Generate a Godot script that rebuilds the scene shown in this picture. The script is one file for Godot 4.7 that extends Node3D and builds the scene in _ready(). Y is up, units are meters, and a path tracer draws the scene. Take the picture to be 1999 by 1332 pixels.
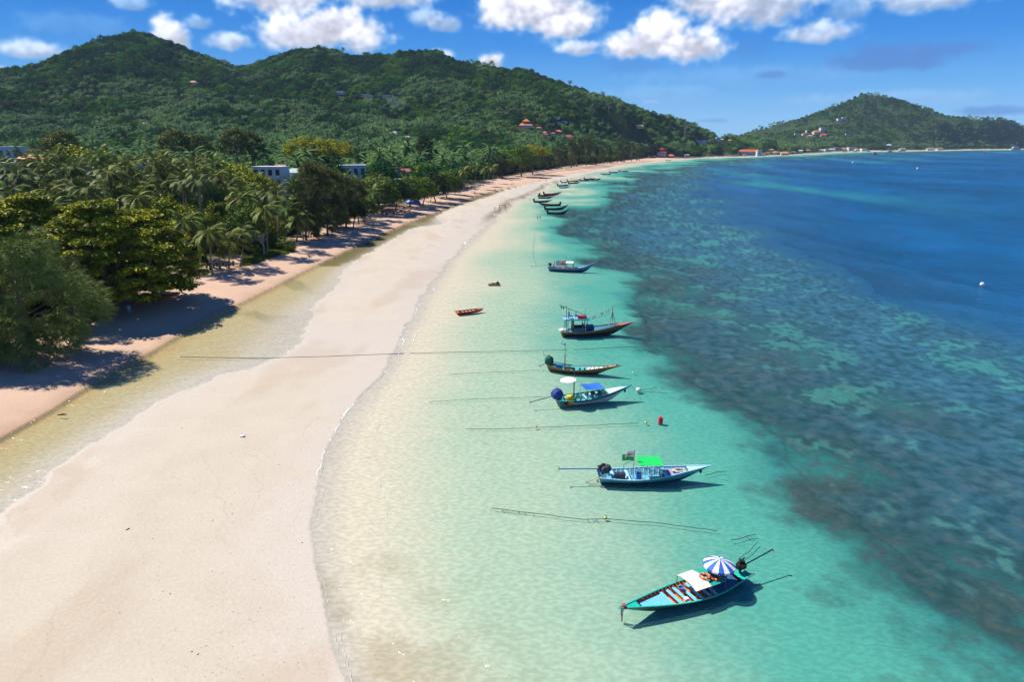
extends Node3D
# A drone's view along a tropical beach: longtail boats on clear shallow water, palms, forested hills.
# Metres; the camera stands 30 m above the water, north (-z) is straight ahead. "d" is the distance ahead (-z).

const EYE := 30.0
const PITCH := 0.2845
const FOCAL := 1333.0
var rng := RandomNumberGenerator.new()
var taken := {}

# ---------- places ----------
func spot(px: float, py: float, h: float = 0.0) -> Vector3:   # the point at height h that the photograph shows at (px, py)
	var y := -(py - 666.0) / FOCAL
	var up := y * cos(PITCH) - sin(PITCH)
	var t := (h - EYE) / up
	return Vector3((px - 999.5) / FOCAL * t, h, -(y * sin(PITCH) + cos(PITCH)) * t)

func spot_at(px: float, py: float, d: float) -> Vector3:      # the point d metres ahead
	var y := -(py - 666.0) / FOCAL
	var t := d / (y * sin(PITCH) + cos(PITCH))
	return Vector3((px - 999.5) / FOCAL * t, EYE + (y * cos(PITCH) - sin(PITCH)) * t, -d)

# ---------- naming ----------
func numbered(called: String) -> String:
	var n: int = taken.get(called, -1) + 1
	taken[called] = n
	return called if n == 0 else "%s_%03d" % [called, n]

func tag(o: Node3D, label: String, category: String, group: String = "") -> Node3D:
	o.set_meta("label", label)
	o.set_meta("category", category)
	if group != "":
		o.set_meta("group", group)
	return o

func thing(called: String, label: String, category: String, at: Vector3, turn: float = 0.0, group: String = "") -> Node3D:
	var o := Node3D.new()
	o.name = numbered(called)
	o.position = at
	o.rotation.y = turn
	add_child(o)
	return tag(o, label, category, group)

func piece(called: String, mesh: Mesh, mat: Material, parent: Node = self, at: Vector3 = Vector3.ZERO) -> MeshInstance3D:
	var o := MeshInstance3D.new()
	o.mesh = mesh
	o.material_override = mat
	o.position = at
	if parent == self:
		o.name = numbered(called)
		add_child(o)
	else:
		o.name = called
		parent.add_child(o, true)
	return o

func structure(called: String, mesh: Mesh, mat: Material) -> MeshInstance3D:
	var o := piece(called, mesh, mat)
	o.set_meta("kind", "structure")
	return o

func single(called: String, mesh: Mesh, mat: Material, at: Vector3, label: String, category: String, group: String = "", turn: float = 0.0) -> MeshInstance3D:
	var o := piece(called, mesh, mat, self, at)
	o.rotation.y = turn
	tag(o, label, category, group)
	return o

# ---------- meshes ----------
class MB:
	var v := PackedVector3Array()
	var n := PackedVector3Array()
	var c := PackedColorArray()
	var col := Color(1, 1, 1)
	var smooth := true
	func tri(a: Vector3, b: Vector3, e: Vector3) -> void:
		var g := (e - a).cross(b - a).normalized()
		v.append(a); v.append(b); v.append(e)
		n.append(g); n.append(g); n.append(g)
		c.append(col); c.append(col); c.append(col)
	func trin(a: Vector3, b: Vector3, e: Vector3, na: Vector3, nb: Vector3, ne: Vector3) -> void:
		var g := (e - a).cross(b - a)
		if g.dot(na + nb + ne) < 0.0:
			v.append(a); v.append(e); v.append(b)
			n.append(na); n.append(ne); n.append(nb)
		else:
			v.append(a); v.append(b); v.append(e)
			n.append(na); n.append(nb); n.append(ne)
		c.append(col); c.append(col); c.append(col)
	func quad(a: Vector3, b: Vector3, e: Vector3, f: Vector3) -> void:
		tri(a, b, e)
		tri(a, e, f)
	func face(a: Vector3, b: Vector3, e: Vector3, f: Vector3, out: Vector3) -> void:   # a flat quad that looks towards out
		if (e - a).cross(b - a).dot(out) < 0.0:
			quad(a, f, e, b)
		else:
			quad(a, b, e, f)
	func hexa(p: Array) -> void:   # eight corners: 0-3 below, 4-7 above, both the same way round
		var mid := Vector3.ZERO
		for q in p:
			mid += q / 8.0
		for k in [[0, 1, 2, 3], [4, 5, 6, 7], [0, 1, 5, 4], [1, 2, 6, 5], [2, 3, 7, 6], [3, 0, 4, 7]]:
			var a: Vector3 = p[k[0]]
			var b: Vector3 = p[k[1]]
			var e: Vector3 = p[k[2]]
			var f: Vector3 = p[k[3]]
			face(a, b, e, f, (a + b + e + f) / 4.0 - mid)
	func box(at: Vector3, size: Vector3, basis: Basis = Basis()) -> void:
		var s := size / 2.0
		var p := []
		for y in [-1.0, 1.0]:
			for k in [[-1.0, -1.0], [1.0, -1.0], [1.0, 1.0], [-1.0, 1.0]]:
				p.append(at + basis * Vector3(k[0] * s.x, y * s.y, k[1] * s.z))
		hexa(p)
	func tube(path: Array, radii: Array, sides: int = 6, caps: bool = true) -> void:
		var rings := []
		var norms := []
		var side := Vector3.ZERO
		for i in path.size():
			var p: Vector3 = path[i]
			var before: Vector3 = path[max(i - 1, 0)]
			var after: Vector3 = path[min(i + 1, path.size() - 1)]
			var t := (after - before).normalized()
			if i == 0:
				side = t.cross(Vector3.UP if abs(t.y) < 0.9 else Vector3.RIGHT).normalized()
			else:
				side = (side - t * side.dot(t)).normalized()
			var other := t.cross(side)
			var r: float = radii[min(i, radii.size() - 1)]
			var ring := []
			var nn := []
			for k in sides:
				var a := TAU * k / sides
				var q := side * cos(a) + other * sin(a)
				nn.append(q)
				ring.append(p + q * r)
			rings.append(ring)
			norms.append(nn)
		for i in path.size() - 1:
			for k in sides:
				var m := (k + 1) % sides
				trin(rings[i][k], rings[i][m], rings[i + 1][m], norms[i][k], norms[i][m], norms[i][m])
				trin(rings[i][k], rings[i + 1][m], rings[i + 1][k], norms[i][k], norms[i][m], norms[i][k])
		if caps:
			for i in [0, path.size() - 1]:
				var p: Vector3 = path[i]
				var q: Vector3 = path[1] if i == 0 else path[i - 1]
				for k in sides:
					var nrm := (p - q).normalized()
					trin(p, rings[i][k], rings[i][(k + 1) % sides], nrm, nrm, nrm)
	func lathe(profile: Array, sides: int = 12, at: Vector3 = Vector3.ZERO, basis: Basis = Basis()) -> void:   # profile: Vector2(radius, height)
		for i in profile.size() - 1:
			var a: Vector2 = profile[i]
			var b: Vector2 = profile[i + 1]
			var slope := Vector2(b.y - a.y, a.x - b.x).normalized()
			for k in sides:
				var t0 := TAU * k / sides
				var t1 := TAU * (k + 1) / sides
				var e0 := Vector3(cos(t0), 0, sin(t0))
				var e1 := Vector3(cos(t1), 0, sin(t1))
				var n0 := basis * (e0 * slope.x + Vector3.UP * slope.y)
				var n1 := basis * (e1 * slope.x + Vector3.UP * slope.y)
				var a0 := at + basis * (e0 * a.x + Vector3.UP * a.y)
				var a1 := at + basis * (e1 * a.x + Vector3.UP * a.y)
				var b0 := at + basis * (e0 * b.x + Vector3.UP * b.y)
				var b1 := at + basis * (e1 * b.x + Vector3.UP * b.y)
				if a.x > 0.0001:
					trin(a0, a1, b1, n0, n1, n1)
				if b.x > 0.0001:
					trin(a0, b1, b0, n0, n1, n0)
	func ball(at: Vector3, r: Vector3, rows: int = 7, sides: int = 10) -> void:
		for i in rows:
			for k in sides:
				var q := []
				for s in [[i, k], [i, k + 1], [i + 1, k + 1], [i + 1, k]]:
					var lat: float = PI * s[0] / rows - PI / 2
					var lon: float = TAU * s[1] / sides
					q.append(Vector3(cos(lat) * cos(lon), sin(lat), cos(lat) * sin(lon)))
				if i < rows - 1:
					trin(at + q[1] * r, at + q[2] * r, at + q[3] * r, (q[1] / r).normalized(), (q[2] / r).normalized(), (q[3] / r).normalized())
				if i > 0:
					trin(at + q[0] * r, at + q[1] * r, at + q[3] * r, (q[0] / r).normalized(), (q[1] / r).normalized(), (q[3] / r).normalized())
	func torus(at: Vector3, big: float, small: float, basis: Basis = Basis(), sides: int = 18, ring: int = 8) -> void:
		for i in sides:
			for k in ring:
				var q := []
				var m := []
				for s in [[i, k], [i + 1, k], [i + 1, k + 1], [i, k + 1]]:
					var a: float = TAU * s[0] / sides
					var b: float = TAU * s[1] / ring
					var dir := Vector3(cos(a), 0, sin(a))
					var nn := dir * cos(b) + Vector3.UP * sin(b)
					q.append(at + basis * (dir * big + nn * small))
					m.append(basis * nn)
				trin(q[0], q[1], q[2], m[0], m[1], m[2])
				trin(q[0], q[2], q[3], m[0], m[2], m[3])
	func done(with_normals: bool = true, with_colors: bool = false) -> ArrayMesh:
		var a := []
		a.resize(Mesh.ARRAY_MAX)
		a[Mesh.ARRAY_VERTEX] = v
		if with_normals:
			a[Mesh.ARRAY_NORMAL] = n
		if with_colors:
			a[Mesh.ARRAY_COLOR] = c
		var m := ArrayMesh.new()
		m.add_surface_from_arrays(Mesh.PRIMITIVE_TRIANGLES, a)
		return m

# ---------- materials ----------
func lin(r: float, g: float, b: float) -> Color:       # a real-world base colour, given as linear values
	return Color(r, g, b).linear_to_srgb()

var paints := {}
var grain_tex: Texture2D
func paint(c: Color, rough: float = 0.6, metal: float = 0.0, worn: float = 0.25) -> StandardMaterial3D:
	var key := [c, rough, metal, worn]
	if paints.has(key):
		return paints[key]
	var m := StandardMaterial3D.new()
	m.albedo_color = c
	m.roughness = rough
	m.metallic = metal
	if worn > 0.0:
		m.albedo_texture = grain_tex
		m.uv1_triplanar = true
		m.uv1_scale = Vector3.ONE * 0.7
	paints[key] = m
	return m

func noise_of(seed_value: int, freq: float, octaves: int = 4, kind: int = FastNoiseLite.TYPE_SIMPLEX_SMOOTH) -> FastNoiseLite:
	var f := FastNoiseLite.new()
	f.seed = seed_value
	f.frequency = freq
	f.noise_type = kind
	f.fractal_type = FastNoiseLite.FRACTAL_FBM
	f.fractal_octaves = octaves
	return f

func noise_texture(f: FastNoiseLite, size: int, low: Color, high: Color, from: float = 0.2, to: float = 0.8) -> NoiseTexture2D:
	var t := NoiseTexture2D.new()
	t.width = size
	t.height = size
	t.seamless = true
	t.noise = f
	var g := Gradient.new()
	g.offsets = PackedFloat32Array([from, to])
	g.colors = PackedColorArray([low, high])
	t.color_ramp = g
	return t

func normal_texture(f: FastNoiseLite, size: int, strength: float) -> NoiseTexture2D:
	var t := NoiseTexture2D.new()
	t.width = size
	t.height = size
	t.seamless = true
	t.noise = f
	t.as_normal_map = true
	t.bump_strength = strength
	return t
# ---------- sky ----------
const SKY_W := 4096
const SKY_H := 2048
var sky_px: PackedByteArray
var puff := FastNoiseLite.new()
var wisp := FastNoiseLite.new()

func sky_blue(el: float) -> Color:   # el in degrees, linear colour
	var lows := [[-90.0, Color(0.18, 0.34, 0.52)], [0.0, Color(0.22, 0.41, 0.62)], [1.5, Color(0.185, 0.385, 0.62)], [4.0, Color(0.10, 0.30, 0.60)], [7.0, Color(0.042, 0.205, 0.545)], [10.5, Color(0.018, 0.145, 0.48)], [25.0, Color(0.012, 0.09, 0.34)], [90.0, Color(0.010, 0.06, 0.22)]]
	for i in lows.size() - 1:
		if el <= lows[i + 1][0]:
			return lows[i][1].lerp(lows[i + 1][1], (el - lows[i][0]) / (lows[i + 1][0] - lows[i][0]))
	return lows[-1][1]

func cloud(az: float, el: float, ra: float, re: float, thick: float = 1.0, lit: float = 1.0) -> void:   # degrees
	var per := SKY_W / 360.0
	var x0 := int((az + 360.0 - ra * 1.5) * per)
	var x1 := int((az + 360.0 + ra * 1.5) * per)
	var y0 := int((90.0 - el - re * 1.5) * per)
	var y1 := int((90.0 - el + re * 1.3) * per)
	for y in range(max(y0, 0), min(y1, SKY_H)):
		var e := 90.0 - (y + 0.5) / per
		for x in range(x0, x1):
			var a := (x + 0.5) / per - 360.0
			var dx := (a - az) / ra
			var dy := (e - el) / re
			if dy < 0.0:
				dy *= 1.35
			var f := 1.0 - sqrt(dx * dx + dy * dy)
			if f < -0.5:
				continue
			var n := puff.get_noise_2d(a * 10.0, e * 13.0)
			var big := wisp.get_noise_2d(a * 10.0, e * 12.0)
			f = f * 0.95 + n * 0.22 + big * 0.24
			if f <= 0.0:
				continue
			var al := smoothstep(0.0, 0.55, f) * thick
			var up := clampf(dy * 0.45 + 0.50 + n * 0.26 + big * 0.28 - dx * 0.16, 0.0, 1.0)
			var core := smoothstep(0.1, 0.55, f)
			var s := lerpf(0.80, lerpf(0.63, 0.93, smoothstep(0.15, 0.85, up)), core)
			var c := Color(s * 0.985, s * 0.995, minf(s * 1.045 + 0.02, 1.0))   # sRGB
			if lit < 1.0:
				c = Color(0.30, 0.46, 0.70)
			var i := (y * SKY_W + posmod(x, SKY_W)) * 3
			sky_px[i] = int(lerpf(sky_px[i], c.r * 255.0, al))
			sky_px[i + 1] = int(lerpf(sky_px[i + 1], c.g * 255.0, al))
			sky_px[i + 2] = int(lerpf(sky_px[i + 2], c.b * 255.0, al))

func cloud_px(px0: float, py0: float, px1: float, py1: float, thick: float = 1.0, lit: float = 1.0) -> void:
	var p := spot_at((px0 + px1) / 2.0, (py0 + py1) / 2.0, 1000.0)
	var az := rad_to_deg(atan2(p.x, 1000.0))
	var el := rad_to_deg(atan2(p.y - EYE, Vector2(p.x, 1000.0).length()))
	var per_deg := FOCAL / 57.3
	cloud(az, el, (px1 - px0) / 2.0 / per_deg * 1.22 * cos(deg_to_rad(az)), (py1 - py0) / 2.0 / per_deg * 1.28, thick, lit)

func make_sky() -> void:
	var column := Image.create_empty(1, SKY_H, false, Image.FORMAT_RGB8)
	for y in SKY_H:
		column.set_pixel(0, y, sky_blue(90.0 - (y + 0.5) * 180.0 / SKY_H).linear_to_srgb())
	column.resize(SKY_W, SKY_H, Image.INTERPOLATE_NEAREST)
	sky_px = column.get_data()
	puff = noise_of(11, 0.085, 5)
	wisp = noise_of(12, 0.03, 3)
	# thin high veils
	for k in [[1560, 178, 1900, 205, 0.14], [1180, 165, 1420, 200, 0.12], [1240, 130, 1700, 170, 0.10], [60, 30, 260, 70, 0.15]]:
		cloud_px(k[0], k[1], k[2], k[3], k[4])
	for k in [[1640, 95, 1850, 140, 0.8], [1800, 84, 1920, 108, 0.65], [1475, 140, 1535, 155, 0.6], [1180, 118, 1290, 142, 0.25], [1440, 80, 1500, 112, 0.25], [1880, 208, 2020, 226, 0.6], [1360, 232, 1420, 240, 0.3]]:
		cloud_px(k[0], k[1], k[2], k[3], k[4], 0.5)
	for k in [[440, -60, 650, 32, 0.95], [640, -40, 830, 20, 0.85], [500, 40, 640, 100, 0.9], [520, 22, 745, 98, 1.0], [590, 10, 700, 80, 1.0], [660, 50, 735, 108, 0.8],
			[925, -20, 1060, 62, 1.0], [985, -30, 1165, 80, 1.0], [1050, 30, 1160, 78, 0.9],
			[1090, 78, 1165, 110, 0.85], [1168, 62, 1300, 118, 1.0], [1225, 28, 1350, 115, 1.0], [1290, 60, 1410, 124, 1.0],
			[1300, -70, 1480, 42, 0.9], [1380, -50, 1592, 54, 0.85], [1520, 44, 1665, 86, 0.75], [1610, -10, 1700, 40, 0.4], [1700, -50, 1950, 18, 0.75],
			[296, 38, 350, 92, 0.95], [322, 50, 374, 98, 0.9], [362, 32, 412, 58, 0.5], [404, 66, 492, 98, 0.75], [798, 18, 860, 55, 0.6], [830, 30, 905, 66, 0.65],
			[2, 84, 120, 116, 0.75], [-30, 130, 22, 160, 0.7], [935, 105, 982, 142, 1.0], [826, 98, 884, 122, 0.8], [215, -10, 290, 18, 0.5], [1255, 196, 1290, 204, 0.2]]:
		cloud_px(k[0], k[1], k[2], k[3], k[4])
	var r := RandomNumberGenerator.new()
	r.seed = 5
	for i in 70:   # the same kind of sky all round
		var az := r.randf_range(44.0, 316.0)
		if i > 50:
			az = r.randf_range(0.0, 360.0)
		az = az - 360.0 if az > 180.0 else az
		var el := r.randf_range(5.0, 16.0) if i <= 50 else r.randf_range(16.0, 60.0)
		var ra := r.randf_range(2.0, 6.0) * (1.0 if el < 20.0 else 1.6)
		var re := ra * r.randf_range(0.3, 0.55)
		for j in 2:
			cloud(az + r.randf_range(-0.6, 0.6) * ra, el + r.randf_range(-0.2, 0.3) * re, ra * r.randf_range(0.6, 1.0), re * r.randf_range(0.7, 1.0), 0.9)
	var im := Image.create_from_data(SKY_W, SKY_H, false, Image.FORMAT_RGB8, sky_px)
	sky_px = PackedByteArray()
	var mat := PanoramaSkyMaterial.new()
	mat.panorama = ImageTexture.create_from_image(im)
	var sky := Sky.new()
	sky.sky_material = mat
	var env := Environment.new()
	env.background_mode = Environment.BG_SKY
	env.sky = sky
	env.background_energy_multiplier = 0.76
	env.tonemap_mode = Environment.TONE_MAPPER_LINEAR
	env.tonemap_exposure = 1.95
	env.fog_enabled = true
	env.fog_density = 0.00004
	env.fog_light_color = Color(0.72, 0.84, 1.0)
	env.sdfgi_enabled = true
	env.ssao_enabled = true
	env.ssil_enabled = true
	var we := WorldEnvironment.new()
	we.name = "world_environment"
	we.environment = env
	add_child(we)

func make_camera_and_sun() -> void:
	var cam := Camera3D.new()
	cam.name = "camera"
	cam.fov = rad_to_deg(2.0 * atan(666.0 / FOCAL))
	cam.near = 0.5
	cam.far = 9000.0
	cam.position = Vector3(0, EYE, 0)
	cam.rotation.x = -PITCH
	add_child(cam)
	var sun := DirectionalLight3D.new()
	sun.name = "sun"
	sun.light_energy = 1.35
	sun.light_color = Color(1.0, 0.965, 0.90)
	sun.light_angular_distance = 0.5
	sun.shadow_enabled = true
	var towards := Vector3(0.74, -1.04, 0.33).normalized()   # the sun stands to the left, a little ahead
	sun.basis = Basis.looking_at(towards)
	add_child(sun)
# ---------- the lie of the land ----------
# Long curves that run along the coast, each given by a few points of the shore (as the photograph shows them) and kept as x for every d.
const TABLE := 1200
const D0 := 1.0
const D1 := 4400.0
var lines := {}
var vl: PackedFloat32Array     # edge of the plants
var cl: PackedFloat32Array     # left bank of the creek
var cr: PackedFloat32Array     # right bank of the creek
var s0: PackedFloat32Array     # edge of the sea
var t1: PackedFloat32Array     # end of the pale shallows
var t2: PackedFloat32Array     # turquoise
var re: PackedFloat32Array     # inner edge of the reef
var de: PackedFloat32Array     # outer edge of the reef
var warp_noise := noise_of(21, 0.02, 4)
var fine_noise := noise_of(22, 0.16, 4)
var patch_noise := noise_of(23, 0.034, 5)
var reef_noise := noise_of(24, 0.09, 5)
var coral_noise := noise_of(26, 0.42, 3)
var hill_noise := noise_of(25, 0.0045, 4)

func curve(points: Array) -> PackedFloat32Array:
	var ds := []
	var xs := []
	for p in points:
		var q := spot(p[0], p[1])
		ds.append(-q.z)
		xs.append(q.x)
	var out := PackedFloat32Array()
	out.resize(TABLE + 1)
	var k := 0
	var ratio := log(D1 / D0)
	for i in TABLE + 1:
		var d := D0 * exp(ratio * i / TABLE)
		while k < ds.size() - 2 and d > ds[k + 1]:
			k += 1
		var f: float = (d - ds[k]) / maxf(ds[k + 1] - ds[k], 0.001)
		if k == 0:
			f = maxf(f, -1.0)
		out[i] = lerpf(xs[k], xs[k + 1], f)
	return out

func look(t: PackedFloat32Array, d: float) -> float:
	var f := clampf(log(maxf(d, D0) / D0) / log(D1 / D0), 0.0, 0.9999) * TABLE
	var i := int(f)
	return lerpf(t[i], t[i + 1], f - i)

func make_curves() -> void:
	vl = curve([[-260, 860], [-120, 770], [0, 705], [60, 668], [130, 648], [200, 618], [280, 585], [340, 562], [390, 545], [440, 522], [500, 515], [560, 490], [590, 470], [640, 455], [700, 430], [760, 416], [830, 398], [880, 380], [940, 360], [1000, 345], [1050, 336], [1120, 326], [1180, 320], [1230, 313], [1272, 309], [1330, 308.6], [1396, 305.6], [1455, 304.9], [1524, 302.3], [1584, 298.6], [1644, 295.4], [1704, 294.5], [1800, 293.4], [1999, 290.9], [2400, 289]])
	cl = curve([[-330, 1050], [-150, 945], [0, 857], [100, 801], [200, 737], [290, 690], [345, 658], [400, 625], [480, 588], [560, 548], [640, 508], [700, 479], [757, 453], [796, 436], [835, 421], [862, 411], [884, 401], [906, 392], [930, 383], [975, 372], [1020, 362], [1100, 343], [1180, 329], [1240, 318.5], [1300, 313.0], [1340, 309.8], [1396, 306.6], [1455, 305.6], [1524, 303.0], [1584, 299.5], [1644, 296.1], [1704, 294.9], [1800, 293.7], [1999, 291.2], [2400, 289.2]])
	cr = curve([[-330, 1210], [-150, 1120], [0, 1045], [50, 978], [130, 912], [220, 848], [330, 782], [425, 735], [505, 712], [560, 690], [585, 668], [597, 645], [608, 622], [618, 604], [628, 588], [652, 572], [672, 552], [670, 536], [684, 520], [708, 500], [745, 479], [775, 462], [806, 445], [872, 437], [850, 424], [868, 412], [893, 402], [922, 393], [962, 381], [979, 373], [1020, 362], [1100, 343], [1180, 329], [1240, 318.5], [1300, 313.0], [1340, 309.8], [1396, 306.6], [1455, 305.6], [1524, 303.0], [1584, 299.5], [1644, 296.1], [1704, 294.9], [1800, 293.7], [1999, 291.2], [2400, 289.2]])
	s0 = curve([[760, 1600], [700, 1400], [668, 1310], [640, 1225], [622, 1150], [606, 1090], [600, 1030], [612, 965], [632, 895], [662, 835], [698, 780], [745, 720], [785, 662], [805, 625], [822, 580], [850, 540], [878, 505], [912, 470], [948, 440], [976, 415], [1002, 396], [1055, 371], [1080, 358], [1125, 345], [1185, 331], [1244, 320], [1304, 313.6], [1340, 310.5], [1396, 307.3], [1455, 306], [1524, 303.5], [1584, 300], [1644, 296.6], [1704, 295.2], [1800, 294], [1999, 291.4], [2400, 289.4]])
	t1 = curve([[1180, 1600], [1070, 1332], [1000, 1200], [980, 1100], [975, 950], [985, 800], [1000, 700], [1010, 600], [1015, 500], [1030, 430], [1050, 390], [1120, 351], [1185, 333], [1250, 321], [1330, 312.2], [1400, 307.7], [1460, 306.4], [1530, 303.8], [1650, 297.0], [1810, 294.4], [2010, 291.7], [2400, 289.6]])
	t2 = curve([[1820, 1600], [1640, 1332], [1520, 1200], [1400, 1000], [1350, 900], [1290, 800], [1250, 700], [1215, 600], [1170, 540], [1110, 480], [1080, 430], [1092, 400], [1170, 358], [1225, 335], [1290, 322], [1370, 313], [1430, 308.2], [1480, 307], [1550, 304.4], [1680, 297.6], [1830, 294.8], [2020, 292.0], [2400, 289.8]])
	re = curve([[2900, 1600], [2200, 1332], [1990, 1200], [1850, 1110], [1720, 1030], [1600, 940], [1480, 850], [1400, 760], [1335, 690], [1275, 640], [1255, 580], [1235, 540], [1190, 500], [1130, 450], [1125, 410], [1200, 370], [1270, 340], [1340, 326], [1420, 315], [1460, 309], [1520, 308], [1600, 305], [1720, 298.4], [1850, 295.2], [2030, 292.3], [2400, 290.0]])
	de = curve([[4200, 1332], [3300, 900], [2350, 720], [2080, 640], [1870, 590], [1700, 540], [1590, 500], [1500, 450], [1440, 405], [1400, 370], [1385, 345], [1400, 326], [1450, 316], [1490, 311.5], [1540, 309], [1620, 306], [1740, 299], [1870, 295.6], [2040, 292.6], [2400, 290.2]])

# Ridges: each point is seen at (px, py), d metres ahead; width is how far the slope reaches.
var ridges := []
func ridge(points: Array, width: float, power: float = 1.25) -> void:
	for i in points.size() - 1:
		var a := spot_at(points[i][0], points[i][1], points[i][2])
		var b := spot_at(points[i + 1][0], points[i + 1][1], points[i + 1][2])
		ridges.append([a.x, -a.z, a.y - 6.0, b.x, -b.z, b.y - 6.0, width, power])

func make_ridges() -> void:
	ridge([[-260, 215, 1300], [-120, 175, 1330], [0, 152, 1360], [60, 130, 1390], [150, 114, 1430], [190, 98, 1450], [228, 77, 1470], [262, 66, 1480], [292, 71, 1490], [330, 92, 1540], [370, 113, 1640], [430, 124, 1850], [540, 119, 1880], [575, 108, 1700], [603, 95, 1620], [632, 92, 1600], [656, 97, 1590], [690, 116, 1580], [745, 110, 1560], [800, 108, 1550], [850, 106, 1540], [900, 121, 1530], [960, 138, 1510], [1010, 146, 1500], [1050, 158, 1490], [1090, 176, 1480], [1130, 198, 1470], [1160, 216, 1460], [1200, 226, 1470], [1240, 231, 1480], [1280, 239, 1500], [1310, 249, 1530], [1340, 268, 1570]], 640.0, 1.3)
	ridge([[292, 72, 1490], [330, 120, 1380], [370, 165, 1260], [410, 215, 1100], [440, 262, 960]], 420.0, 1.15)
	ridge([[150, 114, 1430], [110, 180, 1230], [60, 235, 1030]], 420.0, 1.15)
	ridge([[632, 92, 1600], [600, 150, 1400], [560, 200, 1230], [540, 250, 1060]], 420.0, 1.15)
	ridge([[850, 106, 1540], [860, 165, 1370], [900, 220, 1200], [930, 262, 1060]], 420.0, 1.15)
	ridge([[1050, 158, 1490], [1090, 215, 1330], [1120, 260, 1200]], 380.0, 1.15)
	ridge([[1325, 268, 1700], [1400, 272, 1850], [1470, 270, 2050]], 150.0, 1.0)
	ridge([[1462, 268, 3000], [1492, 249, 3000], [1525, 235, 3000], [1562, 236, 3000], [1603, 222, 2980]], 190.0, 1.0)
	ridge([[1603, 222, 2980], [1650, 200, 2960], [1690, 185, 2950], [1715, 181, 2950], [1742, 188, 2950], [1790, 208, 2950], [1830, 223, 2950], [1870, 229, 2950], [1920, 231, 2960], [1962, 236, 2980], [2010, 246, 3000], [2120, 262, 3050]], 480.0, 1.2)
	ridge([[1690, 185, 2950], [1640, 225, 2720], [1590, 262, 2520]], 330.0, 1.1)
	ridge([[1790, 208, 2950], [1800, 255, 2700]], 330.0, 1.1)

func hill(x: float, d: float) -> float:
	var h := 0.0
	for r in ridges:
		var w: float = r[6]
		if d < minf(r[1], r[4]) - w or d > maxf(r[1], r[4]) + w or x < minf(r[0], r[3]) - w or x > maxf(r[0], r[3]) + w:
			continue
		var ux: float = r[3] - r[0]
		var ud: float = r[4] - r[1]
		var t := clampf(((x - r[0]) * ux + (d - r[1]) * ud) / (ux * ux + ud * ud), 0.0, 1.0)
		var dx: float = x - r[0] - ux * t
		var dd: float = d - r[1] - ud * t
		var s := sqrt(dx * dx + dd * dd) / w
		if s < 1.0:
			var k := (1.0 - s)
			var q: float = lerpf(r[2], r[5], t) * pow(k, r[7])
			h = maxf(h, q)
	if h > 0.5:
		h += hill_noise.get_noise_2d(x, d) * minf(h * 0.25, 16.0)
	return h

# ---------- the height and colour of one point of ground ----------
const DRY := Color(0.50, 0.355, 0.27)
const DAMP := Color(0.40, 0.285, 0.21)
const BAR := Color(0.435, 0.392, 0.328)
const WET := Color(0.445, 0.405, 0.358)
const FILM := Color(0.56, 0.525, 0.48)
const OCHRE := Color(0.40, 0.285, 0.13)
const OLIVE := Color(0.40, 0.335, 0.185)
const PALE := Color(0.58, 0.515, 0.40)
const MINT := Color(0.335, 0.445, 0.335)
const TURQ := Color(0.072, 0.315, 0.255)
const TEAL := Color(0.030, 0.185, 0.180)
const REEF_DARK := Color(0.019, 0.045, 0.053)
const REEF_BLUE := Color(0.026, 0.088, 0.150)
const DEEP := Color(0.003, 0.066, 0.205)
const SOIL := Color(0.035, 0.045, 0.018)
var g_h := 0.0
var g_c := Color()
var g_k := 0     # 0 land, 1 dry sand, 2 wet sand, 3 under water

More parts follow.
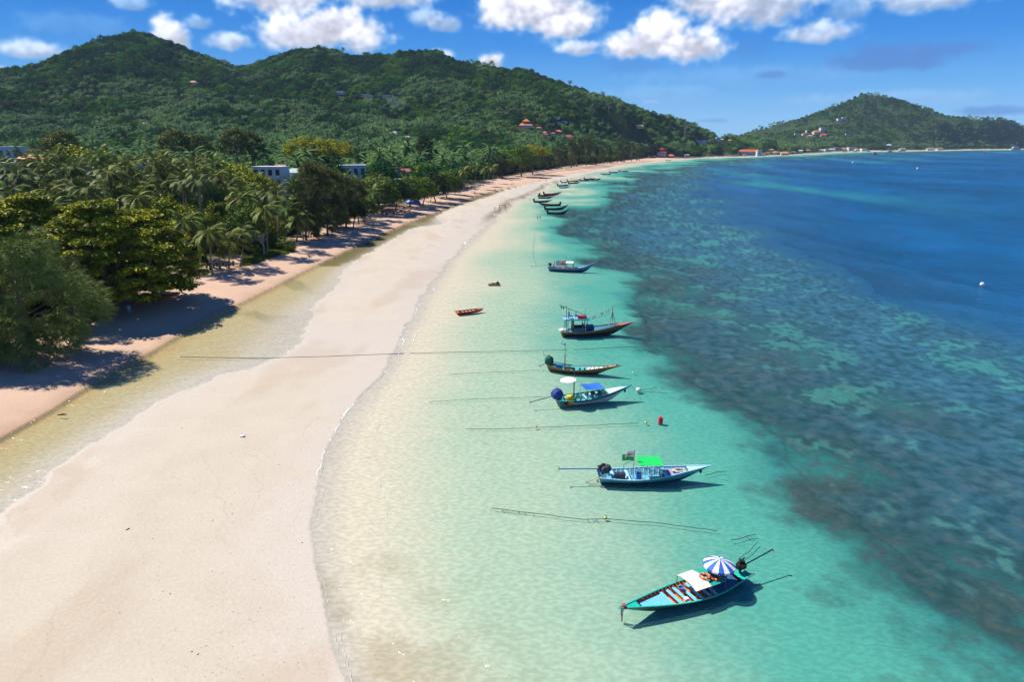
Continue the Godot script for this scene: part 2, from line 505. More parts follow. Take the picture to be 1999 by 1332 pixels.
func ground_at(x: float, d: float) -> void:
	var f := clampf(log(maxf(d, D0) / D0) / log(D1 / D0), 0.0, 0.9999) * TABLE
	var i := int(f)
	f -= i
	var near := fine_noise.get_noise_2d(x, d)
	var wn := warp_noise.get_noise_2d(x, d)
	var wide := clampf(d / 120.0, 0.5, 3.0)
	var xv := lerpf(vl[i], vl[i + 1], f) + wn * 2.0 * wide
	if x < xv:
		g_k = 0
		var far := clampf((d - 450.0) / 200.0, 0.0, 1.0)
		var up := hill(x, d) * smoothstep(0.0, 1.0, (xv - x) / 170.0) if d > 480.0 else 0.0
		g_h = 1.7 + minf((xv - x) * 0.03, 1.3) + up
		var sandy := clampf(1.0 - (xv - x) / 9.0 + near * 0.8, 0.0, 1.0) * clampf(1.0 - d / 900.0, 0.0, 1.0)
		g_c = SOIL.lerp(Color(0.035, 0.07, 0.015), clampf(0.5 + patch_noise.get_noise_2d(x, d) * 1.5, 0.0, 1.0)).lerp(DRY, sandy)
		return
	var xl := lerpf(cl[i], cl[i + 1], f)
	var xr := lerpf(cr[i], cr[i + 1], f)
	xr += near * clampf(minf((xr - xl) * 0.2, 1.2), 0.0, 1.2)
	var xs := lerpf(s0[i], s0[i + 1], f) + near * 0.7 * wide + wn * 1.2 * wide
	if x < xl:
		var u := clampf((xl - x) / maxf(xl - xv, 1.0), 0.0, 1.0)
		g_h = 0.05 + 1.6 * pow(u, 1.15) + near * 0.05
		g_k = 1
		if d > 1300.0:   # rocks and scrub along the far shore, a few short beaches between
			var rocky := clampf(0.95 - patch_noise.get_noise_2d(x * 0.12, d * 0.03) * 2.6, 0.0, 1.0)
			g_c = DRY.lerp(Color(0.10, 0.085, 0.06), rocky)
			return
		var edge := clampf(1.0 - (xl - x) / (2.2 + near), 0.0, 1.0)
		g_c = DRY.lerp(DAMP, clampf((1.0 - u * 2.6 + near * 0.5), 0.0, 1.0) * 0.75)
		g_c = g_c.lerp(Color(0.30, 0.19, 0.12), edge * 0.5)
		g_c = g_c.lerp(Color(0.33, 0.25, 0.18), clampf(patch_noise.get_noise_2d(x * 1.5, d * 1.5) * 1.2, 0.0, 0.5) * u)
		return
	var dip := 0.0
	if d > 78.0 and d < 132.0:
		dip = smoothstep(76.0, 101.0, d + near * 3.0) * (1.0 - smoothstep(107.0, 126.0, d + near * 4.0))
	if x < xr:
		var w := xr - xl
		var e := (x - xl) / maxf(w, 0.1)
		var deep := minf(0.34, 0.10 * w)
		var a := smoothstep(0.0, 0.03, e) * (1.0 - smoothstep(0.55, 1.0, e))
		g_h = 0.03 - (deep + 0.05) * maxf(a, dip * 0.5 * smoothstep(0.0, 0.1, e))
		g_k = 3 if g_h < 0.012 else 2
		var streak := patch_noise.get_noise_2d(x * 1.6 + d * 0.9, d * 0.5 - x * 0.3)
		g_c = OCHRE.lerp(OLIVE, clampf(smoothstep(0.0, 0.25, e) + near * 0.5, 0.0, 1.0))
		g_c = g_c.lerp(Color(0.13, 0.11, 0.035), clampf(streak * 2.0 - 0.3, 0.0, 0.4))
		if w < 22.0 and d > 170.0:
			g_c = g_c.lerp(Color(0.12, 0.088, 0.022), clampf((22.0 - w) / 14.0, 0.0, 0.85))
		var fade := clampf(smoothstep(0.30, 1.0, e + near * 0.12), 0.0, 1.0)
		g_c = g_c.lerp(WET, fade if w > 8.0 else fade * 0.3)
		return
	if x < xs:
		var e1 := x - xr
		var e2 := xs - x
		g_h = 0.012 + 0.24 * (1.0 - exp(-minf(e1 * 0.10, e2 * 0.06))) * (1.0 - dip * 0.88) + near * 0.008
		g_k = 3 if g_h < -0.012 else 1
		g_c = BAR * (1.0 + 0.05 * near)
		var tide := absf(fposmod(e2 * 0.22 + wn * 1.6 + near * 0.35, 1.0) - 0.5)     # faint wrack lines left by the falling tide
		g_c = g_c.lerp(Color(0.36, 0.29, 0.22), clampf(1.0 - tide * 26.0, 0.0, 1.0) * clampf(0.35 + patch_noise.get_noise_2d(x * 0.7, d * 0.7) * 1.6, 0.0, 0.55) * clampf(1.3 - d / 110.0, 0.0, 1.0))
		var wet := clampf(1.0 - e2 / (12.0 * wide) + near * 0.5 + wn * 0.5, 0.0, 1.0)
		wet = maxf(wet, clampf(1.0 - e1 / 8.0 + near * 0.4, 0.0, 1.0) * 0.8)
		wet = maxf(wet, dip)
		if wet > 0.62 and g_k == 1:
			g_k = 2
		g_c = g_c.lerp(WET, wet)
		g_c = g_c.lerp(Color(0.36, 0.28, 0.20), clampf(patch_noise.get_noise_2d(x * 2.0, d * 0.8) * 1.3 - 0.15, 0.0, 0.35))
		if d > 240.0 and d < 620.0:   # weed and dark silt along the far water's edge
			g_c = g_c.lerp(Color(0.15, 0.115, 0.055), 0.8 * clampf(1.15 - absf(e2 - 2.2) / 3.0 + near * 0.6, 0.0, 1.0) * smoothstep(240.0, 300.0, d) * (1.0 - smoothstep(520.0, 620.0, d)))
		return
	# under the sea
	g_k = 3
	var reach := clampf(d / 60.0, 0.7, 12.0)
	var dw := d + warp_noise.get_noise_2d(x * 0.6 + 300.0, d * 0.6) * 6.0 * reach
	var xw := x + warp_noise.get_noise_2d(x * 0.7, d * 0.7 + 500.0) * 5.0 * reach * clampf((x - xs) / 20.0, 0.0, 1.0) + near * clampf((x - xs) / 8.0, 0.0, 2.0)
	f = clampf(log(maxf(dw, D0) / D0) / log(D1 / D0), 0.0, 0.9999) * TABLE
	i = int(f)
	f -= i
	var x1 := maxf(lerpf(t1[i], t1[i + 1], f), xs + 0.5)
	var x2 := maxf(lerpf(t2[i], t2[i + 1], f), x1 + 0.5)
	var x3 := maxf(lerpf(re[i], re[i + 1], f), x2 + 0.5)
	var x4 := maxf(lerpf(de[i], de[i + 1], f), x3 + 0.5)
	var off := x - xs
	var mottle := patch_noise.get_noise_2d(x, d)
	var grit := reef_noise.get_noise_2d(x, d * (1.0 if d < 200.0 else 0.6))
	if xw < x1:
		var u := (xw - xs) / (x1 - xs)
		g_h = -0.02 - 0.20 * clampf(u * 1.6, 0.0, 1.0)
		g_c = WET.lerp(PALE, clampf(u * 5.0, 0.0, 1.0)).lerp(MINT, smoothstep(0.15, 1.0, u))
		var weed := clampf(mottle * 2.4 + near * 0.7 - 0.42, 0.0, 0.55) * clampf(1.0 - u * 0.8, 0.0, 1.0) * clampf(1.6 - d / 50.0, 0.0, 1.0)
		g_c = g_c.lerp(Color(0.25, 0.19, 0.09), weed)
	elif xw < x2:
		var u := (xw - x1) / (x2 - x1)
		g_h = -0.22 - 0.06 * u
		g_c = MINT.lerp(TURQ, smoothstep(0.0, 1.0, u))
	elif xw < x4:
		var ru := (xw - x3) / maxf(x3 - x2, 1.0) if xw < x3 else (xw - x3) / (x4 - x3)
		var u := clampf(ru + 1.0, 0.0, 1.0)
		g_h = -0.28 - 0.7 * u * u - 1.2 * maxf(ru, 0.0) + (grit * 0.3 if ru > 0.0 else 0.0)
		var open_water := TURQ.lerp(TEAL, smoothstep(0.0, 0.9, u))
		var knobs := coral_noise.get_noise_2d(x, d)
		var rough := grit * 0.9 + mottle * 1.25 + knobs * 0.55
		var reef_tone := REEF_DARK.lerp(REEF_BLUE, clampf(ru * 2.2 + mottle * 0.5, 0.0, 1.0))  # blue of deeper water and reflected sky put into the reef colour
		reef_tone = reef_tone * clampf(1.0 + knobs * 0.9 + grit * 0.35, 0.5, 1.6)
		var cover := clampf(smoothstep(-0.95, 0.36, ru) * 1.48 - 0.20 + rough * (0.72 - 0.22 * smoothstep(0.1, 0.5, ru)), 0.0, 1.0)
		var brown := clampf(reef_noise.get_noise_2d(x * 0.7 + 90.0, d * 0.7) * 2.0 - 0.1, 0.0, 1.0) * (1.0 - smoothstep(0.1, 0.5, ru))
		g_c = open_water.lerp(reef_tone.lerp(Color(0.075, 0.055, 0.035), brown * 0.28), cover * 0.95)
		var gap := clampf((grit * 1.2 + knobs * 0.8 - mottle * 0.9 - 0.34) * 3.0, 0.0, 1.0) * smoothstep(-0.1, 0.1, ru)     # sand between the corals
		g_c = g_c.lerp(TEAL.lerp(TURQ, 0.4), gap * 0.6)
		g_c = g_c.lerp(Color(0.065, 0.047, 0.045), clampf(knobs * 2.0 - 0.35, 0.0, 0.32) * (1.0 - smoothstep(0.2, 0.6, ru)) * cover)
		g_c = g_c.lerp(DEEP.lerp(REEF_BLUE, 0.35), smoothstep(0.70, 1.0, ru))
	else:
		var u := clampf((xw - x4) / (30.0 + d * 0.12), 0.0, 1.0)
		g_h = -2.3 - 7.0 * u
		g_c = DEEP.lerp(REEF_BLUE, 0.35 * (1.0 - u))
		g_c = g_c * (1.0 + 0.55 * patch_noise.get_noise_2d(x * 0.16, d * 0.10) + 0.3 * mottle)
		if d > 320.0:   # pale sand bottom farther out
			var pale := clampf(patch_noise.get_noise_2d(x * 0.12, d * 0.05) * 3.0 - 0.15, 0.0, 1.0) * (1.0 - smoothstep(90.0, 260.0, xw - x4)) * smoothstep(320.0, 600.0, d)
			g_c = g_c.lerp(Color(0.02, 0.21, 0.24), pale * 0.8)

func make_ground() -> void:
	make_curves()
	make_ridges()
	var ds := [2.0, 8.0, 14.0, 18.0]
	while ds[-1] < 4300.0:
		var d: float = ds[-1]
		ds.append(d + clampf((d * d + 900.0) / 30.0 / 683.0 * 1.5, 0.22, 22.0))
	var cols := 620
	var span := 1.04
	var w := cols + 1
	var pos := PackedVector3Array()
	var col := PackedColorArray()
	var kind := PackedByteArray()
	for d in ds:
		for k in w:
			var u := (2.0 * k / cols - 1.0) * span
			var x: float = u * (d * 0.74 + 11.0)
			ground_at(x, d)
			pos.append(Vector3(x, g_h, -d))
			col.append(g_c)
			kind.append(g_k)
	# smooth normals from the neighbours
	var nor := PackedVector3Array()
	nor.resize(pos.size())
	var rows := ds.size()
	for r in rows:
		for k in w:
			var i := r * w + k
			var e := pos[i + 1 if k < cols else i] - pos[i - 1 if k > 0 else i]
			var s := pos[i + w if r < rows - 1 else i] - pos[i - w if r > 0 else i]
			nor[i] = e.cross(s).normalized()
	var index := [PackedInt32Array(), PackedInt32Array(), PackedInt32Array(), PackedInt32Array()]
	for r in rows - 1:
		for k in cols:
			var i := r * w + k
			var m: int = kind[i]
			index[m].append_array(PackedInt32Array([i, i + w, i + 1, i + 1, i + w, i + w + 1]))
	var sand := StandardMaterial3D.new()
	sand.vertex_color_use_as_albedo = true
	sand.roughness = 0.95
	sand.metallic_specular = 0.2
	sand.albedo_texture = noise_texture(noise_of(31, 0.03, 5), 1024, Color(0.965, 0.96, 0.955), Color(1, 1, 1), 0.25, 0.75)
	sand.uv1_triplanar = true
	sand.uv1_world_triplanar = true
	sand.uv1_scale = Vector3(0.11, 0.11, 0.075)
	sand.normal_enabled = true
	sand.normal_texture = normal_texture(noise_of(32, 0.03, 6), 1024, 5.0)
	sand.normal_scale = 0.09
	var wet: StandardMaterial3D = sand.duplicate()
	wet.roughness = 0.55
	wet.metallic_specular = 0.3
	wet.normal_scale = 0.12
	var bed: StandardMaterial3D = sand.duplicate()
	bed.roughness = 1.0
	bed.metallic_specular = 0.0
	bed.albedo_texture = noise_texture(noise_of(33, 0.02, 6), 1024, Color(0.91, 0.91, 0.91), Color(1, 1, 1), 0.25, 0.75)
	bed.uv1_scale = Vector3(0.06, 0.06, 0.10)
	var soil: StandardMaterial3D = sand.duplicate()
	soil.normal_scale = 1.0
	var names := ["ground", "beach", "wet_sand", "seabed"]
	var mats := [soil, sand, wet, bed]
	for m in 4:
		var used := {}
		var vv := PackedVector3Array()
		var nn := PackedVector3Array()
		var cc := PackedColorArray()
		var ii := PackedInt32Array()
		var map := PackedInt32Array()
		map.resize(pos.size())
		map.fill(-1)
		for i in index[m]:
			if map[i] < 0:
				map[i] = vv.size()
				vv.append(pos[i])
				nn.append(nor[i] if nor[i].y > 0.0 else -nor[i])
				cc.append(col[i])
			ii.append(map[i])
		var a := []
		a.resize(Mesh.ARRAY_MAX)
		a[Mesh.ARRAY_VERTEX] = vv
		a[Mesh.ARRAY_NORMAL] = nn
		a[Mesh.ARRAY_COLOR] = cc
		a[Mesh.ARRAY_INDEX] = ii
		var mesh := ArrayMesh.new()
		mesh.add_surface_from_arrays(Mesh.PRIMITIVE_TRIANGLES, a)
		structure(names[m], mesh, mats[m])

func make_water() -> void:
	var m := StandardMaterial3D.new()
	m.transparency = BaseMaterial3D.TRANSPARENCY_ALPHA
	m.albedo_color = Color(0.10, 0.30, 0.28, 0.07).linear_to_srgb()
	m.roughness = 0.13
	m.metallic_specular = 0.23
	m.normal_enabled = true
	m.uv1_triplanar = true
	m.uv1_world_triplanar = true
	m.uv1_scale = Vector3(1.0 / 34.0, 1.0, 1.0 / 21.0)
	m.normal_texture = normal_texture(noise_of(41, 0.008, 6), 1024, 14.0)
	m.normal_scale = 1.0
	var b := MB.new()
	b.face(Vector3(-3600, 0, 20), Vector3(3600, 0, 20), Vector3(3600, 0, -3400), Vector3(-3600, 0, -3400), Vector3.UP)
	structure("water", b.done(), m)
# ---------- plants ----------
var bark_mat: StandardMaterial3D
var grey_bark: StandardMaterial3D
var leaf_mat: StandardMaterial3D
var far_leaf: StandardMaterial3D

func make_plant_materials() -> void:
	bark_mat = StandardMaterial3D.new()
	bark_mat.albedo_color = lin(0.20, 0.165, 0.125)
	bark_mat.roughness = 0.95
	bark_mat.albedo_texture = noise_texture(noise_of(61, 0.05, 4), 256, Color(0.6, 0.58, 0.55), Color(1, 1, 1))
	bark_mat.uv1_triplanar = true
	bark_mat.uv1_scale = Vector3(0.6, 2.5, 0.6)
	grey_bark = bark_mat.duplicate()
	grey_bark.albedo_color = lin(0.33, 0.30, 0.26)
	leaf_mat = StandardMaterial3D.new()
	leaf_mat.vertex_color_use_as_albedo = true
	leaf_mat.roughness = 0.55
	leaf_mat.metallic_specular = 0.22
	leaf_mat.backlight_enabled = true
	leaf_mat.backlight = Color(0.42, 0.42, 0.32)
	leaf_mat.cull_mode = BaseMaterial3D.CULL_DISABLED
	far_leaf = leaf_mat.duplicate()
	far_leaf.roughness = 0.7
	far_leaf.metallic_specular = 0.1

# --- coconut palm: fronds on a crown, each with two rows of hanging leaflets
func palm_crown(seed_value: int, fronds: int, length: float, stations: int, tone: Color, wind: float = 0.25) -> ArrayMesh:
	var r := RandomNumberGenerator.new()
	r.seed = seed_value
	var b := MB.new()
	for i in fronds:
		var age := float(i) / fronds                    # 0 young and upright, 1 old and hanging
		var az := i * 2.399 + r.randf_range(-0.25, 0.25)
		var el := lerpf(1.3, -0.75, pow(age, 0.8)) + r.randf_range(-0.22, 0.22)
		var ln := length * r.randf_range(0.75, 1.15) * (0.75 + 0.35 * sin(PI * clampf(age + 0.15, 0.0, 1.0)))
		var dir := Vector3(cos(az) * cos(el), sin(el), sin(az) * cos(el))
		var p := Vector3(0, 0.0, 0) + Vector3(cos(az), 0, sin(az)) * 0.12
		var pts := [p]
		var steps := 9
		for s in steps:
			var t := (s + 1.0) / steps
			dir = (dir + Vector3(wind * 0.20, -0.07 - 0.24 * t * t * (1.0 - age * 0.4), 0.03)).normalized()
			p += dir * ln / steps
			pts.append(p)
		var c := tone.lerp(Color(0.145, 0.135, 0.03), r.randf() * 0.35 + maxf(age - 0.7, 0.0) * 1.0)
		if age > 0.93 and r.randf() < 0.6:
			c = Color(0.17, 0.11, 0.05)                   # a dead frond
		c = c * r.randf_range(0.65, 1.4)
		b.col = c * 1.25
		for s in steps:
			var a: Vector3 = pts[s]
			var e: Vector3 = pts[s + 1]
			var side := (e - a).cross(Vector3.UP).normalized() * 0.05 * (1.0 - float(s) / steps)
			b.tri(a - side, e, a + side)
		for s in stations:
			var t := 0.13 + 0.87 * s / stations
			var f := t * steps
			var k := mini(int(f), steps - 1)
			var a: Vector3 = pts[k].lerp(pts[k + 1], f - k)
			var along: Vector3 = (pts[k + 1] - pts[k]).normalized()
			var side := along.cross(Vector3.UP).normalized()
			if side.length() < 0.5:
				side = Vector3.RIGHT
			var over := side.cross(along).normalized()
			var ll := ln * 0.21 * (0.35 + sin(PI * clampf(t * 0.92, 0.0, 1.0))) * r.randf_range(0.85, 1.1)
			var width := length * 0.046
			for q in [-1.0, 1.0]:
				var out: Vector3 = (side * q * 0.8 + along * 0.55 + over * 0.10).normalized()
				var m := a + out * ll * 0.55 + Vector3.DOWN * ll * 0.12
				var tip := a + out * ll * 0.85 + Vector3.DOWN * ll * (0.50 + 0.25 * age)
				var w2 := along * width
				var shade := r.randf_range(0.8, 1.2)
				b.col = Color(c.r * shade, c.g * shade, c.b * shade)
				b.tri(a - w2 * 0.4, m + w2 * 0.5, a + w2 * 0.5)
				b.tri(a - w2 * 0.4, m - w2 * 0.5, m + w2 * 0.5)
				b.tri(m - w2 * 0.5, tip, m + w2 * 0.5)
	# coconuts under the crown
	b.col = Color(0.12, 0.11, 0.03)
	for i in 5:
		var az := i * 1.25
		b.ball(Vector3(cos(az) * 0.28, -0.35, sin(az) * 0.28), Vector3(0.15, 0.18, 0.15), 4, 5)
	return b.done(false, true)

func palm_trunk(height: float, lean: Vector2, r0: float = 0.19) -> ArrayMesh:
	var b := MB.new()
	var path := []
	var radii := []
	for i in 11:
		var t := i / 10.0
		path.append(Vector3(lean.x * (1.0 - pow(1.0 - t, 1.7)) * 0.75 + lean.x * t * 0.25, height * t - 0.3 * (1.0 - t), lean.y * (1.0 - pow(1.0 - t, 1.7))))
		radii.append(r0 * (1.45 - 0.45 * minf(t * 6.0, 1.0)) * (1.0 - 0.35 * t))
	b.tube(path, radii, 7, false)
	return b.done()

# --- a crown of many leaves: boughs carry clumps, clumps carry leaves
func leafy(seed_value: int, clumps: Array, per: int, leaf: float, low: Color, high: Color, flat: float = 0.75, upness: float = 0.6) -> ArrayMesh:
	# clumps: [centre, radius]
	var r := RandomNumberGenerator.new()
	r.seed = seed_value
	var b := MB.new()
	for cl_ in clumps:
		var at: Vector3 = cl_[0]
		var rad: float = cl_[1]
		var tone := low.lerp(high, r.randf())
		for i in int(per * rad * rad):
			var q := Vector3(r.randfn(), r.randfn(), r.randfn()).normalized()
			var k := pow(r.randf(), 0.45)
			var p := at + Vector3(q.x, q.y * flat, q.z) * rad * k
			var nrm := (q * 0.6 + Vector3.UP * upness + Vector3(r.randfn(), r.randfn(), r.randfn()) * 0.45).normalized()
			var t := nrm.cross(Vector3(r.randfn(), r.randfn(), r.randfn())).normalized()
			var s := nrm.cross(t)
			var l := leaf * r.randf_range(0.7, 1.3)
			var v := r.randf_range(0.7, 1.25)
			b.col = Color(tone.r * v * r.randf_range(0.9, 1.15), tone.g * v, tone.b * v)
			var droop := -nrm * l * 0.18
			b.tri(p - t * l * 0.5 + droop, p + s * l * 0.36, p + t * l * 0.5 + droop)
			b.tri(p - t * l * 0.5 + droop, p + t * l * 0.5 + droop, p - s * l * 0.36)
	return b.done(false, true)

func boughs(seed_value: int, height: float, radius: float, fork: float, count: int, r0: float) -> ArrayMesh:   # trunk and limbs
	var r := RandomNumberGenerator.new()
	r.seed = seed_value
	var b := MB.new()
	var top := Vector3(r.randf_range(-0.5, 0.5), fork, r.randf_range(-0.5, 0.5))
	b.tube([Vector3(0, -0.4, 0), Vector3(0, 0.4, 0), top * 0.55, top], [r0 * 1.5, r0 * 1.1, r0, r0 * 0.85], 8, false)
	for i in count:
		var az := i * TAU / count + r.randf_range(-0.4, 0.4)
		var reach := radius * r.randf_range(0.55, 0.85)
		var end := Vector3(cos(az) * reach, lerpf(fork, height, r.randf_range(0.45, 0.85)), sin(az) * reach)
		var mid := top.lerp(end, 0.5) + Vector3(0, (height - fork) * 0.12, 0)
		b.tube([top - Vector3(0, 0.3, 0), mid, end], [r0 * 0.6, r0 * 0.35, r0 * 0.1], 5, false)
		for j in 2:
			var a2 := az + r.randf_range(-0.9, 0.9)
			b.tube([mid, mid + Vector3(cos(a2) * reach * 0.4, (height - fork) * 0.22, sin(a2) * reach * 0.4)], [r0 * 0.28, r0 * 0.06], 4, false)
	return b.done()

func dome(seed_value: int, height: float, radius: float, fork: float, count: int, size: float) -> Array:
	var r := RandomNumberGenerator.new()
	r.seed = seed_value
	var out := []
	for i in count:
		var az := i * 2.399
		var t := (i + 0.5) / count
		var up := 1.0 - t * 1.25
		var rr := sqrt(maxf(1.0 - up * up, 0.0)) * r.randf_range(0.65, 1.05)
		var y := lerpf(fork, height, 0.42) + up * (height - fork) * 0.52
		out.append([Vector3(cos(az) * rr * radius, y + r.randf_range(-0.5, 0.5), sin(az) * rr * radius), size * r.randf_range(0.7, 1.25)])
	return out

# --- sea almond: flat tiers of big leaves in rosettes
func tiers(seed_value: int, height: float, radius: float, low_y: float) -> Array:
	var r := RandomNumberGenerator.new()
	r.seed = seed_value
	var out := []
	var levels := 7
	for k in levels:
		var t := float(k) / (levels - 1)
		var y := lerpf(low_y, height, t)
		var reach := radius * (1.0 - pow(t, 2.2) * 0.72) * (0.82 + 0.18 * minf(t * 4.0, 1.0))
		var n := int(5 + reach * 2.4)
		for i in n:
			var az := TAU * i / n + k * 1.3 + r.randf_range(-0.25, 0.25)
			var d := reach * r.randf_range(0.72, 1.08)
			out.append([Vector3(cos(az) * d, y + r.randf_range(-0.8, 0.8) - d * 0.05, sin(az) * d), r.randf_range(1.2, 1.9)])
		for i in int(n * 0.6):
			var az := r.randf() * TAU
			var d := reach * r.randf_range(0.15, 0.65)
			out.append([Vector3(cos(az) * d, y + r.randf_range(-0.3, 0.9), sin(az) * d), r.randf_range(1.2, 1.8)])
	return out

func almond_crown(seed_value: int, height: float, radius: float, low_y: float, per: int, leaf: float) -> ArrayMesh:
	return leafy(seed_value, tiers(seed_value, height, radius, low_y), per, leaf, Color(0.13, 0.17, 0.012), Color(0.34, 0.34, 0.016), 0.30, 1.3)

# --- casuarina: drooping sprays of needles
func casuarina_crown(seed_value: int, height: float, radius: float, low_y: float, sprays: int, strands: int, len_: float, width: float, tone: Color) -> ArrayMesh:
	var r := RandomNumberGenerator.new()
	r.seed = seed_value
	var b := MB.new()
	var lobes := []
	for i in 26:
		var t := pow(r.randf(), 0.9)
		var az := i * 2.399
		var reach := radius * (0.25 + 0.85 * sin(PI * clampf(0.16 + t * 0.80, 0.0, 1.0))) * r.randf_range(0.55, 1.0)
		lobes.append([Vector3(cos(az) * reach * 0.75, lerpf(low_y, height * 0.94, t), sin(az) * reach * 0.75), radius * r.randf_range(0.20, 0.34)])
	for i in sprays:
		var lobe: Array = lobes[i % lobes.size()]
		var q := Vector3(r.randfn(), r.randfn() * 0.75, r.randfn()).normalized() * pow(r.randf(), 0.5)
		var at: Vector3 = lobe[0] + q * lobe[1]
		var out := (Vector3(at.x, 0, at.z).normalized() + q + Vector3(0.25, 0.35, 0)).normalized()
		var v := r.randf_range(0.7, 1.25)
		for k in strands:
			var dir := (out + Vector3(r.randfn(), r.randfn(), r.randfn()) * 0.45).normalized()
			var l := len_ * r.randf_range(0.6, 1.2)
			var side := dir.cross(Vector3(r.randfn(), r.randfn(), r.randfn())).normalized() * width
			var tip := at + dir * l + Vector3.DOWN * l * 0.35
			b.col = Color(tone.r * v * r.randf_range(0.85, 1.2), tone.g * v, tone.b * v)
			b.tri(at - side, tip, at + side)
	return b.done(false, true)

func casuarina_trunk(seed_value: int, height: float, radius: float, low_y: float, r0: float) -> ArrayMesh:
	var r := RandomNumberGenerator.new()
	r.seed = seed_value
	var b := MB.new()
	var bend := Vector3(r.randf_range(-0.8, 0.8), 0, r.randf_range(-0.6, 0.6))
	b.tube([Vector3(0, -0.4, 0), Vector3(0, height * 0.1, 0), bend + Vector3(0, height * 0.5, 0), bend * 1.3 + Vector3(0, height * 0.95, 0)], [r0 * 1.4, r0, r0 * 0.6, r0 * 0.1], 7, false)
	for i in 16:
		var t := lerpf(low_y / height, 0.85, i / 16.0)
		var az := i * 2.399
		var reach := radius * sin(PI * clampf(0.18 + t * 0.75, 0.0, 1.0)) * 0.8
		var a := bend * t * 1.3 + Vector3(0, height * t * 0.93, 0)
		b.tube([a, a + Vector3(cos(az) * reach * 0.5, reach * 0.22, sin(az) * reach * 0.5), a + Vector3(cos(az) * reach, reach * 0.20, sin(az) * reach)], [r0 * 0.3, r0 * 0.18, r0 * 0.05], 4, false)
	return b.done()

func plant(called: String, trunk: Mesh, crown: Mesh, bark: Material, leaf: Material, at: Vector3, crown_at: Vector3, turn: float, size: float, label: String, category: String, group: String) -> Node3D:
	var t := thing(called, label, category, at, turn, group)
	t.scale = Vector3.ONE * size
	piece("trunk", trunk, bark, t)
	piece("crown", crown, leaf, t, crown_at)
	return t

func copy_of(o: Node3D, at: Vector3, turn: float, size: float, label: String, group: String) -> Node3D:
	var c: Node3D = o.duplicate()
	c.name = numbered(String(o.name).rstrip("0123456789").rstrip("_"))
	add_child(c)
	c.position = at
	c.rotation.y = turn
	c.scale = Vector3.ONE * size
	c.set_meta("label", label)
	c.set_meta("group", group)
	return c

# --- the woods: everything too far or too many to pick apart
func wood(called: String, mesh: Mesh, where: Array, tints: Array, mat: Material) -> void:
	var mm := MultiMesh.new()
	mm.transform_format = MultiMesh.TRANSFORM_3D
	mm.use_colors = true
	mm.mesh = mesh
	mm.instance_count = where.size()
	for i in where.size():
		mm.set_instance_transform(i, where[i])
		mm.set_instance_color(i, tints[i])
	var o := MultiMeshInstance3D.new()
	o.multimesh = mm
	o.material_override = mat
	o.name = numbered(called)
	add_child(o)
	o.set_meta("kind", "stuff")

var clearings := []     # [x, d, radius, how far in front trees stay low]
func cleared(x: float, d: float) -> int:   # 2: a house stands here; 1: only low trees, a house looks out over them
	for c in clearings:
		var dx: float = x - c[0]
		var dd: float = d - c[1]
		if dx * dx + dd * dd < c[2] * c[2]:
			return 2
		if c[3] > 0.0 and dd < 0.0 and -dd < c[3]:     # keep the view to it open: it stands in a gap between the trees
			var line: float = c[0] * d / c[1]
			if absf(x - line) < c[2] * 0.8:
				return 1
	return 0

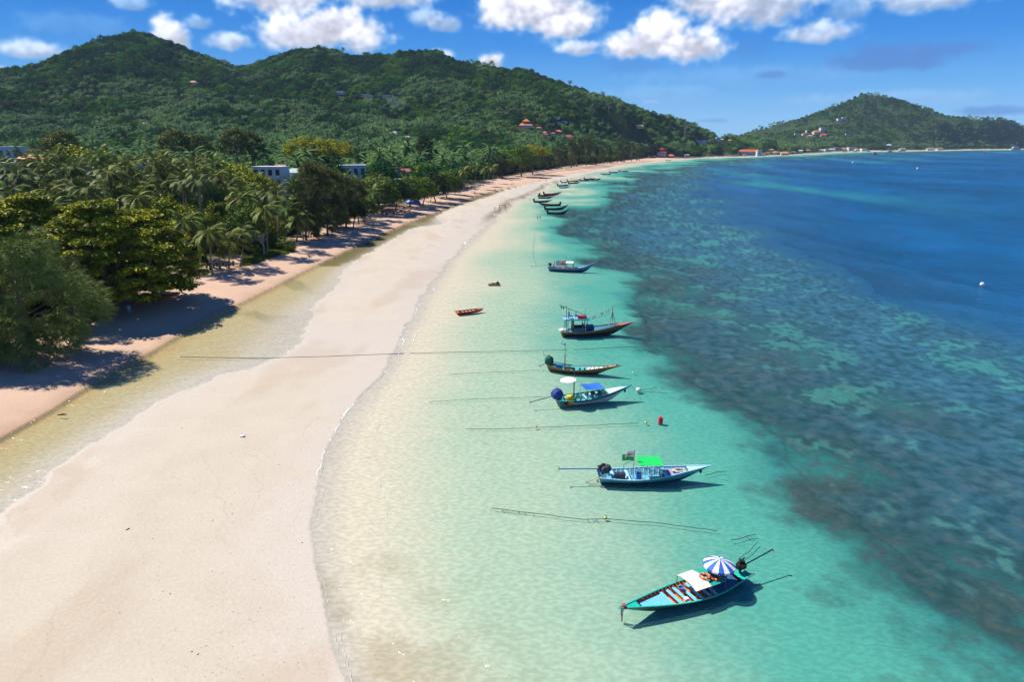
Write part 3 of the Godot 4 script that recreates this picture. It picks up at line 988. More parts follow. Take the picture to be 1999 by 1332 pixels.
func make_woods() -> void:
	var r := RandomNumberGenerator.new()
	r.seed = 77
	var species := []
	for i in 3:
		var h := [8.5, 7.0, 10.0][i] as float
		species.append(leafy(200 + i, dome(200 + i, h, [4.2, 4.8, 3.6][i], h * 0.10, [15, 18, 16][i], [1.9, 1.9, 1.8][i]), 11, 0.95, Color(0.55, 0.62, 0.55), Color(1.0, 1.0, 1.0), 0.8, 0.7))
	var palm := MB.new()
	var pr := RandomNumberGenerator.new()
	pr.seed = 4
	for i in 16:     # a far coconut palm: bare fronds bending from the head
		var az := i * 2.399
		var el := lerpf(1.1, -0.4, i / 16.0)
		var dir := Vector3(cos(az) * cos(el), sin(el), sin(az) * cos(el))
		var a := Vector3(0, 10.0, 0)
		palm.col = Color(1, 1, 1) * pr.randf_range(0.7, 1.2)
		for s in 3:
			dir = (dir + Vector3(0.05, -0.38, 0)).normalized()
			var e := a + dir * 1.55
			var side := dir.cross(Vector3.UP).normalized() * 0.46
			var d0 := Vector3.DOWN * 0.35
			var w0: float = [0.35, 1.0, 0.8][s]
			var w1: float = [1.0, 0.8, 0.1][s]
			palm.quad(a, a + side * w0 + d0 * w0, e + side * w1 + d0 * w1, e)
			palm.quad(a, a - side * w0 + d0 * w0, e - side * w1 + d0 * w1, e)
			a = e
	palm.col = Color(1.2, 1.1, 1.6)
	palm.tube([Vector3(0, -1, 0), Vector3(0.2, 5, 0), Vector3(0, 10, 0)], [0.22, 0.17, 0.13], 4, false)
	species.append(palm.done(false, true))
	var where := [[], [], [], []]
	var tints := [[], [], [], []]
	var kind_noise := noise_of(81, 0.006, 3)
	var tint_noise := noise_of(82, 0.012, 3)
	var step := 0.0040
	var columns := 440
	for k in columns:
		var u := (2.0 * k / (columns - 1) - 1.0) * 0.88
		var highest := -99.0
		var d := 150.0
		while d < 3250.0:
			d *= 1.0 + step
			var s := d * step
			var want := 6.2 if d < 1900.0 else 6.6
			if s < want and r.randf() > (s / want) * (s / want):
				continue
			var dj := d + r.randf_range(-0.5, 0.5) * s
			var x := u * dj + r.randf_range(-0.5, 0.5) * s
			if x > look(vl, dj) - 2.0 - (2.0 if dj < 700.0 else 0.0):
				continue
			if dj < 345.0 and x > -dj * 0.83:
				continue      # here every tree is planted by itself
			ground_at(x, dj)
			if g_k != 0:
				continue
			var y := g_h
			var size := r.randf_range(0.6, 1.2) + 0.5 * pow(r.randf(), 4.0)
			var hidden := (y + 13.0 - EYE) / dj < highest
			highest = maxf(highest, (y + 2.0 - EYE) / dj)
			if hidden:
				continue
			var gap := cleared(x, dj)
			if gap == 2:
				continue
			if gap == 1:
				size *= 0.42 if dj < 1200.0 else 0.22
			var coco := kind_noise.get_noise_2d(x, dj) + lerpf(0.14, -0.30, smoothstep(40.0, 190.0, y)) + r.randf_range(-0.2, 0.2)
			var pick := 3 if coco > 0.12 else r.randi_range(0, 2)
			var t := clampf(0.5 + tint_noise.get_noise_2d(x, dj) * 1.1 + r.randf_range(-0.3, 0.3), 0.0, 1.0)
			var c := Color(0.032, 0.125, 0.030).lerp(Color(0.165, 0.34, 0.032), t * t)
			if pick == 3:
				c = Color(0.050, 0.120, 0.044).lerp(Color(0.125, 0.215, 0.066), t)
				size *= 1.05
			elif r.randf() < 0.07 and y < 170.0:
				c = Color(0.21, 0.24, 0.015)
			elif r.randf() < 0.03:
				c = Color(0.11, 0.085, 0.045)
			if y < 12.0:
				size *= 1.25 if gap == 0 else 1.0
			if pick == 3 and r.randf() < 0.25:
				continue
			where[pick].append(Transform3D(Basis(Vector3.UP, r.randf() * TAU).scaled(Vector3(size, size * r.randf_range(0.85, 1.2), size)), Vector3(x, y - 0.4, -dj)))
			tints[pick].append(c)
	print("woods ", where[0].size() + where[1].size() + where[2].size(), " ", where[3].size())
	var names := ["round_tree_forest", "spreading_tree_forest", "upright_tree_forest", "far_palm_forest"]
	for i in 4:
		wood(names[i], species[i], where[i], tints[i], far_leaf)
# ---------- trees one can pick out ----------
var palms := []          # [prototype, trunk height]
var broad := {}
func ground_height(x: float, d: float) -> float:
	ground_at(x, d)
	return g_h

func build_palm_kinds() -> void:
	var heights := [6.0, 8.5, 11.0, 13.5, 16.0, 18.5, 21.0, 24.0]
	var tones := [Color(0.105, 0.15, 0.024), Color(0.07, 0.13, 0.024), Color(0.14, 0.17, 0.022), Color(0.085, 0.125, 0.036)]
	var crowns := []
	for i in 4:
		crowns.append(palm_crown(300 + i, [22, 25, 21, 24][i], [4.9, 4.5, 5.2, 4.7][i], 15, tones[i], [0.35, 0.2, 0.5, 0.3][i]))
	for i in heights.size():
		var lean := Vector2([0.9, 1.6, 0.6, 1.8, 0.8, 2.2, 1.0, 1.5][i], [0.3, -0.5, 0.6, 0.2, -0.4, 0.5, -0.3, 0.4][i])
		palms.append([palm_trunk(heights[i], lean, 0.17 + heights[i] * 0.004), crowns[i % 4], crowns[(i + 2) % 4], heights[i], lean])

var palm_first := {}
func palm(at: Vector3, height: float, label: String, group: String, turn: float = 99.0) -> Node3D:
	var best := 0
	for i in palms.size():
		if absf(palms[i][3] - height) < absf(palms[best][3] - height):
			best = i
	var p: Array = palms[best]
	var second := rng.randf() < 0.5
	var key := best * 2 + (1 if second else 0)
	var size: float = clampf(height / p[3], 0.75, 1.2)
	var a := turn if turn < 90.0 else rng.randf_range(-0.9, 0.9)
	if palm_first.has(key):
		return copy_of(palm_first[key], at, a, size, label, group)
	var t := plant("coconut_palm", p[0], p[2] if second else p[1], grey_bark, leaf_mat, at, Vector3(p[4].x, p[3], p[4].y), a, size, label, "palm tree", group)
	palm_first[key] = t
	return t

func palm_px(px: float, py: float, d: float, label: String, group: String, turn: float = 0.0) -> void:   # crown seen at (px, py)
	var c := spot_at(px, py, d)
	var x := c.x - 1.0
	var y := ground_height(x, d)
	palm(Vector3(x, y, -d), maxf(c.y - y, 4.0), label, group, turn)

var kinds := {}
func kind_tree(kind: String, at: Vector3, size: float, label: String, group: String = "") -> Node3D:
	var turn := rng.randf() * TAU
	if kinds.has(kind) and kinds[kind][6] != null:
		return copy_of(kinds[kind][6], at, turn, size, label, group)
	var k: Array = kinds[kind]
	var t := plant(k[0], k[1], k[2], k[3], leaf_mat, at, Vector3.ZERO, turn, size, label, k[4], group)
	k[6] = t
	return t

func kind_px(kind: String, px: float, py: float, top: float, label: String, group: String = "") -> void:   # foot and top as seen
	var p := spot(px, py, 1.8)
	var d := -p.z
	var h := spot_at(px, top, d).y
	p.y = ground_height(p.x, d)
	kind_tree(kind, p, (h - p.y) / float(kinds[kind][5]), label, group)

func kind_at(kind: String, px: float, top: float, d: float, label: String, group: String = "") -> void:
	var c := spot_at(px, top, d)
	var y := ground_height(c.x, d)
	kind_tree(kind, Vector3(c.x, y, -d), (c.y - y) / float(kinds[kind][5]), label, group)

func build_kinds() -> void:
	# name: [node name, trunk, crown, bark, category, height, first made]
	var lush := [Color(0.06, 0.125, 0.016), Color(0.12, 0.20, 0.018)]
	for i in 3:
		var h: float = [9.0, 10.0, 8.0][i]
		var rad: float = [4.6, 4.0, 5.0][i]
		kinds["bushy%d" % i] = ["bushy_tree", boughs(400 + i, h, rad, h * 0.3, 6, 0.2), leafy(410 + i, dome(410 + i, h, rad, h * 0.18, 24, 1.75), 42, 0.50, lush[0], lush[1], 0.85, 0.7), bark_mat, "tree", h, null]
	kinds["dark"] = ["dark_leafed_tree", boughs(404, 9.0, 4.3, 3.0, 6, 0.2), leafy(414, dome(414, 9.0, 4.3, 1.5, 24, 1.8), 42, 0.5, Color(0.018, 0.042, 0.012), Color(0.035, 0.07, 0.015), 0.85, 0.7), bark_mat, "tree", 9.0, null]
	kinds["yellow"] = ["yellow_green_tree", boughs(405, 8.0, 4.4, 2.6, 6, 0.18), leafy(415, dome(415, 8.0, 4.4, 1.6, 22, 1.7), 42, 0.5, Color(0.20, 0.25, 0.012), Color(0.33, 0.35, 0.014), 0.8, 0.9), bark_mat, "tree", 8.0, null]
	kinds["almond"] = ["sea_almond_tree", boughs(420, 14.0, 8.0, 4.0, 9, 0.32), almond_crown(421, 15.0, 8.6, 3.2, 34, 0.62), bark_mat, "tree", 15.0, null]
	kinds["almond2"] = ["sea_almond_tree", boughs(422, 12.0, 7.5, 3.6, 9, 0.3), almond_crown(423, 12.5, 7.6, 2.6, 36, 0.60), bark_mat, "tree", 12.5, null]
	kinds["shore"] = ["beach_tree", boughs(424, 9.0, 5.0, 2.4, 7, 0.22), leafy(425, dome(425, 9.5, 5.4, 0.6, 34, 1.8), 40, 0.55, Color(0.06, 0.125, 0.014), Color(0.15, 0.21, 0.016), 0.8, 0.9), bark_mat, "tree", 9.5, null]
	kinds["casuarina"] = ["casuarina_tree", casuarina_trunk(430, 20.0, 5.0, 3.0, 0.3), casuarina_crown(431, 20.0, 5.0, 2.0, 1500, 11, 1.15, 0.045, Color(0.13, 0.155, 0.04)), bark_mat, "casuarina tree", 20.0, null]
	kinds["casuarina2"] = ["casuarina_tree", casuarina_trunk(432, 18.0, 5.6, 2.0, 0.3), casuarina_crown(433, 18.0, 5.6, 1.2, 1500, 11, 1.1, 0.045, Color(0.075, 0.105, 0.03)), bark_mat, "casuarina tree", 18.0, null]
	kinds["casuarina3"] = ["casuarina_tree", casuarina_trunk(434, 15.0, 8.5, 1.5, 0.34), casuarina_crown(435, 15.0, 8.8, 1.2, 3600, 12, 1.25, 0.036, Color(0.155, 0.215, 0.05)), bark_mat, "casuarina tree", 15.0, null]
	kinds["emergent"] = ["tall_forest_tree", boughs(440, 34.0, 9.0, 21.0, 8, 0.5), leafy(441, dome(441, 34.0, 8.5, 17.0, 26, 2.7), 22, 0.85, Color(0.09, 0.13, 0.03), Color(0.18, 0.19, 0.035), 0.7, 0.8), grey_bark, "tree", 34.0, null]
	kinds["upright"] = ["tall_dark_tree", boughs(442, 34.0, 6.0, 12.0, 8, 0.45), leafy(443, dome(443, 34.0, 6.2, 8.0, 34, 2.4), 22, 0.8, Color(0.015, 0.035, 0.012), Color(0.028, 0.055, 0.016), 0.9, 0.7), bark_mat, "tree", 34.0, null]
	kinds["rain"] = ["spreading_rain_tree", boughs(444, 24.0, 12.0, 9.0, 9, 0.55), leafy(445, dome(445, 24.0, 12.5, 13.0, 34, 3.0), 20, 0.8, Color(0.22, 0.25, 0.012), Color(0.36, 0.36, 0.014), 0.6, 1.0), bark_mat, "tree", 24.0, null]
	# a dead, leafless tree
	var b := MB.new()
	var r := RandomNumberGenerator.new()
	r.seed = 90
	b.tube([Vector3(0, -0.3, 0), Vector3(0.3, 2.5, 0), Vector3(0.1, 4.2, 0.2)], [0.2, 0.15, 0.12], 6, false)
	for i in 16:
		var a := Vector3(0.15, r.randf_range(2.4, 4.2), 0.1)
		var e := a + Vector3(r.randfn() * 1.3, r.randf_range(0.8, 2.2), r.randfn() * 1.3)
		b.tube([a, a.lerp(e, 0.5) + Vector3(0, 0.3, 0), e], [0.09, 0.06, 0.03], 4, false)
		for j in 4:
			b.tube([e, e + Vector3(r.randfn() * 0.8, r.randf_range(0.1, 0.9), r.randfn() * 0.8)], [0.04, 0.02], 3, false)
	var p := spot(515, 497, 1.8)
	single("bare_tree", b.done(), paint(lin(0.36, 0.33, 0.30), 0.9), Vector3(p.x, ground_height(p.x, -p.z), p.z), "leafless grey tree with tangled twigs at the edge of the beach", "dead tree")

func near_words(x: float, d: float) -> String:
	var px := 999.5 + x / (d * 0.96 + 7.0) * FOCAL
	var across: String = "at the left border" if px < 90 else "behind the left casuarina" if px < 190 else "behind the largest sea almond" if px < 300 else "behind the last sea almond" if px < 390 else "behind the first front palms" if px < 480 else "behind the leafless tree" if px < 590 else "behind the tall casuarinas" if px < 740 else "behind the shore trees"
	var row: String = "in the front rows " if d < 185 else "in the middle " if d < 250 else "in the rear rows "
	return row + across

func size_word(h: float) -> String:
	return "low " if h < 11.0 else "medium tall " if h < 15.0 else "tall " if h < 18.5 else "very tall "

func make_trees() -> void:
	build_palm_kinds()
	build_kinds()
	# the front of the beach, from near to far
	kind_px("casuarina3", 62, 688, 462, "big feathery casuarina at the left border hanging over the white rail", "")
	kind_px("casuarina3", -105, 700, 470, "feathery casuarina half outside the left border", "")
	kind_px("casuarina2", 150, 640, 500, "low feathery casuarina spreading in front of the sea almonds", "")
	kind_px("almond", 215, 604, 400, "largest sea almond, in tiers, above the blue signboard", "")
	kind_px("almond2", 300, 582, 425, "sea almond whose lowest boughs hang over the orange kayak", "")
	kind_px("almond", 95, 588, 385, "sea almond with a flat yellow-green top behind the left casuarina", "")
	kind_px("almond2", 10, 610, 420, "sea almond showing only its top at the left border", "")
	var fp := [[369, 527, 383, 432, "tall white-trunked palm first in the front row beside the sea almonds"], [391, 521, 420, 462, "short palm in the shade right of the tall white-trunked palm"], [415, 533, 433, 452, "leaning palm whose foot stands on the open sand by the dark stumps"],
		[446, 519, 450, 470, "thin young palm between two leaning palms by the dark stumps"], [468, 515, 476, 455, "thick bushy palm at the left end of the green ground cover"], [523, 493, 512, 408, "palm with a pale straight trunk beside the leafless tree"],
		[555, 471, 564, 408, "palm with a forked pale trunk behind the beach shrubs"], [579, 471, 585, 424, "palm with a thin dark trunk right of the beach shrubs"], [602, 462, 615, 420, "palm leaning toward the sea in front of the tall casuarinas"],
		[540, 480, 536, 384, "highest palm rising behind the leafless tree"], [592, 465, 590, 400, "palm between the forked palm and the tall casuarinas"],
		[722, 424, 731, 378, "lone palm at the foot of the last tall casuarina"], [905, 372, 910, 334, "palm beside the pink roofed beach restaurant"], [925, 366, 930, 328, "palm leaning seaward right of the pink roofed restaurant"], [944, 361, 951, 330, "slanting bare-stemmed palm near the beached white boat"], [962, 356, 966, 328, "last palm before the far casuarina row"]]
	for p in fp:
		var q := spot(p[0], p[1], 1.8)
		var d := -q.z
		q.y = ground_height(q.x, d)
		var c := spot_at(p[2], p[3], d)
		var t := palm(q, c.y - q.y, p[4], "palms in the front row along the beach", 0.0)
		var off := c.x - q.x
		if off < -0.5:
			t.rotation.y = PI
	var gp := [[48, 312, 200], [26, 344, 175], [84, 320, 195], [112, 304, 215], [194, 304, 190], [246, 326, 185], [302, 312, 200], [270, 384, 158], [168, 368, 158], [350, 352, 190], [376, 326, 215], [16, 376, 160], [100, 372, 170], [222, 372, 175], [312, 340, 205], [130, 330, 205], [6, 330, 220], [60, 350, 200], [330, 326, 240], [284, 330, 250], [412, 318, 260], [396, 348, 230], [210, 340, 230], [150, 318, 260], [30, 420, 140], [60, 405, 150]]
	for i in gp.size():
		palm_px(gp[i][0], gp[i][1], gp[i][2], "high-crowned coconut palm of the grove, " + near_words(spot_at(gp[i][0], gp[i][1], gp[i][2]).x, gp[i][2]), "palms of the coconut grove " + near_words(spot_at(gp[i][0], gp[i][1], gp[i][2]).x, gp[i][2]), rng.randf_range(-0.6, 0.6))
	var cs := [["casuarina2", 598, 466, 345, "front casuarina at the left end of the tall dark group"], ["casuarina", 622, 460, 308, "highest casuarina of the tall dark group"], ["casuarina2", 640, 456, 340, "dark casuarina low in the middle of the tall group"], ["casuarina", 655, 450, 322, "second highest casuarina of the tall dark group"], ["casuarina2", 676, 442, 338, "casuarina right of the middle of the tall dark group"], ["casuarina", 700, 434, 346, "casuarina at the right end of the tall dark group"], ["casuarina", 610, 440, 312, "casuarina in the second row of the tall group"]]
	for p in cs:
		kind_px(p[0], p[1], p[2], p[3], p[4])
	var sh := [[690, 440, 392], [712, 430, 385], [745, 415, 350], [772, 410, 352], [800, 402, 348], [826, 397, 350], [850, 391, 340], [872, 384, 338], [660, 448, 410], [888, 377, 345]]
	var sl := ["dark round beach tree under the last casuarinas", "round beach tree left of the beach bar", "bright beach tree above the beach bar tables", "beach tree behind the beach bar umbrellas", "beach tree left of the blue tarpaulin", "beach tree right of the blue tarpaulin", "tall beach tree right of the red parasol", "beach tree left of the pink roofed restaurant", "low dark beach tree under the tall casuarinas", "small beach tree touching the pink roofed restaurant"]
	for i in sh.size():
		kind_px("shore" if i % 3 else "dark", sh[i][0], sh[i][1], sh[i][2], sl[i])
	for i in 19:
		var px := lerpf(982.0, 1246.0, i / 18.0) + rng.randf_range(-4, 4)
		var base := lerpf(348.0, 314.0, pow(i / 18.0, 0.75)) - 1.5
		kind_px("casuarina" if i % 2 else "casuarina2", px, base, base - lerpf(44.0, 34.0, i / 18.0) - rng.randf_range(0, 10) - (14.0 if i in [9, 10, 11, 12] else 0.0), "casuarina in the long row that lines the far beach", "casuarinas lining the far beach")
	for i in 16:
		var px := lerpf(1236.0, 1420.0, i / 15.0)
		var base := lerpf(309.0, 300.0, i / 15.0)
		kind_px(["casuarina2", "bushy0", "casuarina", "dark"][i % 4], px, base, base - rng.randf_range(16, 26), "tree on the low point behind the red roofed beach house", "trees on the low point")
	# emergent trees and other landmarks of the plain
	var em := [["emergent", 118, 254, 330, "brownish spreading forest tree far left above the palm grove"], ["emergent", 338, 252, 380, "tallest bare-trunked forest tree above the grove, left of a pair"], ["emergent", 382, 262, 400, "forest tree with a pale straight trunk, right one of the pair"], ["emergent", 456, 250, 370, "bare-trunked forest tree with two pale stems above the white hotel"], ["emergent", 486, 256, 385, "forest tree with a dark crown touching its bare-trunked neighbour"],
		["upright", 828, 262, 480, "tall dark conical tree standing alone above the beach trees"], ["rain", 602, 268, 420, "broad yellow-green rain tree above the tall casuarinas"], ["rain", 640, 274, 440, "lower half of the yellow-green canopy right of the broad rain tree"], ["yellow", 152, 290, 300, "small yellow-green tree behind the palm grove at left"], ["rain", 1040, 284, 640, "yellow tree behind the far casuarina row"], ["yellow", 745, 294, 560, "small yellow tree in the coconut plain"], ["bushy0", 1018, 288, 600, "bright green tree left of the far casuarina row"]]
	for p in em:
		kind_at(p[0], p[1], p[2], p[3], p[4])
	var yl := [[436, 340, 255], [449, 320, 280], [483, 364, 235], [338, 400, 185], [304, 388, 180], [420, 372, 225], [498, 342, 265], [365, 404, 190], [700, 352, 330], [405, 420, 182]]
	for i in yl.size():
		kind_at("yellow" if i % 3 != 2 else "bushy1", yl[i][0], yl[i][1], yl[i][2], "bright yellow-green broadleaf tree " + near_words(spot_at(yl[i][0], yl[i][1], yl[i][2]).x, yl[i][2]), "bright trees among the palms")
	# the rest of the grove
	var spots := []
	var n_palm := 0
	var n_tree := 0
	var tries := 0
	while tries < 5200:
		tries += 1
		var d := sqrt(rng.randf_range(128.0 * 128.0, 345.0 * 345.0))
		var x := rng.randf_range(-d * 0.83 - 4.0, look(vl, d) - 4.0)
		ground_at(x, d)
		if g_k != 0 or cleared(x, d) > 0:
			continue
		var px := 999.5 + x / (d * 0.96 + 7.0) * FOCAL
		if d < 150.0 and px > 330:
			continue
		var y := g_h
		var free := true
		for s in spots:
			if (s.x - x) * (s.x - x) + (s.y - d) * (s.y - d) < 5.6 * 5.6:
				free = false
				break
		if not free:
			continue
		spots.append(Vector2(x, d))
		var edge := look(vl, d) - x
		var bulk := rng.randf_range(0.75, 1.15)
		var coco := rng.randf() < (0.66 if px < 430 else 0.38)
		if coco and n_palm < 225:
			n_palm += 1
			var h := rng.randf_range(11.0, 21.0) if d > 165.0 and px < 430 else rng.randf_range(9.0, 15.0)
			palm(Vector3(x, y, -d), h, size_word(h) + "coconut palm of the grove, " + near_words(x, d), "palms of the coconut grove " + near_words(x, d))
		elif not coco and n_tree < 230:
			n_tree += 1
			var k: String = ["bushy0", "bushy1", "bushy2", "dark", "yellow", "bushy1"][rng.randi() % 6]
			kind_tree(k, Vector3(x, y, -d), bulk, ("small " if bulk < 0.88 else "large " if bulk > 1.02 else "") + {"dark": "dark broadleaf tree of the grove, ", "yellow": "yellow-green broadleaf tree of the grove, "}.get(k, "green broadleaf tree of the grove, ") + near_words(x, d), "broadleaf trees of the grove " + near_words(x, d))
	print("grove ", n_palm, " ", n_tree)
	# shrubs and ground cover between the stems
	var bush := leafy(460, [[Vector3(0, 0.5, 0), 0.9], [Vector3(0.7, 0.35, 0.3), 0.7], [Vector3(-0.6, 0.4, 0.2), 0.75], [Vector3(0.1, 0.35, -0.7), 0.7]], 60, 0.36, Color(0.75, 0.8, 0.75), Color(1.1, 1.1, 1.0), 0.75, 0.8)
	var where := []
	var tints := []
	for i in 5200:
		var d := sqrt(rng.randf_range(90.0 * 90.0, 350.0 * 350.0))
		var x := rng.randf_range(-d * 0.84 - 6.0, look(vl, d) - 2.5)
		ground_at(x, d)
		if g_k != 0 or cleared(x, d) > 0:
			continue
		var s := rng.randf_range(0.8, 1.9)
		where.append(Transform3D(Basis(Vector3.UP, rng.randf() * TAU).scaled(Vector3.ONE * s), Vector3(x, g_h - 0.1, -d)))
		tints.append(Color(0.030, 0.060, 0.012).lerp(Color(0.09, 0.125, 0.02), rng.randf()))
	wood("undergrowth", bush, where, tints, far_leaf)
	# the green bank of creeping plants on the beach, and the shrubs above it
	where = []
	tints = []
	for i in 900:
		var t := rng.randf()
		var q := spot(lerpf(476.0, 572.0, t), lerpf(516.0, 488.0, t) - rng.randf_range(0.0, 15.0), 1.6)
		ground_at(q.x, -q.z)
		var s := rng.randf_range(0.3, 0.6)
		where.append(Transform3D(Basis(Vector3.UP, rng.randf() * TAU).scaled(Vector3(s * 1.5, s * 0.7, s * 1.5)), Vector3(q.x, g_h - 0.05, q.z)))
		tints.append(Color(0.08, 0.14, 0.015).lerp(Color(0.15, 0.20, 0.02), rng.randf()))
	wood("ground_cover", bush, where, tints, far_leaf)
	var shrub := leafy(461, dome(461, 2.6, 1.7, 0.1, 12, 0.85), 60, 0.32, Color(0.05, 0.10, 0.012), Color(0.10, 0.15, 0.016), 0.85, 0.8)
	var sb := [[530, 484, 1.3, "rounded green shrub above the bank of creeping plants"], [553, 486, 1.2, "shrub at the right end of the green bank"], [566, 487, 1.0, "last shrub on the beach, by the sunbathers' towel"], [500, 496, 0.9, "shrub with pale flowers below the leafless tree"], [376, 549, 0.9, "flat-topped yellow-green bush behind the tall white-trunked palm"]]
	for s in sb:
		var q := spot(s[0], s[1], 1.7)
		q.y = ground_height(q.x, -q.z) - 0.1
		var o := single("beach_shrub", shrub, leaf_mat, q, s[3], "shrub")
		o.scale = Vector3.ONE * s[2]
# ---------- boats ----------
class Hull:
	var len := 10.0
	var beam := 1.6
	var over := 1.2        # how far the bow reaches past the waterline
	var f0 := 0.5          # freeboard amidships
	var rise := 0.7        # how much higher the bow stands
	var curl := 2.2        # how late it rises
	var stern_w := 0.55
	var stern_up := 0.15
	var draft := 0.2
	func half(t: float) -> float:
		if t < 0.4:
			return beam / 2.0 * lerpf(stern_w, 1.0, sin(t / 0.4 * PI / 2.0))
		var q := (t - 0.4) / 0.6
		return beam / 2.0 * maxf(1.0 - pow(q, 2.1), 0.0) + 0.015
	func sheer(t: float) -> float:
		return f0 + stern_up * pow(maxf(1.0 - t / 0.35, 0.0), 2.0) + rise * pow(maxf(t - 0.3, 0.0) / 0.7, curl)
	func keel(t: float) -> float:
		return -draft + (sheer(t) * 0.30 + draft) * pow(maxf(t - 0.78, 0.0) / 0.22, 1.6)
	func along(t: float, k: float) -> float:
		return -len / 2.0 + len * t + over * k * pow(t, 5.0) - 0.25 * k * pow(1.0 - t, 8.0)
	func at(t: float, k: float, s: float, inset: float = 0.0) -> Vector3:   # k: 0 keel, 1 gunwale; s: -1 or 1
		var z := maxf(half(t) * pow(k, 0.5) * (0.86 + 0.14 * k) - inset, 0.0)
		return Vector3(along(t, k), lerpf(keel(t), sheer(t), k), z * s)
	func k_at(t: float, y: float) -> float:
		return clampf((y - keel(t)) / (sheer(t) - keel(t)), 0.0, 1.0)
	func side_z(t: float, y: float, inset: float = 0.05) -> float:
		return at(t, k_at(t, y), 1.0, inset).z

func sheet(b: MB, rows: Array, out_sign: Callable) -> void:   # a smooth grid of points
	var nr := rows.size()
	var nc: int = rows[0].size()
	var nn := []
	for i in nr:
		var line := []
		for j in nc:
			var e: Vector3 = rows[min(i + 1, nr - 1)][j] - rows[max(i - 1, 0)][j]
			var f: Vector3 = rows[i][min(j + 1, nc - 1)] - rows[i][max(j - 1, 0)]
			var n := e.cross(f)
			n = n.normalized() if n.length() > 1e-9 else Vector3.UP
			var p: Vector3 = rows[i][j]
			var want: Vector3 = out_sign.call(p)
			line.append(n if n.dot(want) >= 0.0 else -n)
		nn.append(line)
	for i in nr - 1:
		for j in nc - 1:
			b.trin(rows[i][j], rows[i + 1][j], rows[i + 1][j + 1], nn[i][j], nn[i + 1][j], nn[i + 1][j + 1])
			b.trin(rows[i][j], rows[i + 1][j + 1], rows[i][j + 1], nn[i][j], nn[i + 1][j + 1], nn[i][j + 1])

func band(h: Hull, k0: float, k1: float, inset: float, inward: bool, t0: float = 0.0, t1_: float = 1.0, sides: Array = [-1.0, 1.0], steps: int = 22, across: int = 4) -> ArrayMesh:
	var b := MB.new()
	for s in sides:
		var rows := []
		for i in steps + 1:
			var t := lerpf(t0, t1_, float(i) / steps)
			var line := []
			for j in across + 1:
				line.append(h.at(t, lerpf(k0, k1, float(j) / across), s, inset))
			rows.append(line)
		sheet(b, rows, func(p): return Vector3(0, -0.2, (-s if inward else s)))
	return b.done()

func transom(h: Hull, k0: float, k1: float, t: float = 0.0) -> ArrayMesh:
	var b := MB.new()
	var n := 6
	for j in n:
		var ka := lerpf(k0, k1, float(j) / n)
		var kb := lerpf(k0, k1, float(j + 1) / n)
		var a := h.at(t, ka, -1.0)
		var e := h.at(t, kb, -1.0)
		b.face(a, h.at(t, ka, 1.0), h.at(t, kb, 1.0), e, Vector3.LEFT)
	return b.done()

func rail_mesh(h: Hull, width: float, height: float, t0: float = 0.0, t1_: float = 1.0, k: float = 1.0) -> ArrayMesh:
	var b := MB.new()
	for s in [-1.0, 1.0]:
		for i in 24:
			var c := []
			for t in [lerpf(t0, t1_, i / 24.0), lerpf(t0, t1_, (i + 1) / 24.0)]:
				var p := h.at(t, k, s)
				var z: float = maxf(absf(p.z) - width * 0.6, 0.0)
				c.append([Vector3(p.x, p.y, s * z), Vector3(p.x, p.y, p.z + s * width * 0.4)])
			var up := Vector3.UP * height
			b.hexa([c[0][0], c[0][1], c[1][1], c[1][0], c[0][0] + up, c[0][1] + up, c[1][1] + up, c[1][0] + up])
	return b.done()

func deck_mesh(h: Hull, t0: float, t1_: float, drop: float, n: int = 10, gap: float = 0.0) -> ArrayMesh:   # boards between the two gunwales
	var b := MB.new()
	for i in n:
		var ta := lerpf(t0, t1_, float(i) / n)
		var tb := lerpf(t0, t1_, float(i + 1) / n - gap)
		var c := []
		for t in [ta, tb]:
			var y := h.sheer(t) - drop
			var k := h.k_at(t, y)
			var z := h.at(t, k, 1.0, 0.03).z
			c.append([Vector3(h.along(t, k), y, -z), Vector3(h.along(t, k), y, z)])
		var th := Vector3.DOWN * 0.04
		b.hexa([c[0][0] + th, c[0][1] + th, c[1][1] + th, c[1][0] + th, c[0][0], c[0][1], c[1][1], c[1][0]])
	return b.done()

func floor_mesh(h: Hull, t0: float, t1_: float, y: float, n: int = 12, gap: float = 0.0) -> ArrayMesh:
	var b := MB.new()
	for i in n:
		var c := []
		for t in [lerpf(t0, t1_, float(i) / n), lerpf(t0, t1_, float(i + 1 - gap) / n)]:
			var z := h.side_z(t, y, 0.06)
			c.append([Vector3(h.along(t, 0.4), y, -z), Vector3(h.along(t, 0.4), y, z)])
		var th := Vector3.DOWN * 0.03
		b.hexa([c[0][0] + th, c[0][1] + th, c[1][1] + th, c[1][0] + th, c[0][0], c[0][1], c[1][1], c[1][0]])
	return b.done()

func thwart_mesh(h: Hull, t: float, drop: float, wide: float) -> ArrayMesh:
	var b := MB.new()
	var y := h.sheer(t) - drop
	var z := h.side_z(t, y, 0.04)
	b.box(Vector3(h.along(t, 0.8), y, 0), Vector3(wide, 0.05, z * 2.0))
	return b.done()

func rib_mesh(h: Hull, t: float, s: float, w: float = 0.07) -> ArrayMesh:
	var b := MB.new()
	for i in 4:
		var c := []
		for k in [lerpf(0.35, 0.97, i / 4.0), lerpf(0.35, 0.97, (i + 1) / 4.0)]:
			var p := h.at(t, k, s, 0.05)
			c.append(p)
		var a: Vector3 = c[0]
		var e: Vector3 = c[1]
		var x := Vector3(w / 2.0, 0, 0)
		var z := Vector3(0, 0, -s * 0.07)
		b.hexa([a - x, a + x, a + x + z, a - x + z, e - x, e + x, e + x + z, e - x + z])
	return b.done()

func rope_mesh(points: Array, r: float, sides: int = 4) -> ArrayMesh:
	var b := MB.new()
	b.tube(points, [r], sides)
	return b.done()

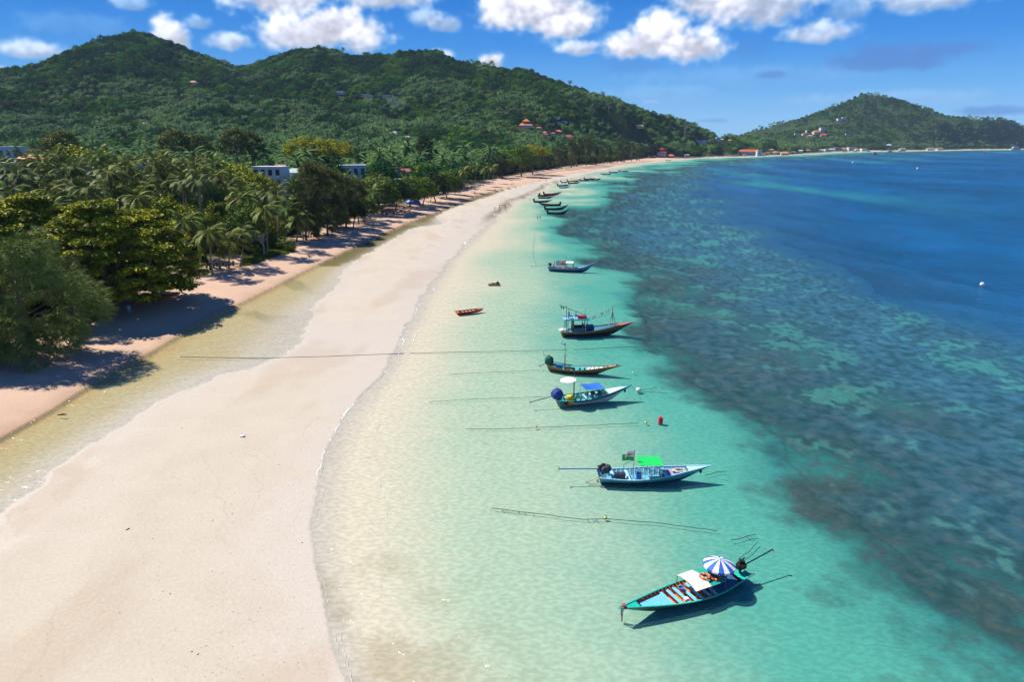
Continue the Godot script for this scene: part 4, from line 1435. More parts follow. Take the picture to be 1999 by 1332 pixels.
func sag(a: Vector3, e: Vector3, depth: float, n: int = 8) -> Array:
	var out := []
	for i in n + 1:
		var t := float(i) / n
		out.append(a.lerp(e, t) + Vector3.DOWN * depth * 4.0 * t * (1.0 - t))
	return out

func engine_mesh() -> ArrayMesh:   # a car engine on a pivot: block, heads, manifolds, pulley
	var b := MB.new()
	b.box(Vector3(0, 0.30, 0), Vector3(0.62, 0.40, 0.42))
	b.box(Vector3(-0.02, 0.55, 0.05), Vector3(0.55, 0.16, 0.22))
	b.box(Vector3(0.05, 0.12, 0), Vector3(0.4, 0.16, 0.3))
	for i in 4:
		b.tube([Vector3(-0.2 + i * 0.13, 0.5, -0.16), Vector3(-0.2 + i * 0.13, 0.42, -0.3), Vector3(-0.1 + i * 0.1, 0.28, -0.32)], [0.045], 5)
	b.tube([Vector3(0.0, 0.62, 0.05), Vector3(0.0, 0.76, 0.05)], [0.16, 0.15], 9)
	b.tube([Vector3(0.32, 0.3, 0), Vector3(0.40, 0.3, 0)], [0.17], 10)
	b.tube([Vector3(0.1, 0.0, 0), Vector3(0.0, -0.3, 0)], [0.09, 0.11], 6)
	b.tube([Vector3(-0.3, 0.35, 0.18), Vector3(-0.42, 0.55, 0.25), Vector3(-0.5, 0.7, 0.2)], [0.06], 6)
	return b.done()

func cover_mesh(seed_value: int, size: Vector3) -> ArrayMesh:   # an engine under a tied cloth
	var r := RandomNumberGenerator.new()
	r.seed = seed_value
	var b := MB.new()
	var rows := []
	for i in 9:
		var line := []
		var lat := lerpf(-1.2, PI / 2, i / 8.0)
		for k in 15:
			var a := TAU * (k % 14) / 14.0
			var w := 1.0 + 0.12 * sin(a * 5.0 + i * 0.7) + 0.06 * sin(a * 9.0)
			line.append(Vector3(cos(lat) * cos(a) * w * size.x, sin(lat) * size.y * (1.0 + 0.1 * sin(a * 2.0)), cos(lat) * sin(a) * w * size.z))
		rows.append(line)
	sheet(b, rows, func(p): return p)
	return b.done()

func propeller_mesh(at: Vector3, axis: Vector3) -> ArrayMesh:
	var b := MB.new()
	b.tube([at - axis * 0.12, at + axis * 0.08], [0.05, 0.03], 6)
	var u := axis.cross(Vector3.UP).normalized()
	var v := axis.cross(u).normalized()
	for i in 3:
		var a := TAU * i / 3.0 + 0.4
		var d := u * cos(a) + v * sin(a)
		var w := d.cross(axis) * 0.07 + axis * 0.04
		b.hexa([at + d * 0.03 - w * 0.5, at + d * 0.03 + w * 0.5, at + d * 0.25 + w, at + d * 0.25 - w, at + d * 0.03 - w * 0.5 + axis * 0.015, at + d * 0.03 + w * 0.5 + axis * 0.015, at + d * 0.25 + w + axis * 0.015, at + d * 0.25 - w + axis * 0.015])
	return b.done()

func tail(boat: Node3D, h: Hull, engine: Mesh, emat: Material, lift: float, reach: float, up: float, smat: Material, turn: float = 0.0) -> MeshInstance3D:
	var at := Vector3(h.along(0.04, 1.0), h.sheer(0.04) + lift, 0)
	var e := piece("engine", engine, emat, boat, at)
	e.rotation.y = turn
	var end := Vector3(-reach, up, 0)
	var s := piece("propeller_shaft", rope_mesh([Vector3(-0.25, 0.25, 0), Vector3(-0.25, 0.25, 0).lerp(end, 0.5), end], 0.05, 6), smat, e)
	piece("propeller", propeller_mesh(end, (end - Vector3(-0.25, 0.25, 0)).normalized()), paint(lin(0.45, 0.42, 0.38), 0.4, 0.6), e)
	return e

func awning_mesh(h: Hull, ta: float, tb: float, y: float, half_w: float, arch: float, droop: float = 0.0) -> ArrayMesh:
	var b := MB.new()
	for layer in [0.0, -0.025]:
		var rows := []
		for i in 7:
			var t := i / 6.0
			var x := lerpf(h.along(ta, 1.0), h.along(tb, 1.0), t)
			var line := []
			for j in 11:
				var q := j / 5.0 - 1.0
				line.append(Vector3(x, y + arch * (1.0 - q * q) - droop * sin(PI * t) + 0.012 * sin(q * 7.0 + t * 4.0) + layer, q * half_w))
			rows.append(line)
		sheet(b, rows, func(p): return Vector3.UP if layer == 0.0 else Vector3.DOWN)
	return b.done()

func posts(parent: Node, h: Hull, ta: float, tb: float, y: float, half_w: float, mat: Material, r: float = 0.025) -> void:
	for t in [ta, tb]:
		for s in [-1.0, 1.0]:
			var foot := h.at(t, 0.97, s, 0.02)
			piece("post", rope_mesh([foot, Vector3(h.along(t, 1.0), y, s * half_w)], r, 5), mat, parent)

func ring_thing(label: String, at: Transform3D, colour: Color, r: float = 0.3) -> void:
	var o := thing("life_ring", label, "life ring", Vector3.ZERO)
	o.transform = at
	var b := MB.new()
	b.torus(Vector3.ZERO, r, r * 0.24, Basis(), 24, 8)
	piece("ring", b.done(), paint(colour, 0.5), o)
	for i in 4:
		var w := MB.new()
		var a := TAU * i / 4 + 0.4
		w.torus(Vector3(cos(a) * r, 0, sin(a) * r), r * 0.27, 0.02, Basis(Vector3.UP, -a) * Basis(Vector3.RIGHT, PI / 2), 10, 5)
		piece("band", w.done(), paint(lin(0.75, 0.74, 0.7), 0.6), o)

func bin(called: String, label: String, cat: String, boat: Node3D, at: Vector3, size: Vector3, colour: Color, lid: Color, turn: float = 0.0, group: String = "") -> void:
	var o := thing(called, label, cat, boat.transform * at, boat.rotation.y + turn, group)
	var b := MB.new()
	var s := size / 2.0
	b.hexa([Vector3(-s.x, 0, -s.z) * 0.92, Vector3(s.x, 0, -s.z) * 0.92, Vector3(s.x, 0, s.z) * 0.92, Vector3(-s.x, 0, s.z) * 0.92, Vector3(-s.x, size.y, -s.z), Vector3(s.x, size.y, -s.z), Vector3(s.x, size.y, s.z), Vector3(-s.x, size.y, s.z)])
	piece("body", b.done(), paint(colour, 0.5), o)
	var l := MB.new()
	l.box(Vector3(0, size.y + 0.035, 0), Vector3(size.x * 1.06, 0.06, size.z * 1.06))
	piece("lid", l.done(), paint(lid, 0.5), o)

func boat_frame(stern: Vector2, bow: Vector2, called: String, label: String, h: Hull, group: String) -> Node3D:
	var a := spot(stern.x, stern.y)
	var e := spot(bow.x, bow.y)
	h.len = (e - a).length()
	var o := thing(called, label, "boat", (a + e) / 2.0, atan2(-(e.z - a.z), e.x - a.x), group)
	return o

const MOORED := "longtail boats moored off the beach"

func hull_parts(o: Node3D, h: Hull, bottom: Material, side: Material, top: Material, inside: Material, rail: Material, k1: float, k2: float) -> void:
	piece("hull", band(h, 0.0, k1, 0.0, false), bottom, o)
	piece("topside", band(h, k1, k2, 0.0, false), side, o)
	piece("sheer_strake", band(h, k2, 1.0, -0.012, false), top, o)
	piece("transom", transom(h, 0.0, 1.0), top, o)
	piece("lining", band(h, 0.15, 0.99, 0.045, true), inside, o)
	piece("gunwale", rail_mesh(h, 0.10, 0.05), rail, o)

func near_boat() -> void:
	var h := Hull.new()
	h.beam = 2.35; h.over = 1.6; h.f0 = 0.46; h.rise = 0.55; h.curl = 2.3; h.stern_w = 0.5; h.stern_up = 0.22
	var o := boat_frame(Vector2(1447, 1131), Vector2(1246, 1200), "longtail_boat", "nearest longtail, teal with a red interior and a blue and white parasol", h, MOORED)
	var teal := paint(lin(0.012, 0.46, 0.36), 0.45)
	var blue := paint(lin(0.16, 0.55, 0.78), 0.5)
	var red := paint(lin(0.42, 0.045, 0.02), 0.55)
	var orange := paint(lin(0.80, 0.20, 0.015), 0.5)
	hull_parts(o, h, paint(lin(0.012, 0.05, 0.045), 0.5), paint(lin(0.012, 0.15, 0.12), 0.45), paint(lin(0.17, 0.022, 0.012), 0.45), red, teal, 0.55, 0.80)
	piece("foredeck", deck_mesh(h, 0.90, 0.995, 0.0, 5), teal, o)
	for i in 9:
		var ta := lerpf(0.70, 0.895, i / 9.0)
		piece("deck_board", deck_mesh(h, ta, ta + 0.0205, 0.20, 1), blue, o)
	for t in [0.715, 0.655, 0.595, 0.535, 0.475, 0.405, 0.345]:
		piece("thwart", thwart_mesh(h, t, 0.14, 0.24), blue, o)
	for i in 16:
		for s in [-1.0, 1.0]:
			piece("rib", rib_mesh(h, 0.36 + i * 0.033, s), orange, o)
	piece("floor", floor_mesh(h, 0.30, 0.72, 0.06, 1), red, o)
	for i in 10:
		piece("floor_board", floor_mesh(h, 0.325 + i * 0.038, 0.325 + i * 0.038 + 0.021, 0.10, 1), orange, o)
	piece("after_floor", floor_mesh(h, 0.07, 0.33, 0.22, 6), paint(lin(0.02, 0.11, 0.24), 0.5), o)
	piece("stern_deck", deck_mesh(h, 0.0, 0.08, 0.06, 2), teal, o)
	# white awning, then the teal one behind it
	var white := piece("awning", awning_mesh(h, 0.415, 0.555, 1.22, 1.0, 0.18), paint(lin(0.80, 0.78, 0.72), 0.7), o)
	posts(white, h, 0.42, 0.55, 1.22, 0.98, paint(lin(0.10, 0.10, 0.10), 0.5))
	var green := piece("awning", awning_mesh(h, 0.27, 0.412, 1.16, 0.95, 0.12), paint(lin(0.01, 0.32, 0.25), 0.6), o)
	posts(green, h, 0.275, 0.405, 1.16, 0.93, paint(lin(0.10, 0.10, 0.10), 0.5))
	tail(o, h, engine_mesh(), paint(lin(0.035, 0.03, 0.03), 0.45, 0.3), 0.22, 3.1, 0.62, paint(lin(0.03, 0.03, 0.035), 0.4, 0.4), 0.06)
	# ribbons and garlands on the prow
	var tip := Vector3(h.along(0.985, 1.0), h.sheer(0.985), 0)
	var g := MB.new()
	for i in 3:
		g.torus(tip + Vector3(-0.10 - i * 0.07, 0.02, 0), 0.13 + i * 0.02, 0.05, Basis(Vector3(0, 0, 1), PI / 2 - 0.3), 12, 6)
	piece("garland", g.done(), paint(lin(0.35, 0.03, 0.08), 0.7), o)
	var rc := [lin(0.75, 0.25, 0.02), lin(0.08, 0.5, 0.62), lin(0.70, 0.60, 0.50), lin(0.06, 0.2, 0.6), lin(0.75, 0.45, 0.05)]
	for i in 5:
		var r := MB.new()
		var x := tip.x + 0.02 - i * 0.05
		for j in 6:
			var y0 := tip.y - j * 0.17
			var sway := sin(j * 0.9 + i) * 0.05
			var sway1 := sin((j + 1) * 0.9 + i) * 0.05
			var z := (i - 2) * 0.05
			r.hexa([Vector3(x + sway, y0, z), Vector3(x + sway + 0.07, y0, z + 0.02), Vector3(x + sway + 0.07, y0, z + 0.035), Vector3(x + sway, y0, z + 0.015), Vector3(x + sway1, y0 - 0.17, z), Vector3(x + sway1 + 0.07, y0 - 0.17, z + 0.02), Vector3(x + sway1 + 0.07, y0 - 0.17, z + 0.035), Vector3(x + sway1, y0 - 0.17, z + 0.015)])
		piece("ribbon", r.done(), paint(rc[i], 0.7), o)
	piece("seat_cushion", cover_mesh(5, Vector3(0.3, 0.14, 0.3)), paint(lin(0.18, 0.09, 0.2), 0.8), o, Vector3(h.along(0.37, 0.8), 0.32, 0.1))
	# the parasol
	var at := Vector3(h.along(0.262, 0.9), 0.2, 0.02)
	var u := thing("parasol", "round blue and white striped parasol opened over the stern of the nearest boat", "parasol", o.transform * at, o.rotation.y)
	piece("pole", rope_mesh([Vector3.ZERO, Vector3(0, 1.95, 0)], 0.022, 6), paint(lin(0.6, 0.6, 0.6), 0.4, 0.4), u)
	var colours := [paint(lin(0.80, 0.80, 0.80), 0.7), paint(lin(0.015, 0.12, 0.52), 0.7)]
	var n := 16
	for i in n:
		var p := MB.new()
		for k in 4:
			var q := []
			for rr in [k / 4.0, (k + 1) / 4.0]:
				for a in [TAU * i / n, TAU * (i + 0.5) / n, TAU * (i + 1) / n]:
					var edge := 1.0 if is_equal_approx(fmod(a * n / TAU + 0.001, 1.0), 0.001) or true else 1.0
					q.append(Vector3(cos(a) * rr * 1.02 * edge, 1.95 - 0.42 * pow(rr, 1.7), sin(a) * rr * 1.02 * edge))
			if k > 0:
				p.face(q[0], q[1], q[4], q[3], Vector3.UP)
				p.face(q[1], q[2], q[5], q[4], Vector3.UP)
			else:
				p.tri(q[0], q[3], q[4]); p.tri(q[0], q[4], q[5])
		for s in 2:   # the hanging edge
			var a0 := TAU * (i + s * 0.5) / n
			var a1 := TAU * (i + s * 0.5 + 0.5) / n
			p.face(Vector3(cos(a0) * 1.02, 1.53, sin(a0) * 1.02), Vector3(cos(a1) * 1.02, 1.53, sin(a1) * 1.02), Vector3(cos(a1) * 1.03, 1.40, sin(a1) * 1.03), Vector3(cos(a0) * 1.03, 1.40, sin(a0) * 1.03), Vector3(cos(a0), 0, sin(a0)))
		piece("panel", p.done(), colours[i % 2], u)
	var knob := MB.new()
	knob.ball(Vector3(0, 1.98, 0), Vector3(0.05, 0.06, 0.05), 5, 8)
	piece("finial", knob.done(), colours[0], u)
	u.rotation.z = 0.06
	u.scale = Vector3.ONE * 1.06
	ring_thing("orange life ring lying on the awnings of the nearest boat", o.transform * Transform3D(Basis(Vector3(1, 0, 0), 0.1), Vector3(h.along(0.405, 1.0), 1.42, -0.15)), lin(0.75, 0.10, 0.015), 0.32)
	ring_thing("second orange life ring under the edge of the parasol", o.transform * Transform3D(Basis(Vector3(1, 0, 0), -0.15), Vector3(h.along(0.33, 1.0), 1.34, -0.35)), lin(0.72, 0.08, 0.012), 0.32)
	bin("cool_box", "red lidded cool box in the shade of the striped parasol", "cool box", o, Vector3(h.along(0.20, 0.8), 0.25, 0.25), Vector3(0.75, 0.4, 0.5), lin(0.32, 0.40, 0.48), lin(0.5, 0.02, 0.03))
	bin("storage_box", "small white box against the red side of the nearest boat", "box", o, Vector3(h.along(0.60, 0.8), 0.14, -0.55), Vector3(0.3, 0.34, 0.25), lin(0.6, 0.62, 0.66), lin(0.7, 0.7, 0.7))
	var jug := MB.new()
	jug.lathe([Vector2(0.0, 0.0), Vector2(0.11, 0.0), Vector2(0.12, 0.25), Vector2(0.05, 0.34), Vector2(0.04, 0.4), Vector2(0.0, 0.4)], 10)
	single("water_jug", jug.done(), paint(lin(0.75, 0.62, 0.02), 0.5), o.transform * Vector3(h.along(0.155, 0.8), 0.25, 0.35), "yellow jug beside the cool box on the nearest boat", "jug")
	var bask := MB.new()
	bask.lathe([Vector2(0.0, 0.02), Vector2(0.16, 0.0), Vector2(0.2, 0.16), Vector2(0.17, 0.16), Vector2(0.14, 0.03), Vector2(0.0, 0.03)], 12)
	single("basin", bask.done(), paint(lin(0.05, 0.2, 0.5), 0.5), o.transform * Vector3(h.along(0.56, 0.8), 0.46, 0.45), "blue plastic basin on a thwart of the nearest boat", "basin")
	piece("stern_rope", rope_mesh([h.at(0.0, 0.95, -0.6) , h.at(0.0, 0.95, -0.6) + Vector3(-0.4, -0.05, -0.2), h.at(0.0, 0.6, -0.3) + Vector3(-0.5, -0.3, 0), h.at(0.0, 0.9, 0.5)], 0.025), paint(lin(0.08, 0.09, 0.08), 0.8), o)

func green_awning_boat() -> void:
	var h := Hull.new()
	h.beam = 2.5; h.over = 1.8; h.f0 = 0.66; h.rise = 0.75; h.curl = 1.9; h.stern_w = 0.7; h.stern_up = 0.12
	var o := boat_frame(Vector2(1172, 940), Vector2(1347, 937), "longtail_boat", "sky blue longtail with a bright green awning and a striped flag", h, MOORED)
	var pale := paint(lin(0.36, 0.62, 0.76), 0.5)
	var mid := paint(lin(0.12, 0.42, 0.62), 0.5)
	hull_parts(o, h, paint(lin(0.02, 0.045, 0.07), 0.5), paint(lin(0.07, 0.26, 0.40), 0.45), paint(lin(0.11, 0.36, 0.50), 0.45), mid, pale, 0.42, 0.78)
	piece("foredeck", deck_mesh(h, 0.86, 0.995, 0.0, 6), pale, o)
	for i in 6:
		var ta := lerpf(0.70, 0.86, i / 6.0)
		piece("deck_board", deck_mesh(h, ta, ta + 0.0255, 0.16, 1), paint(lin(0.28, 0.27, 0.45), 0.6), o)
	piece("floor", floor_mesh(h, 0.05, 0.72, 0.18, 1), paint(lin(0.03, 0.09, 0.12), 0.6), o)
	for i in 12:
		piece("floor_board", floor_mesh(h, 0.08 + i * 0.052, 0.08 + i * 0.052 + 0.047, 0.22, 1), mid, o)
	for i in 12:
		for s in [-1.0, 1.0]:
			piece("rib", rib_mesh(h, 0.10 + i * 0.05, s, 0.09), pale, o)
	for t in [0.14, 0.30, 0.68]:
		piece("thwart", thwart_mesh(h, t, 0.12, 0.3), pale, o)
	piece("side_bench", deck_mesh(h, 0.20, 0.29, 0.28, 1), pale, o)
	var aw := piece("awning", awning_mesh(h, 0.40, 0.64, 2.0, 0.98, 0.05, 0.03), paint(lin(0.0, 0.55, 0.10), 0.6), o)
	posts(aw, h, 0.42, 0.62, 2.0, 0.94, paint(lin(0.55, 0.57, 0.58), 0.4))
	for s in [-1.0, 1.0]:
		for q in [[0.43, 0.55], [0.61, 0.49]]:
			piece("brace", rope_mesh([h.at(q[1], 0.97, s, 0.02), Vector3(h.along(q[0], 1.0), 1.98, s * 0.92)], 0.025, 5), paint(lin(0.55, 0.57, 0.58), 0.4), aw)
	tail(o, h, engine_mesh(), paint(lin(0.03, 0.03, 0.035), 0.5, 0.3), 0.28, 4.0, 0.30, paint(lin(0.02, 0.16, 0.42), 0.4))
	piece("engine_cover", cover_mesh(8, Vector3(0.55, 0.45, 0.5)), paint(lin(0.05, 0.05, 0.075), 0.8), o, Vector3(h.along(0.05, 1.0) + 0.15, h.sheer(0.05) + 0.55, 0))
	# flag on its staff, with a bright green board behind it
	var x := h.along(0.36, 0.9)
	piece("flagstaff", rope_mesh([Vector3(x, 0.2, 0), Vector3(x, 3.1, 0)], 0.03, 6), paint(lin(0.10, 0.13, 0.12), 0.6), o)
	piece("stay", rope_mesh([Vector3(x, 2.1, 0), Vector3(x - 0.9, 1.7, 0), Vector3(x - 1.0, 0.3, 0)], 0.025, 5), paint(lin(0.10, 0.13, 0.12), 0.6), o)
	var board := MB.new()
	board.box(Vector3(x - 0.55, 2.32, -0.12), Vector3(1.05, 0.62, 0.03))
	piece("board", board.done(), paint(lin(0.0, 0.60, 0.16), 0.6), o)
	for m in [paint(lin(0.62, 0.015, 0.045), 0.8, 0.0, 0.0), paint(lin(0.75, 0.75, 0.75), 0.8, 0.0, 0.0), paint(lin(0.012, 0.015, 0.10), 0.8, 0.0, 0.0), paint(lin(0.0, 0.60, 0.16), 0.6)]:
		m.backlight_enabled = true      # thin cloth; given to the solid board too, to brighten its unlit face
		m.backlight = Color(0.9, 0.9, 0.9)
	var flag := piece("flag", flag_stripe(x, 0.0, 1.0, 0.0), paint(lin(0.62, 0.015, 0.045), 0.8, 0.0, 0.0), o)
	flag.mesh = flag_stripe(x, 0.0, 0.167, 0.0)
	piece("stripe", flag_stripe(x, 0.167, 0.333, 0.0), paint(lin(0.75, 0.75, 0.75), 0.8, 0.0, 0.0), flag)
	piece("stripe", flag_stripe(x, 0.333, 0.667, 0.0), paint(lin(0.012, 0.015, 0.10), 0.8, 0.0, 0.0), flag)
	piece("stripe", flag_stripe(x, 0.667, 0.833, 0.0), paint(lin(0.75, 0.75, 0.75), 0.8, 0.0, 0.0), flag)
	piece("stripe", flag_stripe(x, 0.833, 1.0, 0.0), paint(lin(0.62, 0.015, 0.045), 0.8, 0.0, 0.0), flag)
	piece("coiled_rope", coil_mesh(21, 0.55, 7, 0.035), paint(lin(0.72, 0.68, 0.60), 0.9), o, Vector3(h.along(0.80, 1.0), h.sheer(0.80) - 0.10, 0.05))
	piece("stern_rope", rope_mesh([h.at(0.02, 1.0, 0.7), h.at(0.0, 0.8, 0.6) + Vector3(-0.25, -0.2, 0.1), h.at(0.0, 0.3, 0.6) + Vector3(-0.15, 0, 0.1)], 0.07), paint(lin(0.36, 0.20, 0.06), 0.9), o)
	piece("mooring_loop", rope_mesh(sag(h.at(0.0, 0.8, 0.2), h.at(0.0, 0.8, 0.2) + Vector3(-1.2, -0.5, 0.1), 0.1) + sag(h.at(0.0, 0.8, 0.2) + Vector3(-1.2, -0.5, 0.1), h.at(0.0, 0.2, 0.2), 0.2), 0.03), paint(lin(0.42, 0.33, 0.2), 0.9), o)
	piece("bow_fender", cover_mesh(31, Vector3(0.12, 0.26, 0.12)), paint(lin(0.03, 0.03, 0.03), 0.8), o, Vector3(h.along(0.975, 0.7), h.sheer(0.97) - 0.45, 0.0))
	bin("cool_box", "dark cool box near the engine of the sky blue boat", "cool box", o, Vector3(h.along(0.21, 0.7), 0.5, 0.35), Vector3(0.9, 0.4, 0.5), lin(0.03, 0.035, 0.05), lin(0.02, 0.025, 0.03))
	barrel_thing(o, Vector3(h.along(0.42, 0.7), 0.24, 0.2), 0.28, 0.75, lin(0.02, 0.14, 0.42), "blue drum under the edge of the green awning")
	barrel_thing(o, Vector3(h.along(0.655, 0.7), 0.24, 0.35), 0.22, 0.55, lin(0.30, 0.14, 0.07), "brown pot in front of the green awning")

func flag_stripe(x: float, v0: float, v1: float, z: float) -> ArrayMesh:
	var b := MB.new()
	for layer in [0.0, 0.012]:
		var rows := []
		for i in 9:
			var t := i / 8.0
			var line := []
			for v in [v0, v1]:
				line.append(Vector3(x - t * 0.82, 3.02 - v * 0.62 - 0.12 * t * t + 0.02 * sin(t * 6.0), z + 0.10 * sin(t * 6.5) * t + layer))
			rows.append(line)
		sheet(b, rows, func(p): return Vector3(0, 0, 1.0 if layer > 0.0 else -1.0))
	return b.done()

func coil_mesh(seed_value: int, r: float, turns: int, thick: float) -> ArrayMesh:
	var q := RandomNumberGenerator.new()
	q.seed = seed_value
	var path := []
	for i in turns * 9:
		var a := i / 9.0 * TAU
		var rr := r * (0.5 + 0.5 * float(i % 27) / 27.0) * q.randf_range(0.9, 1.1)
		path.append(Vector3(cos(a) * rr * 1.4, thick + 0.02 * (i % 5), sin(a) * rr * 0.8))
	return rope_mesh(path, thick, 5)

func barrel_thing(boat: Node3D, at: Vector3, r: float, tall: float, colour: Color, label: String, group: String = "") -> void:
	var b := MB.new()
	b.lathe([Vector2(0.0, 0.0), Vector2(r * 0.9, 0.0), Vector2(r, tall * 0.1), Vector2(r, tall * 0.33), Vector2(r * 1.05, tall * 0.36), Vector2(r, tall * 0.4), Vector2(r, tall * 0.66), Vector2(r * 1.05, tall * 0.69), Vector2(r, tall * 0.72), Vector2(r * 0.96, tall), Vector2(0.0, tall * 0.98)], 14)
	single("drum", b.done(), paint(colour, 0.45), boat.transform * at, label, "drum", group)

func blue_awning_boat() -> void:
	var h := Hull.new()
	h.beam = 2.6; h.over = 2.0; h.f0 = 0.75; h.rise = 0.95; h.curl = 2.1; h.stern_w = 0.7; h.stern_up = 0.1
	var o := boat_frame(Vector2(1090, 791), Vector2(1203, 780), "longtail_boat", "white and navy longtail with a blue awning and a white disc on its mast", h, MOORED)
	var turq := paint(lin(0.02, 0.40, 0.42), 0.5)
	var pale := paint(lin(0.28, 0.56, 0.62), 0.5)
	hull_parts(o, h, paint(lin(0.60, 0.62, 0.64), 0.5), paint(lin(0.55, 0.56, 0.60), 0.45), paint(lin(0.012, 0.02, 0.11), 0.45), turq, turq, 0.45, 0.74)
	var bc := [lin(0.01, 0.20, 0.18), lin(0.22, 0.01, 0.015), lin(0.62, 0.33, 0.02)]
	for i in 3:
		piece("painted_block", band(h, 0.32, 0.95, -0.03, false, 0.0 + i * 0.07, 0.07 + i * 0.07, [-1.0, 1.0], 4, 3), paint(bc[i], 0.5), o)
	piece("foredeck", deck_mesh(h, 0.76, 0.995, 0.02, 8), pale, o)
	piece("foredeck_panel", deck_mesh(h, 0.77, 0.93, -0.01, 5), paint(lin(0.52, 0.66, 0.74), 0.5), o)
	piece("floor", floor_mesh(h, 0.04, 0.78, 0.28, 1), paint(lin(0.10, 0.42, 0.50), 0.6), o)
	for i in 9:
		for s in [-1.0, 1.0]:
			piece("rib", rib_mesh(h, 0.12 + i * 0.075, s, 0.1), pale, o)
	for t in [0.16, 0.26, 0.46, 0.56, 0.66]:
		piece("thwart", thwart_mesh(h, t, 0.15, 0.3), pale, o)
	var aw := piece("awning", awning_mesh(h, 0.40, 0.68, 2.05, 1.0, 0.04, 0.12), paint(lin(0.01, 0.13, 0.55), 0.6), o)
	posts(aw, h, 0.42, 0.66, 2.05, 0.95, paint(lin(0.60, 0.50, 0.35), 0.5))
	tail(o, h, engine_mesh(), paint(lin(0.03, 0.03, 0.035), 0.5, 0.3), 0.25, 3.6, -0.4, paint(lin(0.06, 0.07, 0.07), 0.4))
	piece("engine_cover", cover_mesh(12, Vector3(0.70, 0.72, 0.6)), paint(lin(0.015, 0.05, 0.26), 0.8), o, Vector3(h.along(0.02, 1.0) - 0.1, h.sheer(0.02) + 0.55, 0))
	var x := h.along(0.26, 0.9)
	piece("mast", rope_mesh([Vector3(x, 0.3, 0), Vector3(x, 3.0, 0)], 0.07, 6), paint(lin(0.16, 0.13, 0.04), 0.6), o)
	piece("mast_pole", rope_mesh([Vector3(x, 2.7, 0), Vector3(x + 0.05, 4.2, 0)], 0.025, 5), paint(lin(0.05, 0.05, 0.06), 0.6), o)
	var disc := MB.new()
	disc.lathe([Vector2(0.0, 0.10), Vector2(0.5, 0.07), Vector2(0.95, 0.0), Vector2(0.95, -0.03), Vector2(0.0, 0.02)], 20)
	var dn := piece("sun_disc", disc.done(), paint(lin(0.80, 0.80, 0.80), 0.6), o, Vector3(x - 0.75, 3.05, 0))
	dn.rotation.z = 0.08
	bin("crate", "yellow crate at the foot of the mast with the white disc", "crate", o, Vector3(h.along(0.19, 0.8), 0.35, 0.3), Vector3(0.85, 0.75, 0.7), lin(0.75, 0.55, 0.01), lin(0.70, 0.52, 0.01))
	ring_thing("orange life ring leaning at the foot of the mast with the white disc", o.transform * Transform3D(Basis(Vector3.RIGHT, 1.2), Vector3(h.along(0.31, 0.8), 0.75, 0.55)), lin(0.70, 0.22, 0.02), 0.32)
	ring_thing("pale orange life ring below the foredeck of the white and navy boat", o.transform * Transform3D(Basis(Vector3.RIGHT, 0.5), Vector3(h.along(0.735, 0.8), 0.75, 0.2)), lin(0.65, 0.25, 0.14), 0.36)
	for i in 3:
		bin("bag", ["dark bag on the first seat under the blue awning", "red and black bag on the middle seat under the blue awning", "brown bag on the front seat under the blue awning"][i], "bag", o, Vector3(h.along(0.46 + i * 0.1, 0.8), 0.98, 0.2), Vector3(0.35, 0.3, 0.4), [lin(0.05, 0.05, 0.06), lin(0.18, 0.02, 0.02), lin(0.2, 0.12, 0.06)][i], lin(0.05, 0.04, 0.04), 0.4 * i)
	var tip := Vector3(h.along(0.99, 1.0), h.sheer(0.99), 0)
	var buoy := o.transform.affine_inverse() * spot(1246, 764)
	piece("mooring_line", rope_mesh(sag(tip, buoy, 0.15), 0.02), paint(lin(0.12, 0.12, 0.09), 0.9), o)
	piece("bow_fender", cover_mesh(33, Vector3(0.12, 0.3, 0.12)), paint(lin(0.02, 0.02, 0.02), 0.8), o, Vector3(h.along(0.97, 0.75), h.sheer(0.96) - 0.5, 0.0))

